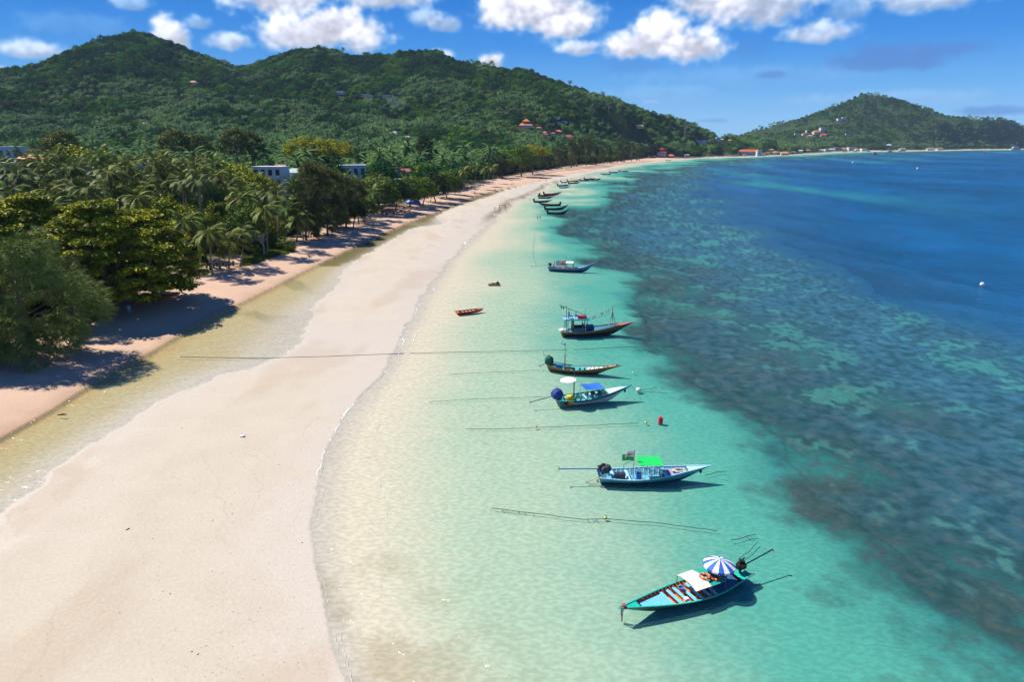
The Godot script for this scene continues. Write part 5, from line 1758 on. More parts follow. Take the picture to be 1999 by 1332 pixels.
func brown_boat() -> void:
	var h := Hull.new()
	h.beam = 2.2; h.over = 2.4; h.f0 = 0.5; h.rise = 0.95; h.curl = 2.6; h.stern_w = 0.45; h.stern_up = 0.35
	var o := boat_frame(Vector2(1072, 722), Vector2(1178, 731), "longtail_boat", "brown wooden longtail with a turquoise inside and a bare pink mast", h, MOORED)
	var wood_ := paint(lin(0.28, 0.14, 0.045), 0.6)
	var turq := paint(lin(0.05, 0.42, 0.45), 0.5)
	hull_parts(o, h, paint(lin(0.10, 0.05, 0.02), 0.6), wood_, paint(lin(0.20, 0.10, 0.03), 0.6), turq, wood_, 0.5, 0.8)
	piece("floor", floor_mesh(h, 0.04, 0.85, 0.16, 8, 0.1), turq, o)
	for i in 4:
		piece("deck_board", deck_mesh(h, 0.66 + i * 0.05, 0.70 + i * 0.05, 0.10, 1), paint(lin(0.52, 0.60, 0.62), 0.6), o)
	for t in [0.16, 0.42, 0.52, 0.60]:
		piece("thwart", thwart_mesh(h, t, 0.12, 0.28), turq, o)
	piece("prow_cap", deck_mesh(h, 0.87, 0.99, -0.03, 4), paint(lin(0.45, 0.26, 0.14), 0.6), o)
	var orn := MB.new()
	orn.box(Vector3(h.along(0.965, 1.0), h.sheer(0.965) + 0.16, 0), Vector3(0.18, 0.32, 0.16))
	orn.box(Vector3(h.along(0.885, 1.0), h.sheer(0.885) + 0.14, 0), Vector3(0.14, 0.28, 0.3))
	piece("prow_post", orn.done(), paint(lin(0.50, 0.28, 0.16), 0.6), o)
	tail(o, h, engine_mesh(), paint(lin(0.03, 0.03, 0.03), 0.5, 0.3), 0.2, 1.4, -0.6, paint(lin(0.05, 0.05, 0.05), 0.4))
	piece("engine_cover", cover_mesh(15, Vector3(0.62, 0.75, 0.5)), paint(lin(0.01, 0.12, 0.075), 0.8), o, Vector3(h.along(0.02, 1.0), h.sheer(0.02) + 0.5, 0))
	var x := h.along(0.29, 0.9)
	piece("mast", rope_mesh([Vector3(x, 0.15, 0), Vector3(x, 2.2, 0)], 0.09, 6), paint(lin(0.45, 0.24, 0.18), 0.6), o)
	piece("mast_pole", rope_mesh([Vector3(x, 2.1, 0), Vector3(x, 4.0, 0)], 0.03, 5), paint(lin(0.10, 0.09, 0.08), 0.6), o)
	var cross := MB.new()
	cross.tube([Vector3(x - 0.25, 2.25, 0), Vector3(x + 0.3, 2.25, 0)], [0.025], 5)
	cross.box(Vector3(x - 0.08, 3.75, 0), Vector3(0.18, 0.22, 0.05))
	piece("cross_bar", cross.done(), paint(lin(0.08, 0.08, 0.07), 0.6), o)
	bin("storage_box", "blue box behind the pink mast of the brown boat", "box", o, Vector3(h.along(0.20, 0.8), 0.25, 0.1), Vector3(0.9, 0.6, 0.6), lin(0.02, 0.15, 0.38), lin(0.02, 0.18, 0.42))
	piece("nets", cover_mesh(17, Vector3(0.7, 0.3, 0.45)), paint(lin(0.04, 0.05, 0.05), 0.9), o, Vector3(h.along(0.38, 0.8), 0.35, 0))
	piece("tiller", rope_mesh([Vector3(h.along(0.05, 1.0), h.sheer(0.05) + 0.5, 0.1), Vector3(h.along(0.42, 1.0), 0.95, 0.1)], 0.05, 5), paint(lin(0.05, 0.05, 0.045), 0.6), o)

func fishing_boat() -> void:
	var h := Hull.new()
	h.beam = 2.8; h.over = 2.6; h.f0 = 0.75; h.rise = 1.25; h.curl = 1.9; h.stern_w = 0.72; h.stern_up = 0.1; h.draft = 0.2
	var o := boat_frame(Vector2(1097, 655), Vector2(1208, 652), "fishing_boat", "squid fishing boat with a roofed wheelhouse, dark hull and lamp booms", h, MOORED)
	var dark := paint(lin(0.05, 0.022, 0.018), 0.55)
	var blue := paint(lin(0.12, 0.45, 0.58), 0.5)
	hull_parts(o, h, paint(lin(0.10, 0.03, 0.018), 0.55), dark, paint(lin(0.45, 0.13, 0.05), 0.5), blue, paint(lin(0.55, 0.40, 0.32), 0.5), 0.5, 0.86)
	piece("stripe", band(h, 0.66, 0.71, -0.02, false), paint(lin(0.55, 0.42, 0.33), 0.5), o)
	piece("deck", floor_mesh(h, 0.02, 0.90, 0.42, 12), blue, o)
	piece("foredeck", deck_mesh(h, 0.84, 0.995, 0.02, 6), paint(lin(0.42, 0.12, 0.05), 0.6), o)
	piece("bulwark", rail_mesh(h, 0.05, 0.16, 0.40, 0.86), paint(lin(0.5, 0.22, 0.14), 0.5), o)
	# wheelhouse: a deck roof on posts
	var teal := paint(lin(0.06, 0.30, 0.34), 0.5)
	var x0 := h.along(0.06, 1.0)
	var x1 := h.along(0.42, 1.0)
	var roof := MB.new()
	roof.box(Vector3((x0 + x1) / 2, 2.75, 0), Vector3(x1 - x0 + 0.5, 0.12, 2.3))
	roof.box(Vector3((x0 + x1) / 2, 2.86, 1.12), Vector3(x1 - x0 + 0.4, 0.12, 0.06))
	roof.box(Vector3((x0 + x1) / 2, 2.86, -1.12), Vector3(x1 - x0 + 0.4, 0.12, 0.06))
	var rf := piece("roof", roof.done(), paint(lin(0.22, 0.48, 0.60), 0.5), o)
	for k in [0.03, 0.1, 0.36, 0.86, 0.97]:
		for s in [-1.0, 1.0]:
			var x := lerpf(x0, x1, k)
			piece("post", rope_mesh([Vector3(x, 0.45, s * 0.95), Vector3(x, 2.7, s * 1.0)], 0.06, 5), teal if k < 0.2 else paint(lin(0.05, 0.06, 0.06), 0.6), rf)
	var wall := MB.new()
	wall.box(Vector3(lerpf(x0, x1, 0.62), 0.95, 1.0), Vector3((x1 - x0) * 0.52, 0.95, 0.06))
	wall.box(Vector3(lerpf(x0, x1, 0.62), 0.95, -1.0), Vector3((x1 - x0) * 0.52, 0.95, 0.06))
	wall.box(Vector3(lerpf(x0, x1, 0.88), 1.1, 0), Vector3(0.06, 1.3, 2.0))
	wall.box(Vector3(lerpf(x0, x1, 0.36), 1.5, 0.2), Vector3(0.06, 2.0, 1.4))
	piece("wheelhouse_wall", wall.done(), paint(lin(0.035, 0.055, 0.07), 0.6), o)
	var gear := MB.new()
	for i in 6:
		gear.tube([Vector3(lerpf(x0, x1, 0.42 + i * 0.075), 0.5, 1.08), Vector3(lerpf(x0, x1, 0.42 + i * 0.075), 1.4, 1.08)], [0.13], 7)
	piece("gas_bottles", gear.done(), paint(lin(0.09, 0.16, 0.25), 0.5), o)
	# masts, booms with lamps
	var dk := paint(lin(0.10, 0.10, 0.10), 0.5)
	piece("mast", rope_mesh([Vector3(lerpf(x0, x1, 0.08), 2.7, 0), Vector3(lerpf(x0, x1, 0.06), 4.9, 0)], 0.05, 5), dk, o)
	piece("mast", rope_mesh([Vector3(lerpf(x0, x1, 0.15), 2.7, 0.4), Vector3(lerpf(x0, x1, 0.15), 4.5, 0.4)], 0.04, 5), dk, o)
	piece("boom", rope_mesh([Vector3(lerpf(x0, x1, -0.28), 5.1, 0.2), Vector3(lerpf(x0, x1, 0.95), 3.3, 0.2)], 0.045, 5), dk, o)
	piece("aerial", rope_mesh([Vector3(lerpf(x0, x1, 0.93), 2.8, -0.3), Vector3(lerpf(x0, x1, 0.94), 4.2, -0.3)], 0.03, 4), dk, o)
	var fx := h.along(0.78, 1.0)
	var grey := paint(lin(0.40, 0.42, 0.40), 0.5)
	for q in [[-0.5, 0.55], [-0.35, -0.55], [0.75, 0.4], [0.3, -0.2]]:
		piece("foremast_leg", rope_mesh([Vector3(fx + q[0], h.sheer(0.78) - 0.1, q[1]), Vector3(fx + 0.1, 3.9, 0)], 0.05, 5), grey, o)
	piece("foremast", rope_mesh([Vector3(fx + 0.1, 2.6, 0), Vector3(fx + 0.1, 4.6, 0)], 0.06, 5), paint(lin(0.16, 0.07, 0.05), 0.6), o)
	var boom := piece("lamp_boom", rope_mesh([Vector3(x1 + 0.1, 2.7, 0), Vector3(fx + 0.1, 4.45, 0)], 0.04, 5), grey, o)
	for k in [0.22, 0.3, 0.55, 0.6, 0.76, 0.84]:
		var lamp := MB.new()
		var p := Vector3(x1 + 0.1, 2.7, 0).lerp(Vector3(fx + 0.1, 4.45, 0), k)
		lamp.lathe([Vector2(0.0, -0.55), Vector2(0.13, -0.42), Vector2(0.12, -0.25), Vector2(0.04, -0.12), Vector2(0.03, 0.0)], 8, p)
		piece("lamp", lamp.done(), paint(lin(0.70, 0.72, 0.70), 0.3), boom)
	piece("stay", rope_mesh(sag(Vector3(x1, 2.75, 0.3), Vector3(fx, 3.6, 0), 0.25), 0.02), dk, o)
	for k in [0.08, 0.16]:
		var lamp := MB.new()
		var p := Vector3(lerpf(x0, x1, -0.28), 5.1, 0.2).lerp(Vector3(lerpf(x0, x1, 0.95), 3.3, 0.2), k)
		lamp.lathe([Vector2(0.0, -0.5), Vector2(0.12, -0.4), Vector2(0.11, -0.22), Vector2(0.03, 0.0)], 8, p)
		piece("lamp", lamp.done(), dk, o)
	# chairs and crate on the roof, tank on deck
	for i in 2:
		var at := Vector3(lerpf(x0, x1, [0.24, 0.56][i]), 2.82, 0.1)
		var c := thing("plastic_chair", ["blue plastic chair at the rear of the fishing boat's roof", "blue plastic chair beside the red crate on the fishing boat's roof"][i], "chair", o.transform * at, o.rotation.y + [0.3, -0.4][i], "blue chairs on the fishing boat's roof")
		var bm := paint(lin(0.01, 0.06, 0.42), 0.45)
		var seat := MB.new(); seat.box(Vector3(0, 0.45, 0), Vector3(0.5, 0.05, 0.5))
		piece("seat", seat.done(), bm, c)
		var back := MB.new(); back.box(Vector3(-0.24, 0.75, 0), Vector3(0.05, 0.6, 0.5))
		piece("backrest", back.done(), bm, c)
		for q in [[-0.22, -0.22], [0.22, -0.22], [0.22, 0.22], [-0.22, 0.22]]:
			piece("leg", rope_mesh([Vector3(q[0] * 1.1, 0, q[1] * 1.1), Vector3(q[0], 0.44, q[1])], 0.03, 5), bm, c)
	bin("crate", "red crate on the roof of the fishing boat", "crate", o, Vector3(lerpf(x0, x1, 0.75), 2.82, 0.2), Vector3(1.3, 0.38, 0.8), lin(0.60, 0.01, 0.04), lin(0.55, 0.02, 0.05))
	barrel_thing(o, Vector3(lerpf(x0, x1, 0.93), 2.82, 0.1), 0.25, 0.5, lin(0.10, 0.45, 0.36), "pale green drum at the front of the fishing boat's roof")
	bin("fish_tank", "big dark blue tank on deck before the wheelhouse", "tank", o, Vector3(h.along(0.475, 1.0), 0.44, 0.1), Vector3(1.2, 1.1, 1.2), lin(0.008, 0.025, 0.16), lin(0.012, 0.03, 0.2))
	piece("net_heap", cover_mesh(44, Vector3(0.8, 0.4, 0.7)), paint(lin(0.50, 0.52, 0.50), 0.9), o, Vector3(h.along(0.0, 1.0) + 0.5, 0.85, 0.1))
	piece("anchor_rope", rope_mesh([h.at(0.0, 0.9, 0.5), h.at(0.0, 0.5, 0.7) + Vector3(-0.1, 0, 0.1), h.at(0.02, 0.15, 0.7) + Vector3(0, 0, 0.15)], 0.06), paint(lin(0.55, 0.42, 0.2), 0.9), o)

func far_blue_boat() -> Node3D:
	var h := Hull.new()
	h.beam = 2.1; h.over = 1.9; h.f0 = 0.75; h.rise = 1.9; h.curl = 4.2; h.stern_w = 0.5; h.stern_up = 0.15
	var o := boat_frame(Vector2(1072, 528), Vector2(1150, 531), "longtail_boat", "blue longtail with a high curved prow and a man standing at its engine", h, MOORED)
	var blue := paint(lin(0.035, 0.20, 0.42), 0.5)
	var violet := paint(lin(0.36, 0.34, 0.60), 0.5)
	hull_parts(o, h, paint(lin(0.02, 0.05, 0.12), 0.5), blue, paint(lin(0.10, 0.24, 0.46), 0.45), paint(lin(0.35, 0.05, 0.06), 0.6), violet, 0.45, 0.8)
	piece("foredeck", deck_mesh(h, 0.66, 0.99, 0.03, 8), paint(lin(0.42, 0.45, 0.68), 0.5), o)
	piece("floor", floor_mesh(h, 0.04, 0.66, 0.3, 6), paint(lin(0.30, 0.05, 0.05), 0.6), o)
	for t in [0.2, 0.34, 0.56]:
		piece("thwart", thwart_mesh(h, t, 0.12, 0.3), violet, o)
	var aw := piece("awning", awning_mesh(h, 0.42, 0.60, 2.1, 0.9, 0.25), paint(lin(0.80, 0.78, 0.80), 0.6), o)
	posts(aw, h, 0.43, 0.59, 2.1, 0.88, paint(lin(0.04, 0.04, 0.04), 0.6), 0.06)
	var cloth := MB.new()
	cloth.box(Vector3(h.along(0.275, 1.0), 1.75, -0.7), Vector3(2.2, 1.2, 0.06))
	piece("side_cloth", cloth.done(), paint(lin(0.55, 0.72, 0.68), 0.8), o)
	piece("staff", rope_mesh([Vector3(h.along(0.40, 1.0), 0.4, 0), Vector3(h.along(0.41, 1.0), 3.6, 0)], 0.04, 5), paint(lin(0.15, 0.13, 0.12), 0.6), o)
	tail(o, h, engine_mesh(), paint(lin(0.03, 0.03, 0.03), 0.5, 0.3), 0.25, 4.6, -0.35, paint(lin(0.25, 0.25, 0.24), 0.5))
	ring_thing("orange and white life ring hung on the blue boat's white cloth", o.transform * Transform3D(Basis(Vector3.RIGHT, PI / 2), Vector3(h.along(0.36, 1.0), 1.85, -0.45)), lin(0.75, 0.12, 0.05), 0.5)
	boat_six = o
	six_hull = h
	return o
var boat_six: Node3D
var six_hull: Hull

func dinghy() -> void:
	var a := spot(893, 614)
	var e := spot(941, 608)
	var h := Hull.new()
	h.beam = 1.5; h.over = 0.35; h.f0 = 0.42; h.rise = 0.12; h.curl = 2.0; h.stern_w = 0.85; h.stern_up = 0.05; h.draft = 0.1
	h.len = (e - a).length()
	var o := thing("dinghy", "small orange rowing dinghy in the shallows near the sandbar", "boat", (a + e) / 2.0, atan2(-(e.z - a.z), e.x - a.x))
	var orange := paint(lin(0.65, 0.15, 0.02), 0.5)
	hull_parts(o, h, paint(lin(0.20, 0.03, 0.01), 0.5), paint(lin(0.30, 0.04, 0.012), 0.5), orange, paint(lin(0.30, 0.03, 0.012), 0.5), orange, 0.4, 0.8)
	piece("floor", floor_mesh(h, 0.02, 0.9, 0.08, 6), paint(lin(0.25, 0.03, 0.01), 0.6), o)
	piece("bow_deck", deck_mesh(h, 0.82, 0.99, 0.02, 4), orange, o)
	piece("stern_seat", deck_mesh(h, 0.0, 0.1, 0.06, 1), orange, o)
	for t in [0.24, 0.38, 0.52, 0.66]:
		piece("thwart", thwart_mesh(h, t, 0.12, 0.26), paint(lin(0.60, 0.40, 0.30), 0.6), o)

func raft() -> void:
	var p := spot(965, 556)
	var o := thing("raft", "small wooden raft with dark lumps on it in the shallows", "raft", p, 0.05)
	var r := MB.new()
	for i in 6:
		var l := MB.new()
		l.tube([Vector3(-1.35, 0.06, -0.5 + i * 0.2), Vector3(1.25, 0.06, -0.5 + i * 0.2)], [0.11], 6)
		piece("log", l.done(), paint(lin(0.22, 0.15, 0.06), 0.8), o)
	for x in [-0.9, 0.8]:
		var l := MB.new()
		l.box(Vector3(x, 0.20, 0), Vector3(0.16, 0.08, 1.3))
		piece("cross_beam", l.done(), paint(lin(0.15, 0.10, 0.05), 0.8), o)
	var c := MB.new()
	c.box(Vector3(-0.1, 0.36, 0), Vector3(1.1, 0.32, 0.8))
	piece("box", c.done(), paint(lin(0.50, 0.40, 0.25), 0.7), o)
	piece("bundle", cover_mesh(51, Vector3(0.35, 0.35, 0.4)), paint(lin(0.04, 0.035, 0.03), 0.9), o, Vector3(0.75, 0.36, 0))

func far_boat(stern: Vector2, bow: Vector2, label: String, hull: Color, top: Color, inside: Color, prow: float, canopy: Color, cover: Color) -> void:
	var h := Hull.new()
	h.beam = 1.9; h.over = 1.6; h.f0 = 0.6; h.rise = prow; h.curl = 2.0 if prow < 1.2 else 3.6; h.stern_w = 0.45; h.stern_up = 0.3
	var o := boat_frame(stern, bow, "longtail_boat", label, h, MOORED)
	piece("hull", band(h, 0.0, 0.75, 0.0, false, 0.0, 1.0, [-1.0, 1.0], 14, 3), paint(hull, 0.5), o)
	piece("sheer_strake", band(h, 0.75, 1.0, -0.01, false, 0.0, 1.0, [-1.0, 1.0], 14, 1), paint(top, 0.5), o)
	piece("transom", transom(h, 0.0, 1.0), paint(hull, 0.5), o)
	piece("lining", band(h, 0.2, 0.99, 0.045, true, 0.0, 1.0, [-1.0, 1.0], 14, 2), paint(inside, 0.6), o)
	piece("gunwale", rail_mesh(h, 0.12, 0.06), paint(top, 0.5), o)
	piece("floor", floor_mesh(h, 0.03, 0.8, 0.2, 4), paint(inside, 0.6), o)
	piece("foredeck", deck_mesh(h, 0.8, 0.99, 0.03, 4), paint(top, 0.5), o)
	tail(o, h, engine_mesh(), paint(lin(0.03, 0.03, 0.03), 0.5, 0.2), 0.25, 2.6, 0.2, paint(lin(0.08, 0.08, 0.08), 0.5))
	piece("engine_cover", cover_mesh(60, Vector3(0.5, 0.6, 0.5)), paint(cover, 0.8), o, Vector3(h.along(0.03, 1.0), h.sheer(0.03) + 0.5, 0))
	if canopy.a > 0.5:
		var aw := piece("awning", awning_mesh(h, 0.35, 0.62, 1.9, 0.8, 0.1), paint(canopy, 0.6), o)
		posts(aw, h, 0.36, 0.61, 1.9, 0.78, paint(lin(0.1, 0.1, 0.1), 0.6), 0.04)

func make_boats() -> void:
	near_boat()
	green_awning_boat()
	blue_awning_boat()
	brown_boat()
	fishing_boat()
	far_blue_boat()
	dinghy()
	raft()
	var none := Color(0, 0, 0, 0)
	var black := lin(0.02, 0.025, 0.03)
	var white := lin(0.6, 0.6, 0.58)
	var list := [
		[1068, 418, 1105, 418.5, "black longtail with a high prow, nearest of the far cluster", black, lin(0.03, 0.09, 0.09), lin(0.05, 0.12, 0.13), 1.9, none, black],
		[1063, 409.5, 1103, 409.5, "black longtail with a high prow, second of the far cluster", black, lin(0.05, 0.06, 0.05), lin(0.08, 0.10, 0.09), 1.9, none, lin(0.02, 0.03, 0.05)],
		[1094, 401.5, 1056, 402, "rust red longtail pointing to the beach, between black and teal ones", lin(0.12, 0.025, 0.015), lin(0.06, 0.02, 0.02), lin(0.05, 0.06, 0.08), 0.9, none, lin(0.02, 0.04, 0.07)],
		[1042, 395.2, 1073, 394.5, "low dark teal longtail nearest the beach in the far cluster", lin(0.02, 0.10, 0.13), lin(0.04, 0.16, 0.18), lin(0.05, 0.2, 0.22), 0.4, none, black],
		[1051, 387.2, 1077, 387, "longtail with a white rail and black hull behind the teal one", lin(0.03, 0.025, 0.025), white, lin(0.3, 0.28, 0.25), 0.7, none, lin(0.03, 0.02, 0.02)],
		[1053, 383.5, 1085, 383, "dark red longtail in front of its red twin", lin(0.13, 0.018, 0.025), lin(0.20, 0.03, 0.04), lin(0.1, 0.04, 0.04), 0.7, none, lin(0.05, 0.02, 0.03)],
		[1061, 380.8, 1092, 380.3, "dark red longtail with its stern behind its red twin", lin(0.15, 0.02, 0.03), lin(0.14, 0.03, 0.05), lin(0.1, 0.04, 0.05), 1.0, none, black],
		[1092, 367.3, 1109, 367.2, "pale blue longtail alone on the pale water", lin(0.10, 0.30, 0.50), lin(0.3, 0.5, 0.65), lin(0.3, 0.5, 0.65), 0.4, none, lin(0.05, 0.1, 0.2)],
		[1088, 363.3, 1110, 363, "dark blue longtail with a blue awning behind the pale blue one", lin(0.03, 0.09, 0.18), lin(0.1, 0.3, 0.5), lin(0.1, 0.2, 0.3), 0.5, lin(0.15, 0.38, 0.58), black],
		[1109, 358.6, 1130, 358.1, "dark green longtail right below the orange one", lin(0.02, 0.07, 0.09), lin(0.05, 0.15, 0.2), lin(0.1, 0.2, 0.22), 0.5, none, black],
		[1095, 357.2, 1107, 357, "grey longtail with its bow behind the orange one", lin(0.05, 0.06, 0.08), lin(0.2, 0.25, 0.3), lin(0.2, 0.25, 0.3), 0.3, none, black],
		[1107, 355, 1130, 354.6, "orange-yellow longtail, brightest of the middle group", lin(0.42, 0.20, 0.04), lin(0.55, 0.28, 0.07), lin(0.3, 0.15, 0.05), 0.6, lin(0.6, 0.36, 0.12), lin(0.1, 0.06, 0.03)],
		[1132, 353.6, 1151, 353.2, "dark longtail in line behind the orange-yellow one", lin(0.03, 0.06, 0.08), lin(0.1, 0.2, 0.25), lin(0.1, 0.2, 0.22), 0.5, none, black],
		[1140, 350.8, 1160, 350.4, "rust orange longtail farthest back in the middle group", lin(0.10, 0.05, 0.03), lin(0.45, 0.12, 0.04), lin(0.3, 0.1, 0.04), 0.5, lin(0.5, 0.14, 0.05), black],
		[1153, 352.1, 1171, 351.6, "dark longtail at the seaward end of the middle group", lin(0.03, 0.04, 0.06), lin(0.08, 0.12, 0.16), lin(0.1, 0.15, 0.18), 0.8, none, lin(0.2, 0.03, 0.03)],
		[1191, 341.3, 1174, 341.2, "dark longtail pointing to the beach, first of the last three", lin(0.03, 0.05, 0.06), lin(0.06, 0.12, 0.14), lin(0.1, 0.15, 0.18), 0.5, none, black],
		[1190, 337.4, 1206, 337.2, "dark longtail in the middle of the last three", lin(0.03, 0.05, 0.07), lin(0.06, 0.12, 0.16), lin(0.1, 0.15, 0.18), 0.4, lin(0.5, 0.5, 0.5), black],
		[1208, 335.5, 1225, 335.2, "dark longtail farthest out of the last three", lin(0.03, 0.05, 0.07), lin(0.06, 0.12, 0.16), lin(0.1, 0.15, 0.18), 0.4, none, black],
		[1300, 314.2, 1309, 314.1, "dark boat lying off the red roofed beach house", lin(0.02, 0.03, 0.05), lin(0.06, 0.08, 0.12), lin(0.1, 0.12, 0.15), 0.6, none, black]]
	for b in list:
		far_boat(Vector2(b[0], b[1]), Vector2(b[2], b[3]), b[4], b[5], b[6], b[7], b[8], b[9], b[10])
# ---------- houses, towers, beach things, people ----------
func on_ground(px: float, py: float, from: float = 60.0) -> Vector3:   # where the line of sight through (px, py) meets the land
	var d := from
	var last := from
	while d < 3400.0:
		var p := spot_at(px, py, d)
		if p.y <= ground_height(p.x, d):
			break
		last = d
		d *= 1.006
	for i in 6:
		var m := (last + d) / 2.0
		var p := spot_at(px, py, m)
		if p.y <= ground_height(p.x, m):
			d = m
		else:
			last = m
	var q := spot_at(px, py, d)
	q.y = ground_height(q.x, d)
	return q

var glass: StandardMaterial3D
func house(label: String, at: Vector3, w: float, deep: float, tall: float, roof: String, roof_col: Color, wall_col: Color, storeys: int, turn: float = 0.0, called: String = "house", cat: String = "house", group: String = "") -> Node3D:
	var o := thing(called, label, cat, at, turn, group)
	var wm := paint(wall_col, 0.7)
	var rm := paint(roof_col, 0.65)
	var wall := MB.new()
	wall.box(Vector3(0, tall / 2.0 - 0.6, 0), Vector3(w, tall + 1.2, deep))
	piece("wall", wall.done(), wm, o)
	var r := MB.new()
	var e := 0.55 if roof != "flat" else 0.2
	var x := w / 2.0 + e
	var z := deep / 2.0 + e
	var up := minf(w, deep) * (0.36 if roof != "flat" else 0.0)
	if roof == "flat":
		r.box(Vector3(0, tall + 0.15, 0), Vector3(w + 0.4, 0.3, deep + 0.4))
	elif roof == "gable":
		var long_x := w >= deep
		if long_x:
			r.hexa([Vector3(-x, tall, -z), Vector3(x, tall, -z), Vector3(x, tall, z), Vector3(-x, tall, z), Vector3(-x, tall + up, -0.08), Vector3(x, tall + up, -0.08), Vector3(x, tall + up, 0.08), Vector3(-x, tall + up, 0.08)])
		else:
			r.hexa([Vector3(-x, tall, -z), Vector3(x, tall, -z), Vector3(x, tall, z), Vector3(-x, tall, z), Vector3(-0.08, tall + up, -z), Vector3(0.08, tall + up, -z), Vector3(0.08, tall + up, z), Vector3(-0.08, tall + up, z)])
	else:
		var kx := maxf(w - deep, 0.0) / 2.0 + 0.1
		var kz := maxf(deep - w, 0.0) / 2.0 + 0.1
		r.hexa([Vector3(-x, tall, -z), Vector3(x, tall, -z), Vector3(x, tall, z), Vector3(-x, tall, z), Vector3(-kx, tall + up, -kz), Vector3(kx, tall + up, -kz), Vector3(kx, tall + up, kz), Vector3(-kx, tall + up, kz)])
		if roof == "tiered":
			var s := 0.55
			r.hexa([Vector3(-x * s, tall + up * 1.3, -z * s), Vector3(x * s, tall + up * 1.3, -z * s), Vector3(x * s, tall + up * 1.3, z * s), Vector3(-x * s, tall + up * 1.3, z * s), Vector3(-0.1, tall + up * 2.2, -0.1), Vector3(0.1, tall + up * 2.2, -0.1), Vector3(0.1, tall + up * 2.2, 0.1), Vector3(-0.1, tall + up * 2.2, 0.1)])
			r.box(Vector3(0, tall + up * 0.9, 0), Vector3(w * 0.45, up * 0.8, deep * 0.45))
	piece("roof", r.done(), rm, o)
	if roof == "flat" and storeys >= 2 and w > 9.0:
		for f in range(1, storeys):
			var sl := MB.new()
			sl.box(Vector3(0, tall * f / storeys, deep / 2.0 + 0.7), Vector3(w * 0.98, 0.16, 1.4))
			sl.box(Vector3(0, tall * f / storeys + 0.95, deep / 2.0 + 1.36), Vector3(w * 0.98, 0.1, 0.06))
			for i in int(w / 1.6) + 1:
				sl.box(Vector3(-w * 0.485 + i * 1.6, tall * f / storeys + 0.5, deep / 2.0 + 1.36), Vector3(0.08, 0.85, 0.06))
			piece("balcony", sl.done(), paint(lin(0.68, 0.68, 0.68), 0.6), o)
	var n := maxi(int(w / 3.2), 1)
	for f in storeys:
		for i in n:
			var fr := MB.new()
			var wx := -w / 2.0 + (i + 0.5) * w / n
			var h := tall / storeys
			fr.box(Vector3(wx, f * h + h * 0.52, deep / 2.0 + 0.01), Vector3(minf(w / n * 0.62, 2.0), h * 0.52, 0.06))
			piece("window", fr.done(), glass, o)
	return o

func make_towers() -> void:
	var list := [[1157, 216, 203, "radio mast on the ridge, first of two above the coast"], [1188, 222, 209, "radio mast on the ridge, second of two above the coast"], [1335, 283, 238, "tall striped radio mast on the low point at the end of the ridge"]]
	for t in list:
		var p := on_ground(t[0], t[1], 800.0)
		var tall := spot_at(t[0], t[2], -p.z).y - p.y
		var o := thing("radio_mast", t[3], "radio mast", p)
		for s in 4:
			var b := MB.new()
			var a := Vector3([-1.0, 1.0, 1.0, -1.0][s], 0, [-1.0, -1.0, 1.0, 1.0][s])
			b.tube([a * 1.1, a * 0.35 + Vector3(0, tall, 0)], [0.22, 0.14], 4)
			for k in 9:
				var q := Vector3([1.0, 1.0, -1.0, -1.0][s], 0, [-1.0, 1.0, 1.0, -1.0][s])
				var y0 := tall * k / 9.0
				var y1 := tall * (k + 1) / 9.0
				b.tube([a * lerpf(1.1, 0.35, k / 9.0) + Vector3(0, y0, 0), q * lerpf(1.1, 0.35, (k + 1) / 9.0) + Vector3(0, y1, 0)], [0.1], 3)
			piece("lattice", b.done(), paint(lin(0.35, 0.22, 0.20), 0.6), o)
		var d := MB.new()
		d.box(Vector3(0, tall * 0.98, 0), Vector3(1.6, 2.2, 1.6))
		d.box(Vector3(0, tall * 0.82, 0), Vector3(1.8, 1.6, 1.8))
		piece("antenna", d.done(), paint(lin(0.4, 0.4, 0.42), 0.5), o)

var house_list := []
func clear_for(p: Vector3, r: float, open: float = 0.0) -> void:
	clearings.append([p.x, -p.z, r, open])

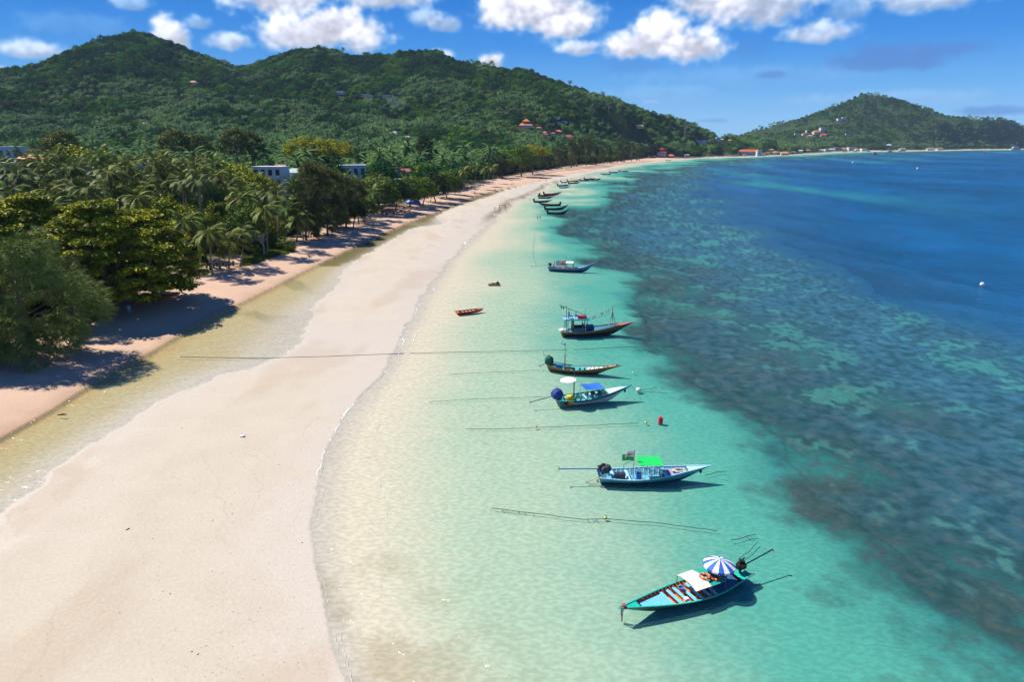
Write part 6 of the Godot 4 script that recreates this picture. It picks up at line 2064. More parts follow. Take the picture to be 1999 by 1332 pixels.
func plan_houses() -> void:   # first the places, so that no tree grows in a house
	var white := lin(0.68, 0.68, 0.66)
	var cream := lin(0.6, 0.52, 0.40)
	var red := lin(0.42, 0.09, 0.06)
	var orange := lin(0.62, 0.20, 0.06)
	var pink := lin(0.50, 0.20, 0.17)
	var grey := lin(0.45, 0.46, 0.48)
	# [px, py of its foot, width px, height px, distance or 0 for "where it meets the hill", roof, roof colour, wall colour, storeys, label]
	house_list = [
		[22, 311, 50, 24, 420, "flat", white, lin(0.55, 0.60, 0.70), 3, "white terraced hotel block at the left border above the palms"],
		[60, 310, 38, 7, 300, "hip", orange, cream, 1, "house with an orange hipped roof beside the white hotel block"],
		[8, 327, 34, 8, 262, "flat", lin(0.62, 0.62, 0.62), grey, 1, "low building with a pale flat roof at the left border"],
		[276, 334, 17, 14, 300, "flat", lin(0.5, 0.62, 0.7), lin(0.30, 0.52, 0.68), 2, "small light blue building between two palm crowns"],
		[172, 337, 14, 6, 290, "flat", lin(0.6, 0.6, 0.62), grey, 1, "pale roof glimpsed between the palms at left"],
		[531, 352, 58, 26, 335, "flat", lin(0.62, 0.64, 0.66), lin(0.66, 0.67, 0.70), 3, "white three storey hotel among the trees behind the casuarinas"],
		[549, 327, 22, 5, 352, "gable", lin(0.14, 0.025, 0.02), lin(0.2, 0.06, 0.05), 1, "dark red gabled hall behind the white three storey hotel"],
		[577, 338, 36, 8, 342, "hip", lin(0.18, 0.36, 0.34), white, 1, "building with a faded teal roof right of the white hotel"],
		[688, 336, 50, 13, 400, "flat", lin(0.55, 0.60, 0.66), lin(0.60, 0.66, 0.76), 2, "long low white building right of the tall casuarinas"],
		[790, 337, 25, 7, 480, "gable", lin(0.32, 0.09, 0.08), cream, 1, "brick red gabled roof in the trees behind the beach bar"],
		[786, 356, 42, 6, 405, "flat", lin(0.14, 0.38, 0.22), grey, 1, "long flat green roof just behind the shore trees"],
		[896, 368, 22, 13, 430, "hip", lin(0.50, 0.22, 0.20), lin(0.3, 0.2, 0.15), 1, "pink roofed beach restaurant with an open front"],
		[338, 468, 34, 14, 186, "gable", lin(0.42, 0.46, 0.56), lin(0.5, 0.52, 0.58), 1, "bungalow with a blue-grey roof behind the first front palms"],
		[277, 470, 22, 8, 160, "gable", lin(0.38, 0.46, 0.62), lin(0.5, 0.52, 0.58), 1, "bungalow whose blue roof shows through the sea almonds"],
		[432, 446, 40, 10, 200, "gable", lin(0.40, 0.44, 0.52), lin(0.5, 0.52, 0.56), 1, "bungalow with a long grey roof hidden behind the front palms"],
		[378, 165, 15, 6, 0, "hip", red, white, 2, "red roofed villa standing alone high on the left hill"],
		[285, 246, 15, 4, 0, "hip", lin(0.48, 0.16, 0.20), white, 1, "rose roofed villa low on the left hill"],
		[265, 255, 12, 3, 0, "flat", lin(0.6, 0.6, 0.6), white, 1, "small white house below the rose roofed villa"],
		[665, 184, 16, 5, 0, "flat", white, white, 2, "white villa, leftmost of those high on the middle hill"],
		[710, 188, 10, 3, 0, "flat", white, white, 1, "white house in the middle of the high row of villas"],
		[723, 189, 11, 3, 0, "flat", grey, white, 1, "grey roofed house right of the middle of the high row"],
		[754, 190, 15, 4, 0, "flat", white, white, 1, "widest white villa of the high row"],
		[770, 195, 10, 3, 0, "flat", white, white, 1, "white house at the right end of the high row"],
		[765, 203, 9, 3, 0, "flat", grey, white, 1, "white house just below the high row"],
		[780, 206, 9, 3, 0, "flat", grey, white, 1, "lowest white house below the high row"],
		[770, 263, 13, 5, 0, "hip", lin(0.6, 0.6, 0.6), white, 1, "white house at the left of the cluster at the hill foot"],
		[780, 265, 12, 6, 0, "flat", white, white, 2, "tallest white house of the cluster at the hill foot"],
		[796, 272, 13, 5, 0, "gable", grey, white, 1, "grey gabled white house of the cluster at the hill foot"],
		[788, 275, 9, 4, 0, "flat", white, white, 1, "lowest white house of the cluster at the hill foot"],
		[1027, 248, 25, 7, 0, "tiered", orange, white, 1, "large villa with a two-tiered orange roof on the slope"],
		[1052, 253, 9, 4, 0, "hip", pink, cream, 1, "pink roofed house just right of the two-tiered villa"],
		[1063, 262, 9, 4, 0, "hip", pink, cream, 1, "small pink roofed house below the two-tiered villa"],
		[1077, 244, 9, 3, 0, "flat", pink, cream, 1, "small dull pink house highest among the red roofed villas"],
		[1064, 266, 11, 4, 0, "hip", red, cream, 1, "red hipped villa, left one of the lower row"],
		[1078, 264, 12, 4, 0, "hip", red, cream, 1, "red hipped villa, middle one of the lower row"],
		[1089, 262, 15, 7, 0, "hip", lin(0.5, 0.14, 0.08), lin(0.10, 0.12, 0.32), 2, "red roofed villa with dark blue walls in the lower row"],
		[1110, 270, 15, 5, 0, "hip", red, cream, 1, "red hipped villa standing apart at the right of the lower row"],
		[1021, 265, 9, 4, 0, "flat", cream, cream, 1, "cream house under the two-tiered villa"],
		[1004, 248, 6, 4, 0, "flat", white, white, 1, "small white house left of the two-tiered villa"],
		[1088, 232, 8, 2.5, 0, "flat", white, white, 1, "white house, upper one on the dark slope"],
		[1092, 242, 9, 3, 0, "flat", white, white, 1, "white house, lower left one on the dark slope"],
		[1103, 240, 8, 3, 0, "flat", white, white, 1, "white house, lower right one on the dark slope"],
		[1244, 306, 15, 8, 880, "gable", lin(0.34, 0.28, 0.18), lin(0.5, 0.45, 0.36), 1, "thatched beige house by the far beach"],
		[1291, 307, 17, 13, 940, "tiered", lin(0.42, 0.025, 0.05), lin(0.55, 0.45, 0.42), 2, "beach house with a crimson two-tiered roof on the low point"],
		[1309, 307, 13, 5, 980, "hip", lin(0.52, 0.13, 0.06), lin(0.4, 0.25, 0.2), 1, "orange roofed pavilion right of the crimson roofed beach house"],
		[1340, 306, 9, 5, 1150, "hip", lin(0.55, 0.5, 0.42), white, 1, "small pale hut at the right end of the far beach"],
		[1272, 308, 12, 4, 930, "gable", lin(0.12, 0.10, 0.10), lin(0.2, 0.16, 0.14), 1, "dark shed left of the crimson roofed beach house"],
		[1369, 280, 18, 5, 0, "flat", lin(0.45, 0.52, 0.66), lin(0.5, 0.56, 0.7), 2, "pale blue hotel half hidden on the low saddle"],
		[1400, 276, 8, 7, 0, "flat", white, lin(0.55, 0.6, 0.72), 2, "white tower house on the low saddle"],
		[1399, 297, 9, 5, 1700, "flat", white, white, 2, "white house by the water left of the orange roofed hotel"],
		[1462, 302.5, 44, 10, 1620, "hip", lin(0.60, 0.15, 0.05), lin(0.45, 0.58, 0.70), 2, "long hotel with an orange roof and blue balconies at the waterside"],
		[1480, 303, 9, 9, 1600, "flat", white, white, 3, "white end block of the orange roofed hotel"],
		[1494, 298, 9, 6, 1700, "flat", lin(0.5, 0.55, 0.55), lin(0.5, 0.56, 0.58), 2, "pale house behind the rocks right of the orange roofed hotel"],
		[1531, 301.5, 14, 5, 1760, "hip", lin(0.65, 0.25, 0.04), cream, 1, "yellow-orange roofed pavilion above the rocks"],
		[1544, 290, 14, 6, 0, "hip", lin(0.55, 0.42, 0.36), cream, 1, "cream house with a pale roof above the rocks"],
		[1590, 289, 16, 6, 0, "hip", lin(0.58, 0.42, 0.38), lin(0.6, 0.5, 0.46), 2, "pinkish hotel behind the short far beach"],
		[1602, 296, 7, 4, 2080, "gable", white, white, 1, "tiny white hut at the head of the short far beach"],
		[1622, 294.5, 13, 4, 2150, "hip", grey, white, 1, "grey roofed house left of the pier village"],
		[1632, 294, 14, 6, 2250, "flat", lin(0.5, 0.3, 0.26), lin(0.6, 0.5, 0.46), 2, "reddish flat roofed building in the pier village"],
		[1645, 294, 12, 5, 2250, "hip", lin(0.55, 0.2, 0.14), white, 1, "red roofed building in the pier village"],
		[1662, 294, 17, 6, 2300, "flat", white, white, 2, "largest white building of the pier village"],
		[1733, 292.5, 10, 6, 2450, "hip", lin(0.5, 0.55, 0.6), white, 2, "white house alone by the water right of the pier village"],
		[1408, 300, 9, 5, 1500, "hip", lin(0.5, 0.5, 0.5), white, 2, "white house between the low point and the orange roofed hotel, left one"],
		[1422, 300.5, 10, 5, 1500, "gable", lin(0.5, 0.3, 0.2), cream, 1, "brown gabled house between the low point and the orange roofed hotel, right one"],
		[1505, 299, 10, 5, 1700, "hip", lin(0.42, 0.16, 0.10), white, 1, "dark red roofed house in the trees above the jumble of rocks"],
		[1517, 298, 9, 5, 1700, "flat", white, white, 2, "white flat house above the jumble of rocks"],
		[1561, 298, 9, 5, 1800, "gable", grey, white, 1, "grey gabled house at the left end of the short far beach"],
		[1576, 297, 10, 5, 1800, "hip", lin(0.5, 0.2, 0.12), cream, 1, "red roofed bungalow in the middle of the short far beach"],
		[1612, 296, 8, 5, 2000, "flat", white, white, 2, "narrow white house at the right end of the short far beach"],
		[1672, 294.5, 9, 4, 2300, "hip", lin(0.5, 0.2, 0.15), white, 1, "small red roofed house at the right end of the pier village"],
		[1684, 294.2, 11, 4, 2300, "flat", lin(0.5, 0.55, 0.6), white, 1, "pale shed beside the pier"],
		[1760, 293, 11, 4, 2400, "gable", lin(0.3, 0.25, 0.22), cream, 1, "brown boathouse under the right hill"],
		[1815, 292.6, 12, 4, 2400, "gable", lin(0.26, 0.2, 0.17), cream, 1, "dark thatched hall, left one under the right hill"],
		[1832, 292.4, 12, 4, 2400, "gable", lin(0.26, 0.2, 0.17), cream, 1, "dark thatched hall, right one under the right hill"],
		[1555, 265, 9, 4, 0, "flat", white, white, 1, "white house, leftmost of the hillside village on the right hill"],
		[1570, 264, 9, 4, 0, "hip", red, white, 1, "red roofed house left in the village on the right hill"],
		[1581, 268, 11, 4, 0, "hip", pink, white, 1, "pink roofed house lowest in the village on the right hill"],
		[1592, 262, 13, 6, 0, "hip", orange, white, 2, "orange roofed house in the middle of the village on the right hill"],
		[1576, 258, 7, 3, 0, "flat", lin(0.4, 0.3, 0.4), white, 1, "mauve house upper left in the village on the right hill"],
		[1604, 256, 10, 6, 0, "flat", lin(0.5, 0.5, 0.6), white, 2, "white block upper right in the village on the right hill"],
		[1610, 252, 8, 3, 0, "flat", grey, white, 1, "highest house of the village on the right hill"],
		[1607, 267, 11, 5, 0, "hip", lin(0.58, 0.09, 0.06), cream, 1, "bright red roofed house right in the village on the right hill"],
		[1623, 269, 8, 3, 0, "flat", white, white, 1, "white house apart at the right of the hillside village"],
		[1638, 236, 9, 4, 0, "flat", white, white, 1, "white villa, lower one of the pair high on the right hill"],
		[1647, 233, 8, 4, 0, "flat", white, white, 1, "white villa, upper one of the pair high on the right hill"],
		[1655, 264, 10, 3, 0, "flat", lin(0.5, 0.4, 0.4), cream, 1, "dull pink house low on the right hill"]]
	for h in house_list:
		var p := on_ground(h[0], h[1], 400.0) if h[4] == 0 else spot_at(h[0], h[1], h[4])
		if h[4] > 600:       # on the flat shore far away
			p = spot(h[0], h[1], 2.0)
		if h[4] != 0:
			p.y = ground_height(p.x, -p.z)
		h.append(p)
		var w: float = h[2] * -p.z / FOCAL
		clear_for(p, w * 0.62 + 2.5, (420.0 if h[4] > 1200 else 45.0) if -p.z > 600.0 else 110.0 if -p.z > 250.0 else 40.0)

func make_houses() -> void:
	glass = StandardMaterial3D.new()
	glass.albedo_color = lin(0.03, 0.05, 0.07)
	glass.roughness = 0.12
	for h in house_list:
		var p: Vector3 = h[10]
		var d := -p.z
		var w: float = h[2] * d / FOCAL
		var tall: float = spot_at(h[0], h[1] - h[3], d).y - p.y
		if h[4] == 0:
			tall = maxf(h[3] * d / FOCAL, 2.8)
		var flat: bool = h[5] == "flat"
		var deep := clampf(w * 0.6, 4.0, 14.0)
		var wall_tall := maxf(tall if flat else tall - minf(w, deep) * 0.30, 2.4)
		house(h[9], p, w, deep, wall_tall, h[5], h[6], h[7], h[8], [0.25, -0.3, 0.1, -0.15][int(h[0]) % 4], "house", "house")

func make_rocks() -> void:
	var list := [[1392, 304.6, 12], [1410, 305, 16], [1425, 304.8, 13], [1440, 305, 14], [1452, 304.8, 12], [1488, 304, 15], [1500, 302.8, 20], [1512, 302.6, 22], [1524, 302, 18], [1538, 301.6, 20], [1548, 300.8, 18], [1558, 300.2, 16], [1286, 309.5, 6], [1296, 309.8, 5], [1990, 290.6, 26], [1975, 291, 18], [1690, 294.2, 14], [1780, 293.2, 16], [1850, 292.4, 18]]
	for i in list.size():
		var r := list[i] as Array
		var p := spot(r[0], r[1])
		var s: float = r[2] * -p.z / FOCAL / 2.0
		var rr := RandomNumberGenerator.new()
		rr.seed = 900 + i
		var b := MB.new()
		var rows := []
		for a in 8:
			var line := []
			for k in 13:
				var lat := -PI / 2 + PI * a / 7.0
				var lon := TAU * (k % 12) / 12.0
				var q := Vector3(cos(lat) * cos(lon), sin(lat), cos(lat) * sin(lon))
				var bump := 1.0 + 0.25 * fine_noise.get_noise_3d(q.x * 9.0 + i * 7.0, q.y * 9.0, q.z * 9.0) * 2.0
				line.append(Vector3(q.x * s, q.y * s * 0.45, q.z * s * 0.8) * bump)
			rows.append(line)
		sheet(b, rows, func(q): return q)
		single("rock", b.done(), paint(lin(0.26, 0.19, 0.14) if i % 3 else lin(0.16, 0.125, 0.10), 0.9), p + Vector3(0, s * 0.12, 0), "brown boulder " + ("at the foot of the crimson roofed beach house" if r[0] < 1300 else "on the rocky shore left of the orange roofed hotel" if r[0] < 1460 else "in the jumble of rocks right of the orange roofed hotel" if r[0] < 1600 else "on the far shore below the right hill"), "rock", "boulders along the far shore")

func power_boat(px: float, py: float, long_px: float, label: String, hull: Color, cabin: Color, turn: float, decks: int) -> void:
	var p := spot(px, py)
	var h := Hull.new()
	h.len = long_px * -p.z / FOCAL * 0.9
	h.beam = h.len * 0.3; h.over = h.len * 0.1; h.f0 = h.len * 0.09; h.rise = h.len * 0.05; h.curl = 1.6; h.stern_w = 0.85; h.stern_up = 0.0; h.draft = h.len * 0.04
	var o := thing("motor_boat", label, "boat", p, turn, "motor boats off the far shore")
	piece("hull", band(h, 0.0, 0.8, 0.0, false, 0.0, 1.0, [-1.0, 1.0], 12, 3), paint(hull, 0.4), o)
	piece("sheer_strake", band(h, 0.8, 1.0, -0.02, false, 0.0, 1.0, [-1.0, 1.0], 12, 1), paint(cabin, 0.4), o)
	piece("transom", transom(h, 0.0, 1.0), paint(hull, 0.4), o)
	piece("deck", deck_mesh(h, 0.0, 0.98, 0.1, 5), paint(lin(0.5, 0.48, 0.44), 0.6), o)
	var y := h.f0
	for k in decks:
		var c := MB.new()
		var len_ := h.len * (0.55 - 0.12 * k)
		var tall := h.len * 0.11
		c.box(Vector3(-h.len * 0.05, y + tall / 2, 0), Vector3(len_, tall, h.beam * (0.75 - 0.1 * k)))
		var cb := piece("cabin", c.done(), paint(cabin, 0.4), o)
		var wn := MB.new()
		wn.box(Vector3(-h.len * 0.05, y + tall * 0.6, 0), Vector3(len_ * 1.01, tall * 0.35, h.beam * (0.765 - 0.1 * k)))
		piece("window", wn.done(), glass, cb)
		y += tall
		var rf := MB.new()
		rf.box(Vector3(-h.len * 0.05, y + 0.05, 0), Vector3(len_ * 1.15, 0.12, h.beam * 0.85))
		piece("roof", rf.done(), paint(cabin, 0.4), cb)
		y += 0.1
	piece("mast", rope_mesh([Vector3(0, y, 0), Vector3(-0.2, y + h.len * 0.2, 0)], 0.08, 5), paint(cabin, 0.4), o)

func make_motor_boats() -> void:
	var w := lin(0.7, 0.7, 0.7)
	power_boat(1706, 301.5, 15, "blue and white dive boat nearest the pier", lin(0.08, 0.16, 0.30), lin(0.45, 0.55, 0.66), 0.4, 2)
	power_boat(1736, 297, 14, "white ferry right behind the blue and white dive boat", w, w, 0.1, 2)
	power_boat(1668, 296.4, 12, "white launch at the pier village", w, w, 0.2, 1)
	power_boat(1648, 297, 10, "low white launch left of the pier village", w, lin(0.6, 0.65, 0.7), -0.2, 1)
	power_boat(1694, 296.2, 11, "white launch off the pier left of the ferry", w, w, 0.0, 1)
	power_boat(1757, 296, 12, "white boat right of the ferry, beside a pink one", w, lin(0.5, 0.55, 0.62), 0.15, 1)
	power_boat(1763, 295.4, 9, "pinkish boat at the end of the moored row", lin(0.5, 0.25, 0.25), lin(0.5, 0.35, 0.38), 0.1, 1)
	power_boat(1922, 299, 12, "dark blue dive boat alone on the open sea at right", lin(0.06, 0.12, 0.24), lin(0.35, 0.45, 0.58), 0.5, 2)
	power_boat(1981, 293, 24, "large white ferry at the right border", w, w, 0.1, 2)
	power_boat(1720, 294.8, 9, "small white boat under the shore left of the far village", w, w, 0.3, 1)

# --- a body: smooth minimum of tapered capsules, meshed as surface nets
func body_mesh(bones: Array, cell: float, fat: float = 0.0, k: float = 0.03) -> ArrayMesh:
	var lo := Vector3.ONE * 99.0
	var hi := Vector3.ONE * -99.0
	for b in bones:
		for p in [b[0], b[1]]:
			lo = lo.min(p - Vector3.ONE * (b[2] + fat + cell * 2.0))
			hi = hi.max(p + Vector3.ONE * (b[2] + fat + cell * 2.0))
	var n := Vector3i(((hi - lo) / cell).ceil())
	var f := PackedFloat32Array()
	f.resize((n.x + 1) * (n.y + 1) * (n.z + 1))
	for z in n.z + 1:
		for y in n.y + 1:
			for x in n.x + 1:
				var p := lo + Vector3(x, y, z) * cell
				var s := 0.0
				for b in bones:
					var a: Vector3 = b[0]
					var ab: Vector3 = b[1] - a
					var t := clampf((p - a).dot(ab) / maxf(ab.length_squared(), 1e-6), 0.0, 1.0)
					s += exp(-(p.distance_to(a + ab * t) - lerpf(b[2], b[3], t) - fat) / k)
				f[(z * (n.y + 1) + y) * (n.x + 1) + x] = -k * log(maxf(s, 1e-12))
	var out := MB.new()
	var vert := {}
	var sx := 1
	var sy := n.x + 1
	var sz := (n.x + 1) * (n.y + 1)
	for z in n.z:
		for y in n.y:
			for x in n.x:
				var i := (z * (n.y + 1) + y) * (n.x + 1) + x
				var sum := Vector3.ZERO
				var c := 0
				for e in [[0, 0, 0, 1, 0, 0], [0, 1, 0, 1, 1, 0], [0, 0, 1, 1, 0, 1], [0, 1, 1, 1, 1, 1], [0, 0, 0, 0, 1, 0], [1, 0, 0, 1, 1, 0], [0, 0, 1, 0, 1, 1], [1, 0, 1, 1, 1, 1], [0, 0, 0, 0, 0, 1], [1, 0, 0, 1, 0, 1], [0, 1, 0, 0, 1, 1], [1, 1, 0, 1, 1, 1]]:
					var fa := f[i + e[0] * sx + e[1] * sy + e[2] * sz]
					var fb := f[i + e[3] * sx + e[4] * sy + e[5] * sz]
					if (fa < 0.0) != (fb < 0.0):
						var t := fa / (fa - fb)
						sum += Vector3(lerpf(e[0], e[3], t), lerpf(e[1], e[4], t), lerpf(e[2], e[5], t))
						c += 1
				if c:
					vert[i] = lo + (Vector3(x, y, z) + sum / c) * cell
	for i in vert:
		for ax in [[sx, sy, sz], [sy, sz, sx], [sz, sx, sy]]:
			var a: bool = f[i] < 0.0
			if a == (f[i + ax[0]] < 0.0):
				continue
			var q := [i, i - ax[1], i - ax[1] - ax[2], i - ax[2]]
			if not (vert.has(q[1]) and vert.has(q[2]) and vert.has(q[3])):
				continue
			var dir: Vector3 = Vector3.RIGHT if ax[0] == sx else Vector3.UP if ax[0] == sy else Vector3.BACK
			out.face(vert[q[0]], vert[q[1]], vert[q[2]], vert[q[3]], dir if a else -dir)
	return out.done()

func bones_standing(stride: float, arm: float) -> Array:
	var b := []
	for s in [-1.0, 1.0]:
		var foot: float = stride * s
		b.append([Vector3(0.0, 0.92, 0.09 * s), Vector3(foot * 0.45 + 0.04, 0.50, 0.09 * s), 0.085, 0.060])
		b.append([Vector3(foot * 0.45 + 0.04, 0.50, 0.09 * s), Vector3(foot, 0.08, 0.09 * s), 0.058, 0.040])
		b.append([Vector3(foot - 0.03, 0.05, 0.09 * s), Vector3(foot + 0.15, 0.035, 0.10 * s), 0.042, 0.030])
		b.append([Vector3(0.0, 1.40, 0.18 * s), Vector3(-foot * 0.3, 1.14, 0.25 * s), 0.052, 0.042])
		b.append([Vector3(-foot * 0.3, 1.14, 0.25 * s), Vector3(-foot * 0.5 + arm, 0.90 + arm, 0.24 * s), 0.040, 0.030])
		b.append([Vector3(-foot * 0.5 + arm, 0.90 + arm, 0.24 * s), Vector3(-foot * 0.5 + arm + 0.02, 0.80 + arm, 0.23 * s), 0.034, 0.022])
	b.append([Vector3(0.0, 0.95, 0.0), Vector3(0.0, 1.36, 0.0), 0.13, 0.14])
	b.append([Vector3(0.0, 1.36, -0.1), Vector3(0.0, 1.36, 0.1), 0.09, 0.09])
	b.append([Vector3(0.0, 1.45, 0.0), Vector3(0.02, 1.56, 0.0), 0.05, 0.05])
	b.append([Vector3(0.02, 1.60, 0.0), Vector3(0.03, 1.66, 0.0), 0.085, 0.095])
	b.append([Vector3(0.11, 1.61, 0.0), Vector3(0.13, 1.60, 0.0), 0.014, 0.012])
	return b

func bones_sitting() -> Array:
	var b := []
	for s in [-1.0, 1.0]:
		b.append([Vector3(0, 0.10, 0.09 * s), Vector3(0.36, 0.36, 0.11 * s), 0.085, 0.060])
		b.append([Vector3(0.36, 0.36, 0.11 * s), Vector3(0.55, 0.05, 0.10 * s), 0.056, 0.040])
		b.append([Vector3(0.53, 0.04, 0.10 * s), Vector3(0.70, 0.03, 0.11 * s), 0.04, 0.03])
		b.append([Vector3(-0.08, 0.58, 0.18 * s), Vector3(0.10, 0.36, 0.24 * s), 0.05, 0.04])
		b.append([Vector3(0.10, 0.36, 0.24 * s), Vector3(0.32, 0.36, 0.14 * s), 0.038, 0.028])
	b.append([Vector3(0, 0.12, 0), Vector3(-0.10, 0.52, 0), 0.13, 0.14])
	b.append([Vector3(-0.09, 0.53, -0.1), Vector3(-0.09, 0.53, 0.1), 0.09, 0.09])
	b.append([Vector3(-0.10, 0.62, 0), Vector3(-0.07, 0.74, 0), 0.05, 0.05])
	b.append([Vector3(-0.06, 0.78, 0), Vector3(-0.05, 0.84, 0), 0.085, 0.095])
	return b

var bodies := {}
func person(pose: String, label: String, at: Vector3, turn: float, shirt: Color, shorts: Color, skin: Color = Color(0.62, 0.42, 0.32)) -> void:
	if bodies.is_empty():
		for k in [["standing", bones_standing(0.04, 0.0)], ["walking", bones_standing(0.26, 0.03)], ["reaching", bones_standing(0.10, 0.28)], ["sitting", bones_sitting()]]:
			var b: Array = k[1]
			var trunk: Array = []
			var seat: Array = []
			for x in b:
				if x[2] >= 0.12 or (x[2] == 0.09):
					trunk.append([x[0] + (x[1] - x[0]) * 0.2, x[1], x[2], x[3]])
				if x[2] >= 0.085 and x[2] < 0.0855 and x[3] < 0.07:
					seat.append([x[0], x[0].lerp(x[1], 0.7), x[2], lerpf(x[2], x[3], 0.7)])
			var hip: Vector3 = b[0][0]
			seat.append([Vector3(hip.x, hip.y + 0.02, 0), Vector3(hip.x, hip.y + 0.06, 0), 0.13, 0.13])
			var head: Array = b[b.size() - 1] if k[0] == "sitting" else b[b.size() - 2]
			bodies[k[0]] = [body_mesh(b, 0.035), body_mesh(trunk, 0.04, 0.022), body_mesh(seat, 0.04, 0.018), body_mesh([[head[0] + Vector3(-0.03, 0.02, 0), head[1] + Vector3(-0.03, 0.03, 0), 0.09, 0.09]], 0.03, 0.0)]
	var o := thing("person", label, "person", at, turn)
	piece("body", bodies[pose][0], paint(skin, 0.7, 0.0, 0.0), o)
	piece("shirt", bodies[pose][1], paint(shirt, 0.8, 0.0, 0.0), o)
	piece("shorts", bodies[pose][2], paint(shorts, 0.8, 0.0, 0.0), o)
	piece("hair", bodies[pose][3], paint(lin(0.02, 0.015, 0.012), 0.8, 0.0, 0.0), o)

func beach_spot(px: float, py: float) -> Vector3:
	return on_ground(px, py, 30.0)

func make_people() -> void:
	person("sitting", "person sitting on the sand beside a turquoise towel", beach_spot(604, 503), 0.3, lin(0.3, 0.05, 0.06), lin(0.05, 0.05, 0.1))
	person("walking", "person in black walking on the upper beach past the creek mouth", beach_spot(927, 379), 1.2, lin(0.02, 0.02, 0.025), lin(0.03, 0.03, 0.04))
	person("walking", "person at the head of the creek in pale clothes", beach_spot(966, 371), 0.4, lin(0.5, 0.4, 0.35), lin(0.3, 0.2, 0.15))
	person("standing", "person in dark clothes, left of a pair beyond the creek", beach_spot(999, 362.5), 0.9, lin(0.06, 0.05, 0.06), lin(0.08, 0.06, 0.06))
	person("walking", "person in red, right of a pair beyond the creek", beach_spot(1002, 362), 2.0, lin(0.3, 0.06, 0.05), lin(0.06, 0.05, 0.05))
	person("standing", "person standing on the dark tide line of the far sandbar", beach_spot(1066, 355), 1.0, lin(0.08, 0.08, 0.1), lin(0.05, 0.05, 0.06))
	person("standing", "person at the water's edge beside the wooden swing frame", beach_spot(966, 412), 0.2, lin(0.05, 0.08, 0.03), lin(0.05, 0.05, 0.06))
	var w := spot(1049.5, 430, -0.45)
	person("walking", "left one of two people wading below the far cluster of boats", w, 1.1, lin(0.35, 0.22, 0.18), lin(0.15, 0.04, 0.05))
	w = spot(1054.5, 429, -0.45)
	person("walking", "right one of two people wading below the far cluster of boats", w, -0.6, lin(0.35, 0.22, 0.18), lin(0.04, 0.05, 0.12))
	person("walking", "person in a pale blue shirt before the blue tarpaulin", beach_spot(802, 405), 1.3, lin(0.3, 0.45, 0.55), lin(0.3, 0.3, 0.32))
	person("standing", "person in white under the beach bar parasols", beach_spot(762, 414), 0.4, lin(0.6, 0.58, 0.55), lin(0.2, 0.1, 0.06))
	person("standing", "person in orange at the left end of the beach bar", beach_spot(741, 412), 2.2, lin(0.5, 0.2, 0.06), lin(0.08, 0.06, 0.06))
	person("standing", "person in a green shirt by the red parasol", beach_spot(841, 396), 2.2, lin(0.12, 0.22, 0.08), lin(0.25, 0.2, 0.14))
	person("reaching", "person in a yellow-green shirt standing at the engine of the blue longtail", boat_six.transform * Vector3(six_hull.along(0.13, 0.8), 0.42, 0.1), boat_six.rotation.y + PI, lin(0.50, 0.62, 0.14), lin(0.02, 0.02, 0.03))

func beach_parasol(px: float, py: float, colour: Color, label: String, group: String = "", size: float = 1.0) -> void:
	var o := thing("beach_parasol", label, "parasol", beach_spot(px, py), 0.0, group)
	o.scale = Vector3.ONE * size
	piece("pole", rope_mesh([Vector3(0, -0.2, 0), Vector3(0, 2.5, 0)], 0.04, 5), paint(lin(0.3, 0.22, 0.14), 0.7), o)
	for i in 8:
		var p := MB.new()
		var a := TAU * i / 8
		var e := TAU * (i + 1) / 8
		p.tri(Vector3(0, 2.6, 0), Vector3(cos(a) * 1.5, 2.0, sin(a) * 1.5), Vector3(cos(e) * 1.5, 2.0, sin(e) * 1.5))
		p.tri(Vector3(0, 2.57, 0), Vector3(cos(e) * 1.5, 1.97, sin(e) * 1.5), Vector3(cos(a) * 1.5, 1.97, sin(a) * 1.5))
		piece("panel", p.done(), paint(colour, 0.8), o)

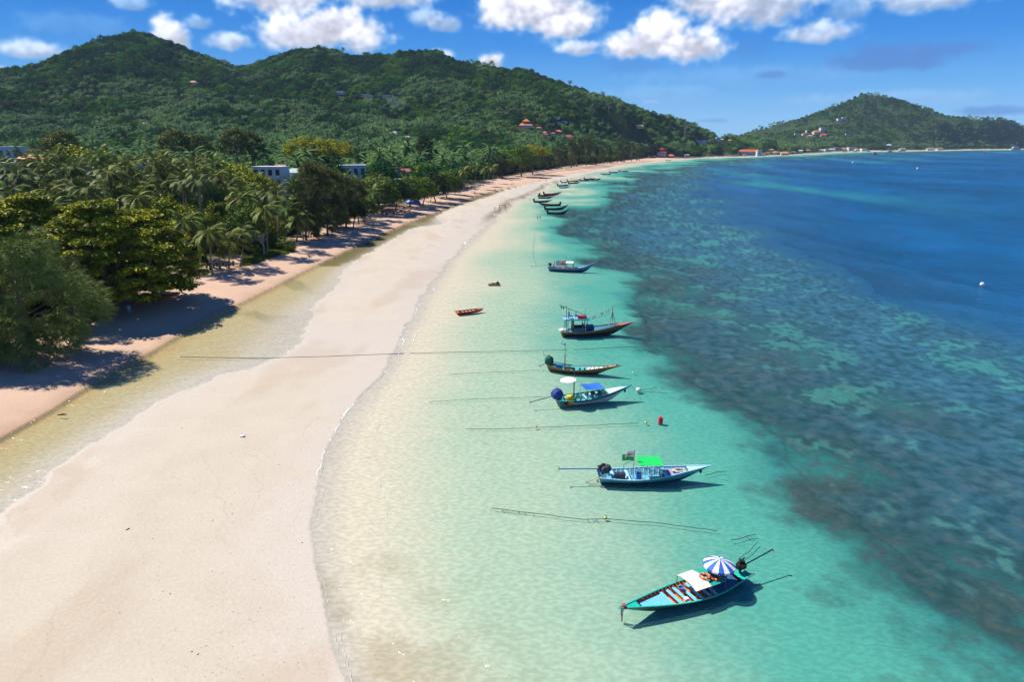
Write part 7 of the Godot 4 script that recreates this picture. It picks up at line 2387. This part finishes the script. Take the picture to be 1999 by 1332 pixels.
func make_beach_things() -> void:
	# the white rail and what stands near it at the left border
	var a := beach_spot(42, 668)
	var e := beach_spot(94, 648)
	var rail := thing("white_rail", "white wooden rail on posts under the left casuarina", "rail", a, atan2(-(e.z - a.z), e.x - a.x))
	var ln := (e - a).length()
	var wm := paint(lin(0.66, 0.65, 0.62), 0.7)
	var top := MB.new()
	top.box(Vector3(ln / 2, 1.0, 0), Vector3(ln + 0.5, 0.12, 0.3))
	piece("top_rail", top.done(), wm, rail)
	for i in 5:
		var p := MB.new()
		p.box(Vector3(ln * i / 4.0, 0.42, 0), Vector3(0.22, 1.1, 0.22))
		piece("post", p.done(), wm, rail)
	for i in 3:
		var s := MB.new()
		var q := [[52, 682], [64, 680], [92, 684]][i] as Array
		s.box(Vector3(0, 0.4, 0), Vector3(0.5, 0.06, 0.5))
		s.box(Vector3(-0.22, 0.7, 0), Vector3(0.06, 0.6, 0.5))
		for k in [[-0.2, -0.2], [0.2, -0.2], [0.2, 0.2], [-0.2, 0.2]]:
			s.box(Vector3(k[0], 0.18, k[1]), Vector3(0.06, 0.42, 0.06))
		single("wooden_chair", s.done(), paint(lin(0.05, 0.04, 0.035), 0.8), beach_spot(q[0], q[1]), ["dark chair in front of the white rail, left one", "dark chair in front of the white rail, middle one", "dark chair at the right end of the white rail"][i], "chair", "dark chairs by the white rail", i * 0.7)
	var bn := thing("waste_bin", "white bin with a dark sack beside the white rail", "bin", beach_spot(128, 650))
	var bb := MB.new()
	bb.lathe([Vector2(0, 0), Vector2(0.26, 0), Vector2(0.32, 0.9), Vector2(0.30, 0.92), Vector2(0.0, 0.88)], 12)
	piece("body", bb.done(), wm, bn)
	piece("sack", cover_mesh(71, Vector3(0.4, 0.4, 0.4)), paint(lin(0.02, 0.02, 0.022), 0.5), bn, Vector3(0.7, 0.3, 0.1))
	# signboards
	var sg := thing("signboard", "light blue notice board with white print standing on the sand", "sign", beach_spot(254, 612), 0.15)
	var bl := MB.new(); bl.box(Vector3(0, 0.85, 0), Vector3(0.62, 1.15, 0.05))
	piece("board", bl.done(), paint(lin(0.08, 0.46, 0.70), 0.5), sg)
	for k in 4:
		var pr := MB.new(); pr.box(Vector3(0, 1.25 - k * 0.2, 0.03), Vector3([0.34, 0.4, 0.22, 0.36][k], [0.14, 0.05, 0.16, 0.05][k], 0.008))
		piece("print", pr.done(), paint(lin(0.75, 0.78, 0.8), 0.6), sg)
	for s in [-0.25, 0.25]:
		piece("leg", rope_mesh([Vector3(s, -0.1, 0.0), Vector3(s, 1.4, -0.04)], 0.03, 5), paint(lin(0.2, 0.2, 0.2), 0.6), sg)
	var s2 := thing("signboard", "wide light blue sign behind the notice board in the almond's shade", "sign", beach_spot(253, 599), 0.1)
	var b2 := MB.new(); b2.box(Vector3(0, 1.5, 0), Vector3(1.2, 0.55, 0.05))
	piece("board", b2.done(), paint(lin(0.08, 0.46, 0.70), 0.5), s2)
	for k in 2:
		var pr := MB.new(); pr.box(Vector3(-0.28 + k * 0.55, 1.5, 0.03), Vector3(0.4, 0.22, 0.008))
		piece("print", pr.done(), paint(lin(0.75, 0.78, 0.8), 0.6), s2)
	for s in [-0.45, 0.45]:
		piece("leg", rope_mesh([Vector3(s, -0.1, 0), Vector3(s, 1.3, 0)], 0.04, 5), paint(lin(0.2, 0.15, 0.1), 0.7), s2)
	# brown plank fence in the shade
	var f0_ := beach_spot(207, 615)
	var fe := thing("plank_fence", "low reddish plank fence under the sea almonds", "fence", f0_, -0.25)
	for i in 9:
		var p := MB.new()
		p.box(Vector3(i * 0.26, 0.5, 0), Vector3(0.22, 1.15 + 0.08 * (i % 3), 0.05))
		piece("plank", p.done(), paint(lin(0.20, 0.07, 0.035) * (0.85 + 0.1 * (i % 3)), 0.8), fe)
	var rl := MB.new(); rl.box(Vector3(1.05, 0.75, -0.05), Vector3(2.4, 0.1, 0.05))
	piece("rail", rl.done(), paint(lin(0.12, 0.05, 0.03), 0.8), fe)
	# kayaks
	for i in 2:
		var h := Hull.new()
		h.len = 3.2; h.beam = 0.8; h.over = 0.3; h.f0 = 0.22; h.rise = 0.14; h.stern_w = 0.12; h.stern_up = 0.12; h.draft = 0.08
		var k := thing("kayak", ["orange kayak lying under the last boughs of the sea almonds", "dark red kayak half hidden behind the orange one"][i], "kayak", beach_spot([314, 334][i], [586, 577][i]) + Vector3(0, 0.1, 0), [0.25, 0.5][i])
		var om := paint([lin(0.72, 0.13, 0.015), lin(0.30, 0.05, 0.02)][i], 0.4)
		piece("hull", band(h, 0.0, 1.0, 0.0, false, 0.0, 1.0, [-1.0, 1.0], 14, 3), om, k)
		piece("deck", deck_mesh(h, 0.02, 0.34, 0.01, 3), om, k)
		piece("foredeck", deck_mesh(h, 0.62, 0.98, 0.01, 3), om, k)
		piece("seat", floor_mesh(h, 0.34, 0.62, 0.05, 2), paint(lin(0.6, 0.3, 0.15), 0.6), k)
	# dark stumps
	var sp := [[404, 523], [411, 527], [418, 524], [424, 521], [430, 525], [436, 520], [442, 522], [449, 519], [456, 519]]
	for i in sp.size():
		var b := MB.new()
		var tall: float = [0.9, 1.1, 0.7, 1.2, 0.8, 1.0, 0.7, 0.9, 1.2][i]
		b.tube([Vector3(0, -0.2, 0), Vector3(0.05, tall * 0.6, 0), Vector3(0.1, tall, 0.03)], [0.24, 0.2, 0.17], 7)
		single("stump", b.done(), paint(lin(0.05, 0.035, 0.025), 0.9), beach_spot(sp[i][0], sp[i][1]), "dark cut stump in the row at the foot of the leaning palms", "stump", "dark stumps on the sand below the front palms")
	var tw := MB.new()
	tw.box(Vector3(0, 0.03, 0), Vector3(1.7, 0.05, 0.9))
	single("beach_towel", tw.done(), paint(lin(0.10, 0.45, 0.45), 0.9), beach_spot(599, 505), "turquoise towel spread on the sand beside the sitting person", "towel", "", 0.4)
	# the beach bar
	beach_parasol(742, 412, lin(0.55, 0.50, 0.44), "pale parasol at the left end of the beach bar")
	beach_parasol(752, 408, lin(0.22, 0.13, 0.07), "brown thatched parasol of the beach bar, left of two")
	beach_parasol(766, 407, lin(0.26, 0.15, 0.08), "brown thatched parasol of the beach bar, right of two")
	beach_parasol(778, 405, lin(0.50, 0.30, 0.10), "ochre parasol at the right end of the beach bar")
	beach_parasol(829, 393, lin(0.55, 0.02, 0.04), "red parasol right of the blue tarpaulin")
	beach_parasol(784, 400, lin(0.62, 0.60, 0.58), "white parasol between the beach bar and the blue tarpaulin")
	beach_parasol(862, 384, lin(0.50, 0.48, 0.46), "grey parasol near the pink roofed restaurant")
	var sh := thing("sun_shade", "white cloth stretched on poles over the beach bar tables", "sun shade", beach_spot(748, 411))
	var cl2 := MB.new()
	cl2.box(Vector3(0, 2.5, 0), Vector3(5.5, 0.06, 3.0))
	piece("cloth", cl2.done(), paint(lin(0.66, 0.64, 0.62), 0.8), sh)
	for k in [[-2.6, -1.4], [2.6, -1.4], [2.6, 1.4], [-2.6, 1.4]]:
		piece("pole", rope_mesh([Vector3(k[0], -0.2, k[1]), Vector3(k[0], 2.5, k[1])], 0.06, 5), paint(lin(0.3, 0.2, 0.12), 0.8), sh)
	var cols := [lin(0.62, 0.18, 0.03), lin(0.60, 0.36, 0.05), lin(0.03, 0.2, 0.5), lin(0.4, 0.05, 0.04), lin(0.55, 0.15, 0.03), lin(0.5, 0.3, 0.1)]
	var words_ := ["bright orange", "yellow", "blue", "dark red", "orange-red", "tan"]
	var bx := [[783, 414], [776, 415], [755, 419], [768, 418], [799, 412], [790, 416]]
	for i in bx.size():
		var c := MB.new()
		c.ball(Vector3(0, 0.22, 0), Vector3(0.75, 0.30, 0.55), 6, 10)
		c.box(Vector3(-0.45, 0.5, 0), Vector3(0.25, 0.5, 0.9))
		single("bean_bag", c.done(), paint(cols[i], 0.8), beach_spot(bx[i][0], bx[i][1]), words_[i] + " bean bag seat in front of the beach bar", "seat", "bean bag seats at the beach bar", i * 0.9)
	for i in 4:
		var t := MB.new()
		t.box(Vector3(0, 0.72, 0), Vector3(1.2, 0.06, 0.8))
		for k in [[-0.5, -0.3], [0.5, -0.3], [0.5, 0.3], [-0.5, 0.3]]:
			t.box(Vector3(k[0], 0.34, k[1]), Vector3(0.08, 0.7, 0.08))
		single("wooden_table", t.done(), paint(lin(0.25, 0.15, 0.08), 0.7), beach_spot([744, 758, 772, 788][i], [415, 413, 411, 408][i]), "wooden table of the beach bar, " + ["first", "second", "third", "last"][i] + " from the left", "table", "tables of the beach bar", 0.2)
	single("tarpaulin", cover_mesh(81, Vector3(3.6, 2.0, 2.2)), paint(lin(0.01, 0.10, 0.50), 0.5), beach_spot(806, 399) + Vector3(0, 0.4, 0), "bright blue tarpaulin draped over a heap on the beach", "tarpaulin")
	var wb := Hull.new()
	wb.len = 6.5; wb.beam = 1.6; wb.over = 0.6; wb.f0 = 0.6; wb.rise = 0.3
	var o := thing("beached_boat", "white boat pulled up on the sand below the slanting palm", "boat", beach_spot(929, 366) + Vector3(0, 0.3, 0), 0.35)
	piece("hull", band(wb, 0.0, 1.0, 0.0, false, 0.0, 1.0, [-1.0, 1.0], 14, 3), paint(lin(0.66, 0.68, 0.70), 0.5), o)
	piece("lining", band(wb, 0.2, 0.98, 0.05, true, 0.0, 1.0, [-1.0, 1.0], 14, 2), paint(lin(0.3, 0.45, 0.5), 0.6), o)
	piece("cover", deck_mesh(wb, 0.1, 0.95, -0.1, 5), paint(lin(0.70, 0.70, 0.70), 0.6), o)
	piece("transom", transom(wb, 0.0, 1.0), paint(lin(0.66, 0.68, 0.70), 0.5), o)
	# swing frame in the shallows
	var sw := thing("swing_frame", "bare wooden swing frame standing in the shallows by the far sandbar", "swing", spot(981, 414, 0.0) + Vector3(0, -0.15, 0), 0.5)
	var dk := paint(lin(0.08, 0.06, 0.045), 0.9)
	for s in [-1.0, 1.0]:
		piece("leg", rope_mesh([Vector3(s * 1.6, -0.2, -0.9), Vector3(s * 1.3, 3.2, 0)], 0.08, 5), dk, sw)
		piece("leg", rope_mesh([Vector3(s * 1.6, -0.2, 0.9), Vector3(s * 1.3, 3.2, 0)], 0.08, 5), dk, sw)
		piece("rope", rope_mesh([Vector3(s * 0.3, 3.1, 0), Vector3(s * 0.3, 0.8, 0)], 0.03, 4), dk, sw)
	piece("beam", rope_mesh([Vector3(-1.8, 3.2, 0), Vector3(1.8, 3.2, 0)], 0.09, 6), dk, sw)
	var st := MB.new(); st.box(Vector3(0, 0.8, 0), Vector3(0.8, 0.06, 0.3))
	piece("seat", st.done(), dk, sw)
	# things washed up
	single("plastic_bag", cover_mesh(91, Vector3(0.28, 0.12, 0.2)), paint(lin(0.75, 0.75, 0.75), 0.6), beach_spot(474, 853) + Vector3(0, 0.08, 0), "white plastic bag lying on the open sandbar", "plastic bag")
	var lg := MB.new()
	lg.tube([Vector3(-0.5, 0.05, 0), Vector3(0.1, 0.12, 0.05), Vector3(0.5, 0.06, -0.1)], [0.06, 0.1, 0.05], 6)
	lg.tube([Vector3(0.1, 0.1, 0.05), Vector3(0.3, 0.35, 0.2)], [0.05, 0.02], 5)
	single("driftwood", lg.done(), paint(lin(0.04, 0.03, 0.02), 0.9), spot(122, 811) , "dark piece of driftwood in the creek", "driftwood")
	single("driftwood", lg.done(), paint(lin(0.04, 0.03, 0.02), 0.9), beach_spot(250, 1034), "small dark twig lying on the near sandbar", "driftwood", "", 1.0).scale = Vector3.ONE * 0.35

func float_line(points: Array, r: float, colour: Color, label: String, called: String = "mooring_rope") -> void:
	var path := []
	for i in points.size() - 1:
		var a := spot(points[i][0], points[i][1])
		var e := spot(points[i + 1][0], points[i + 1][1])
		var n := maxi(int((e - a).length() / 0.8), 2)
		for k in n:
			var q := a.lerp(e, float(k) / n)
			q.x += fine_noise.get_noise_2d(q.z * 3.0, i * 9.0) * 0.16
			q.z += fine_noise.get_noise_2d(q.x * 3.0, i * 5.0 + 40.0) * 0.16
			ground_at(q.x, -q.z)
			q.y = maxf(0.0, g_h) + 0.015 + fine_noise.get_noise_2d(q.x * 2.0, q.z * 2.0) * 0.02
			path.append(q)
	var b := MB.new()
	b.tube(path, [r], 5)
	single(called, b.done(), paint(colour, 0.9), Vector3.ZERO, label, "rope")

func weed(points: Array, label: String) -> void:   # weed hanging on a rope: a ragged line of tufts
	var r := RandomNumberGenerator.new()
	r.seed = int(points[0][0])
	var b := MB.new()
	for i in points.size() - 1:
		var a := spot(points[i][0], points[i][1])
		var e := spot(points[i + 1][0], points[i + 1][1])
		var n := int((e - a).length() * 4.0) + 6
		for k in n:
			var q := a.lerp(e, r.randf())
			if fine_noise.get_noise_2d(q.x * 0.9, q.z * 0.9) < -0.15 and k > 3:
				continue
			q += Vector3(r.randfn() * 0.13, -0.03 - 0.1 * r.randf(), r.randfn() * 0.13)
			var d := Vector3(r.randfn(), 0, r.randfn()).normalized() * r.randf_range(0.06, 0.2)
			var s := d.cross(Vector3.UP) * 0.3
			b.tri(q - d, q + s, q + d)
	var m := paint(lin(0.035, 0.055, 0.03), 0.95)
	single("seaweed_line", b.done(false), m, Vector3.ZERO, label, "seaweed")

func buoy(px: float, py: float, r: float, colour: Color, label: String, tall: float = 0.0) -> void:
	var o := thing("buoy", label, "buoy", spot(px, py))
	var b := MB.new()
	if tall > 0.0:
		b.lathe([Vector2(0, -0.2), Vector2(r * 0.9, -0.2), Vector2(r, 0.0), Vector2(r, tall * 0.85), Vector2(r * 0.85, tall), Vector2(0, tall)], 12)
	else:
		b.ball(Vector3(0, r * 0.45, 0), Vector3.ONE * r, 8, 12)
	piece("float", b.done(), paint(colour, 0.45), o)
	var e := MB.new()
	e.torus(Vector3(0, maxf(tall, r * 1.45) + 0.03, 0), 0.06, 0.02, Basis(Vector3.RIGHT, PI / 2), 10, 5)
	piece("eye", e.done(), paint(lin(0.1, 0.1, 0.1), 0.6), o)

func make_litter() -> void:     # shell grit and scraps of weed scattered on the sand
	var b := MB.new()
	b.ball(Vector3.ZERO, Vector3(0.03, 0.012, 0.022), 4, 6)
	var r := RandomNumberGenerator.new()
	r.seed = 31
	var where := []
	var tints := []
	for i in 1500:
		var d := 31.0 + 75.0 * pow(r.randf(), 1.5)
		var x := r.randf_range(-0.62 * d - 12.0, look(s0, d) - 0.5)
		ground_at(x, d)
		if g_k != 1 and g_k != 2 or patch_noise.get_noise_2d(x, d) + r.randf() * 0.4 < 0.1:
			continue
		var s := r.randf_range(0.5, 1.5) + 1.6 * pow(r.randf(), 12.0)
		where.append(Transform3D(Basis(Vector3.UP, r.randf() * TAU).scaled(Vector3.ONE * s), Vector3(x, g_h + 0.004, -d)))
		tints.append(Color(0.12, 0.09, 0.06).lerp(Color(0.6, 0.56, 0.5), pow(r.randf(), 3.0)))
	var m := StandardMaterial3D.new()
	m.vertex_color_use_as_albedo = true
	m.roughness = 0.9
	b.c.fill(Color.WHITE)
	wood("shell_grit", b.done(true, true), where, tints, m)

func make_lines() -> void:
	var dark := lin(0.05, 0.055, 0.04)
	float_line([[352, 697], [500, 700], [640, 697], [800, 690]], 0.045, dark, "long dark rope lying across the shallow film between the sandbars")
	float_line([[800, 690], [880, 688], [1000, 686], [1120, 683]], 0.035, lin(0.10, 0.14, 0.11), "thin rope running on from the sandbar toward the brown boat")
	float_line([[1120, 683], [1230, 677], [1330, 676]], 0.035, lin(0.04, 0.08, 0.07), "dark rope between the fishing boat and the brown boat")
	float_line([[140, 681], [190, 690], [240, 696], [285, 694]], 0.05, lin(0.06, 0.05, 0.05), "dark rope lying on the shaded sand of the upper beach")
	float_line([[1044, 455], [1040, 480], [1041, 500], [1047, 520]], 0.022, lin(0.10, 0.14, 0.15), "line of small floats running up from the blue longtail")
	float_line([[910, 838], [980, 838], [1046, 835], [1150, 831], [1261, 826]], 0.03, lin(0.06, 0.12, 0.10), "rope strung between the two yellow floats")
	float_line([[960, 992], [1050, 1004], [1140, 1015], [1185, 1013], [1290, 1022], [1420, 1040]], 0.03, lin(0.05, 0.10, 0.08), "long rope in front of the sky blue boat")
	float_line([[1427, 1056], [1458, 1047], [1492, 1040]], 0.03, dark, "short rope end behind the nearest boat, upper one")
	float_line([[1441, 1093], [1462, 1076], [1488, 1050]], 0.025, dark, "mooring rope running back from the nearest boat's engine")
	float_line([[1246, 765], [1290, 767], [1318, 768]], 0.025, dark, "rope running seaward from the white buoy, lower one")
	float_line([[1246, 763], [1270, 760], [1294, 753]], 0.025, dark, "rope running seaward from the white buoy, upper one")
	float_line([[880, 731], [960, 727], [1066, 723]], 0.025, lin(0.08, 0.13, 0.11), "stern rope of the brown boat leading to the beach")
	float_line([[838, 785], [930, 779], [1075, 775]], 0.025, lin(0.08, 0.13, 0.11), "stern rope of the white and navy boat leading to the beach")
	float_line([[1376, 928], [1400, 922], [1440, 920]], 0.03, dark, "bow rope of the sky blue boat in the water")
	float_line([[1160, 523], [1170, 529], [1183, 531]], 0.03, dark, "bow rope of the blue longtail with the high prow")
	float_line([[1222, 645], [1240, 650], [1272, 649]], 0.03, dark, "bow rope of the fishing boat")
	weed([[1190, 727], [1225, 730], [1262, 729]], "dark weed on the bow rope of the brown boat")
	weed([[960, 992], [1000, 998], [1040, 1003]], "weed on the left end of the long rope before the sky blue boat")
	weed([[1140, 1016], [1165, 1013], [1190, 1013]], "tangle of weed round a yellow float before the sky blue boat")
	weed([[1250, 648], [1272, 649]], "dark weed on the bow rope of the fishing boat")
	weed([[1225, 766], [1246, 765]], "weed under the white buoy")
	weed([[1388, 921], [1420, 920]], "dark weed on the bow rope of the sky blue boat")
	weed([[1450, 1050], [1470, 1045]], "weed on the short rope behind the nearest boat")
	buoy(1246, 764, 0.34, lin(0.75, 0.75, 0.73), "white round buoy off the bow of the white and navy boat")
	buoy(1289, 825, 0.26, lin(0.60, 0.01, 0.02), "upright red cylinder buoy", 0.62)
	buoy(1261, 826, 0.16, lin(0.72, 0.60, 0.16), "yellow float left of the red cylinder buoy")
	buoy(1046, 835, 0.14, lin(0.72, 0.60, 0.12), "yellow float at the beach end of the rope")
	buoy(1182, 1012, 0.14, lin(0.72, 0.58, 0.10), "yellow float in front of the sky blue boat")
	buoy(1095, 669, 0.17, lin(0.75, 0.75, 0.70), "white float just below the fishing boat's stern")
	buoy(1060, 690, 0.15, lin(0.70, 0.66, 0.45), "pale float above the brown boat's stern")
	buoy(1236, 728, 0.14, lin(0.75, 0.74, 0.70), "white float on the weedy rope before the brown boat")
	buoy(1916, 557, 0.45, lin(0.8, 0.8, 0.8), "white buoy far out on the dark blue water at right")
	buoy(1664, 318, 1.2, lin(0.8, 0.8, 0.8), "white buoy, left one on the open sea below the right hill")
	buoy(1790, 330, 1.1, lin(0.8, 0.8, 0.8), "white buoy, right one on the open sea below the right hill")

# --- foam where the sea runs out on the sand: a thread of bubbles with flakes beside it
func foam_line(offset: float, d_from: float, d_to: float, thick: float, cut: float, seed_value: int, drift: float, flakes: int) -> void:
	var b := MB.new()
	var r := RandomNumberGenerator.new()
	r.seed = seed_value
	var d := d_from
	var last := []
	var nz := noise_of(seed_value, 0.35, 4)
	var slow := noise_of(seed_value + 1, 0.05, 3)
	while d < d_to:
		d += maxf(0.05, d * 0.0008)
		var near := fine_noise.get_noise_2d(look(s0, d), d)
		var wide := clampf(d / 120.0, 0.5, 3.0)
		var x := look(s0, d) + near * 0.7 * wide + warp_noise.get_noise_2d(look(s0, d), d) * 1.2 * wide + offset + slow.get_noise_2d(d, 3.0) * drift + nz.get_noise_2d(d * 1.4, 9.0) * 0.22
		var force := nz.get_noise_2d(d * 0.8, 0.0) * 0.8 + slow.get_noise_2d(d * 0.8, 50.0) - cut
		ground_at(x, d)
		var y := maxf(g_h, 0.0)
		var w := force * thick * clampf(d / 60.0, 0.7, 3.0) + nz.get_noise_2d(d * 8.0, 20.0) * 0.35 * thick
		for i in flakes:
			if force > -0.12 and r.randf() < 0.35 + force:
				var q := Vector3(x + absf(r.randfn()) * thick * 2.4 - thick, y + 0.02, -d + r.randf_range(-0.1, 0.1))
				var e := Vector3(r.randf_range(-0.3, 0.3), 0.0, 1.0).normalized() * r.randf_range(0.03, 0.16) * clampf(d / 50.0, 0.8, 3.0)
				var s := Vector3(e.z, 0, -e.x) * r.randf_range(0.15, 0.45)
				b.face(q - e, q + s, q + e, q - s, Vector3.UP)
		if w <= 0.004:
			last = []
			continue
		var now := [Vector3(x - w, y - 0.005, -d), Vector3(x - w * 0.2, y + 0.015 + 0.03 * minf(w, 1.0), -d), Vector3(x + w, y - 0.005, -d)]
		if last.size():
			for k in 2:
				b.face(last[k], last[k + 1], now[k + 1], now[k], Vector3.UP)
		last = now
	if b.v.size() == 0:
		return
	var o := piece("foam", b.done(), foam_mat)
	o.set_meta("kind", "stuff")
var foam_mat: StandardMaterial3D

func make_foam() -> void:
	foam_mat = StandardMaterial3D.new()
	foam_mat.albedo_color = lin(0.80, 0.80, 0.79)
	foam_mat.roughness = 0.9
	foam_line(0.15, 30.0, 130.0, 0.055, -0.16, 501, 0.5, 0)
	foam_line(0.5, 30.0, 110.0, 0.030, 0.0, 533, 0.6, 0)
	foam_line(0.9, 90.0, 320.0, 0.06, 0.12, 505, 0.8, 0)
	foam_line(5.0, 36.0, 75.0, 0.022, 0.05, 509, 2.4, 0)
	foam_line(2.2, 80.0, 260.0, 0.05, 0.22, 513, 1.5, 0)
	foam_line(-2.0, 32.0, 70.0, 0.012, 0.0, 517, 1.8, 0)
	foam_line(-4.6, 32.0, 62.0, 0.010, 0.05, 521, 2.4, 0)
	foam_line(-3.2, 34.0, 78.0, 0.010, 0.1, 525, 2.0, 0)
func _ready() -> void:
	rng.seed = 7
	make_camera_and_sun()
	make_sky()
	grain_tex = noise_texture(noise_of(51, 0.02, 5), 512, Color(0.84, 0.835, 0.82), Color(1, 1, 1), 0.2, 0.7)
	make_ground()
	make_water()
	make_plant_materials()
	plan_houses()
	make_woods()
	make_trees()
	make_houses()
	make_towers()
	make_rocks()
	make_boats()
	make_motor_boats()
	make_beach_things()
	make_people()
	make_lines()
	make_foam()
	make_litter()
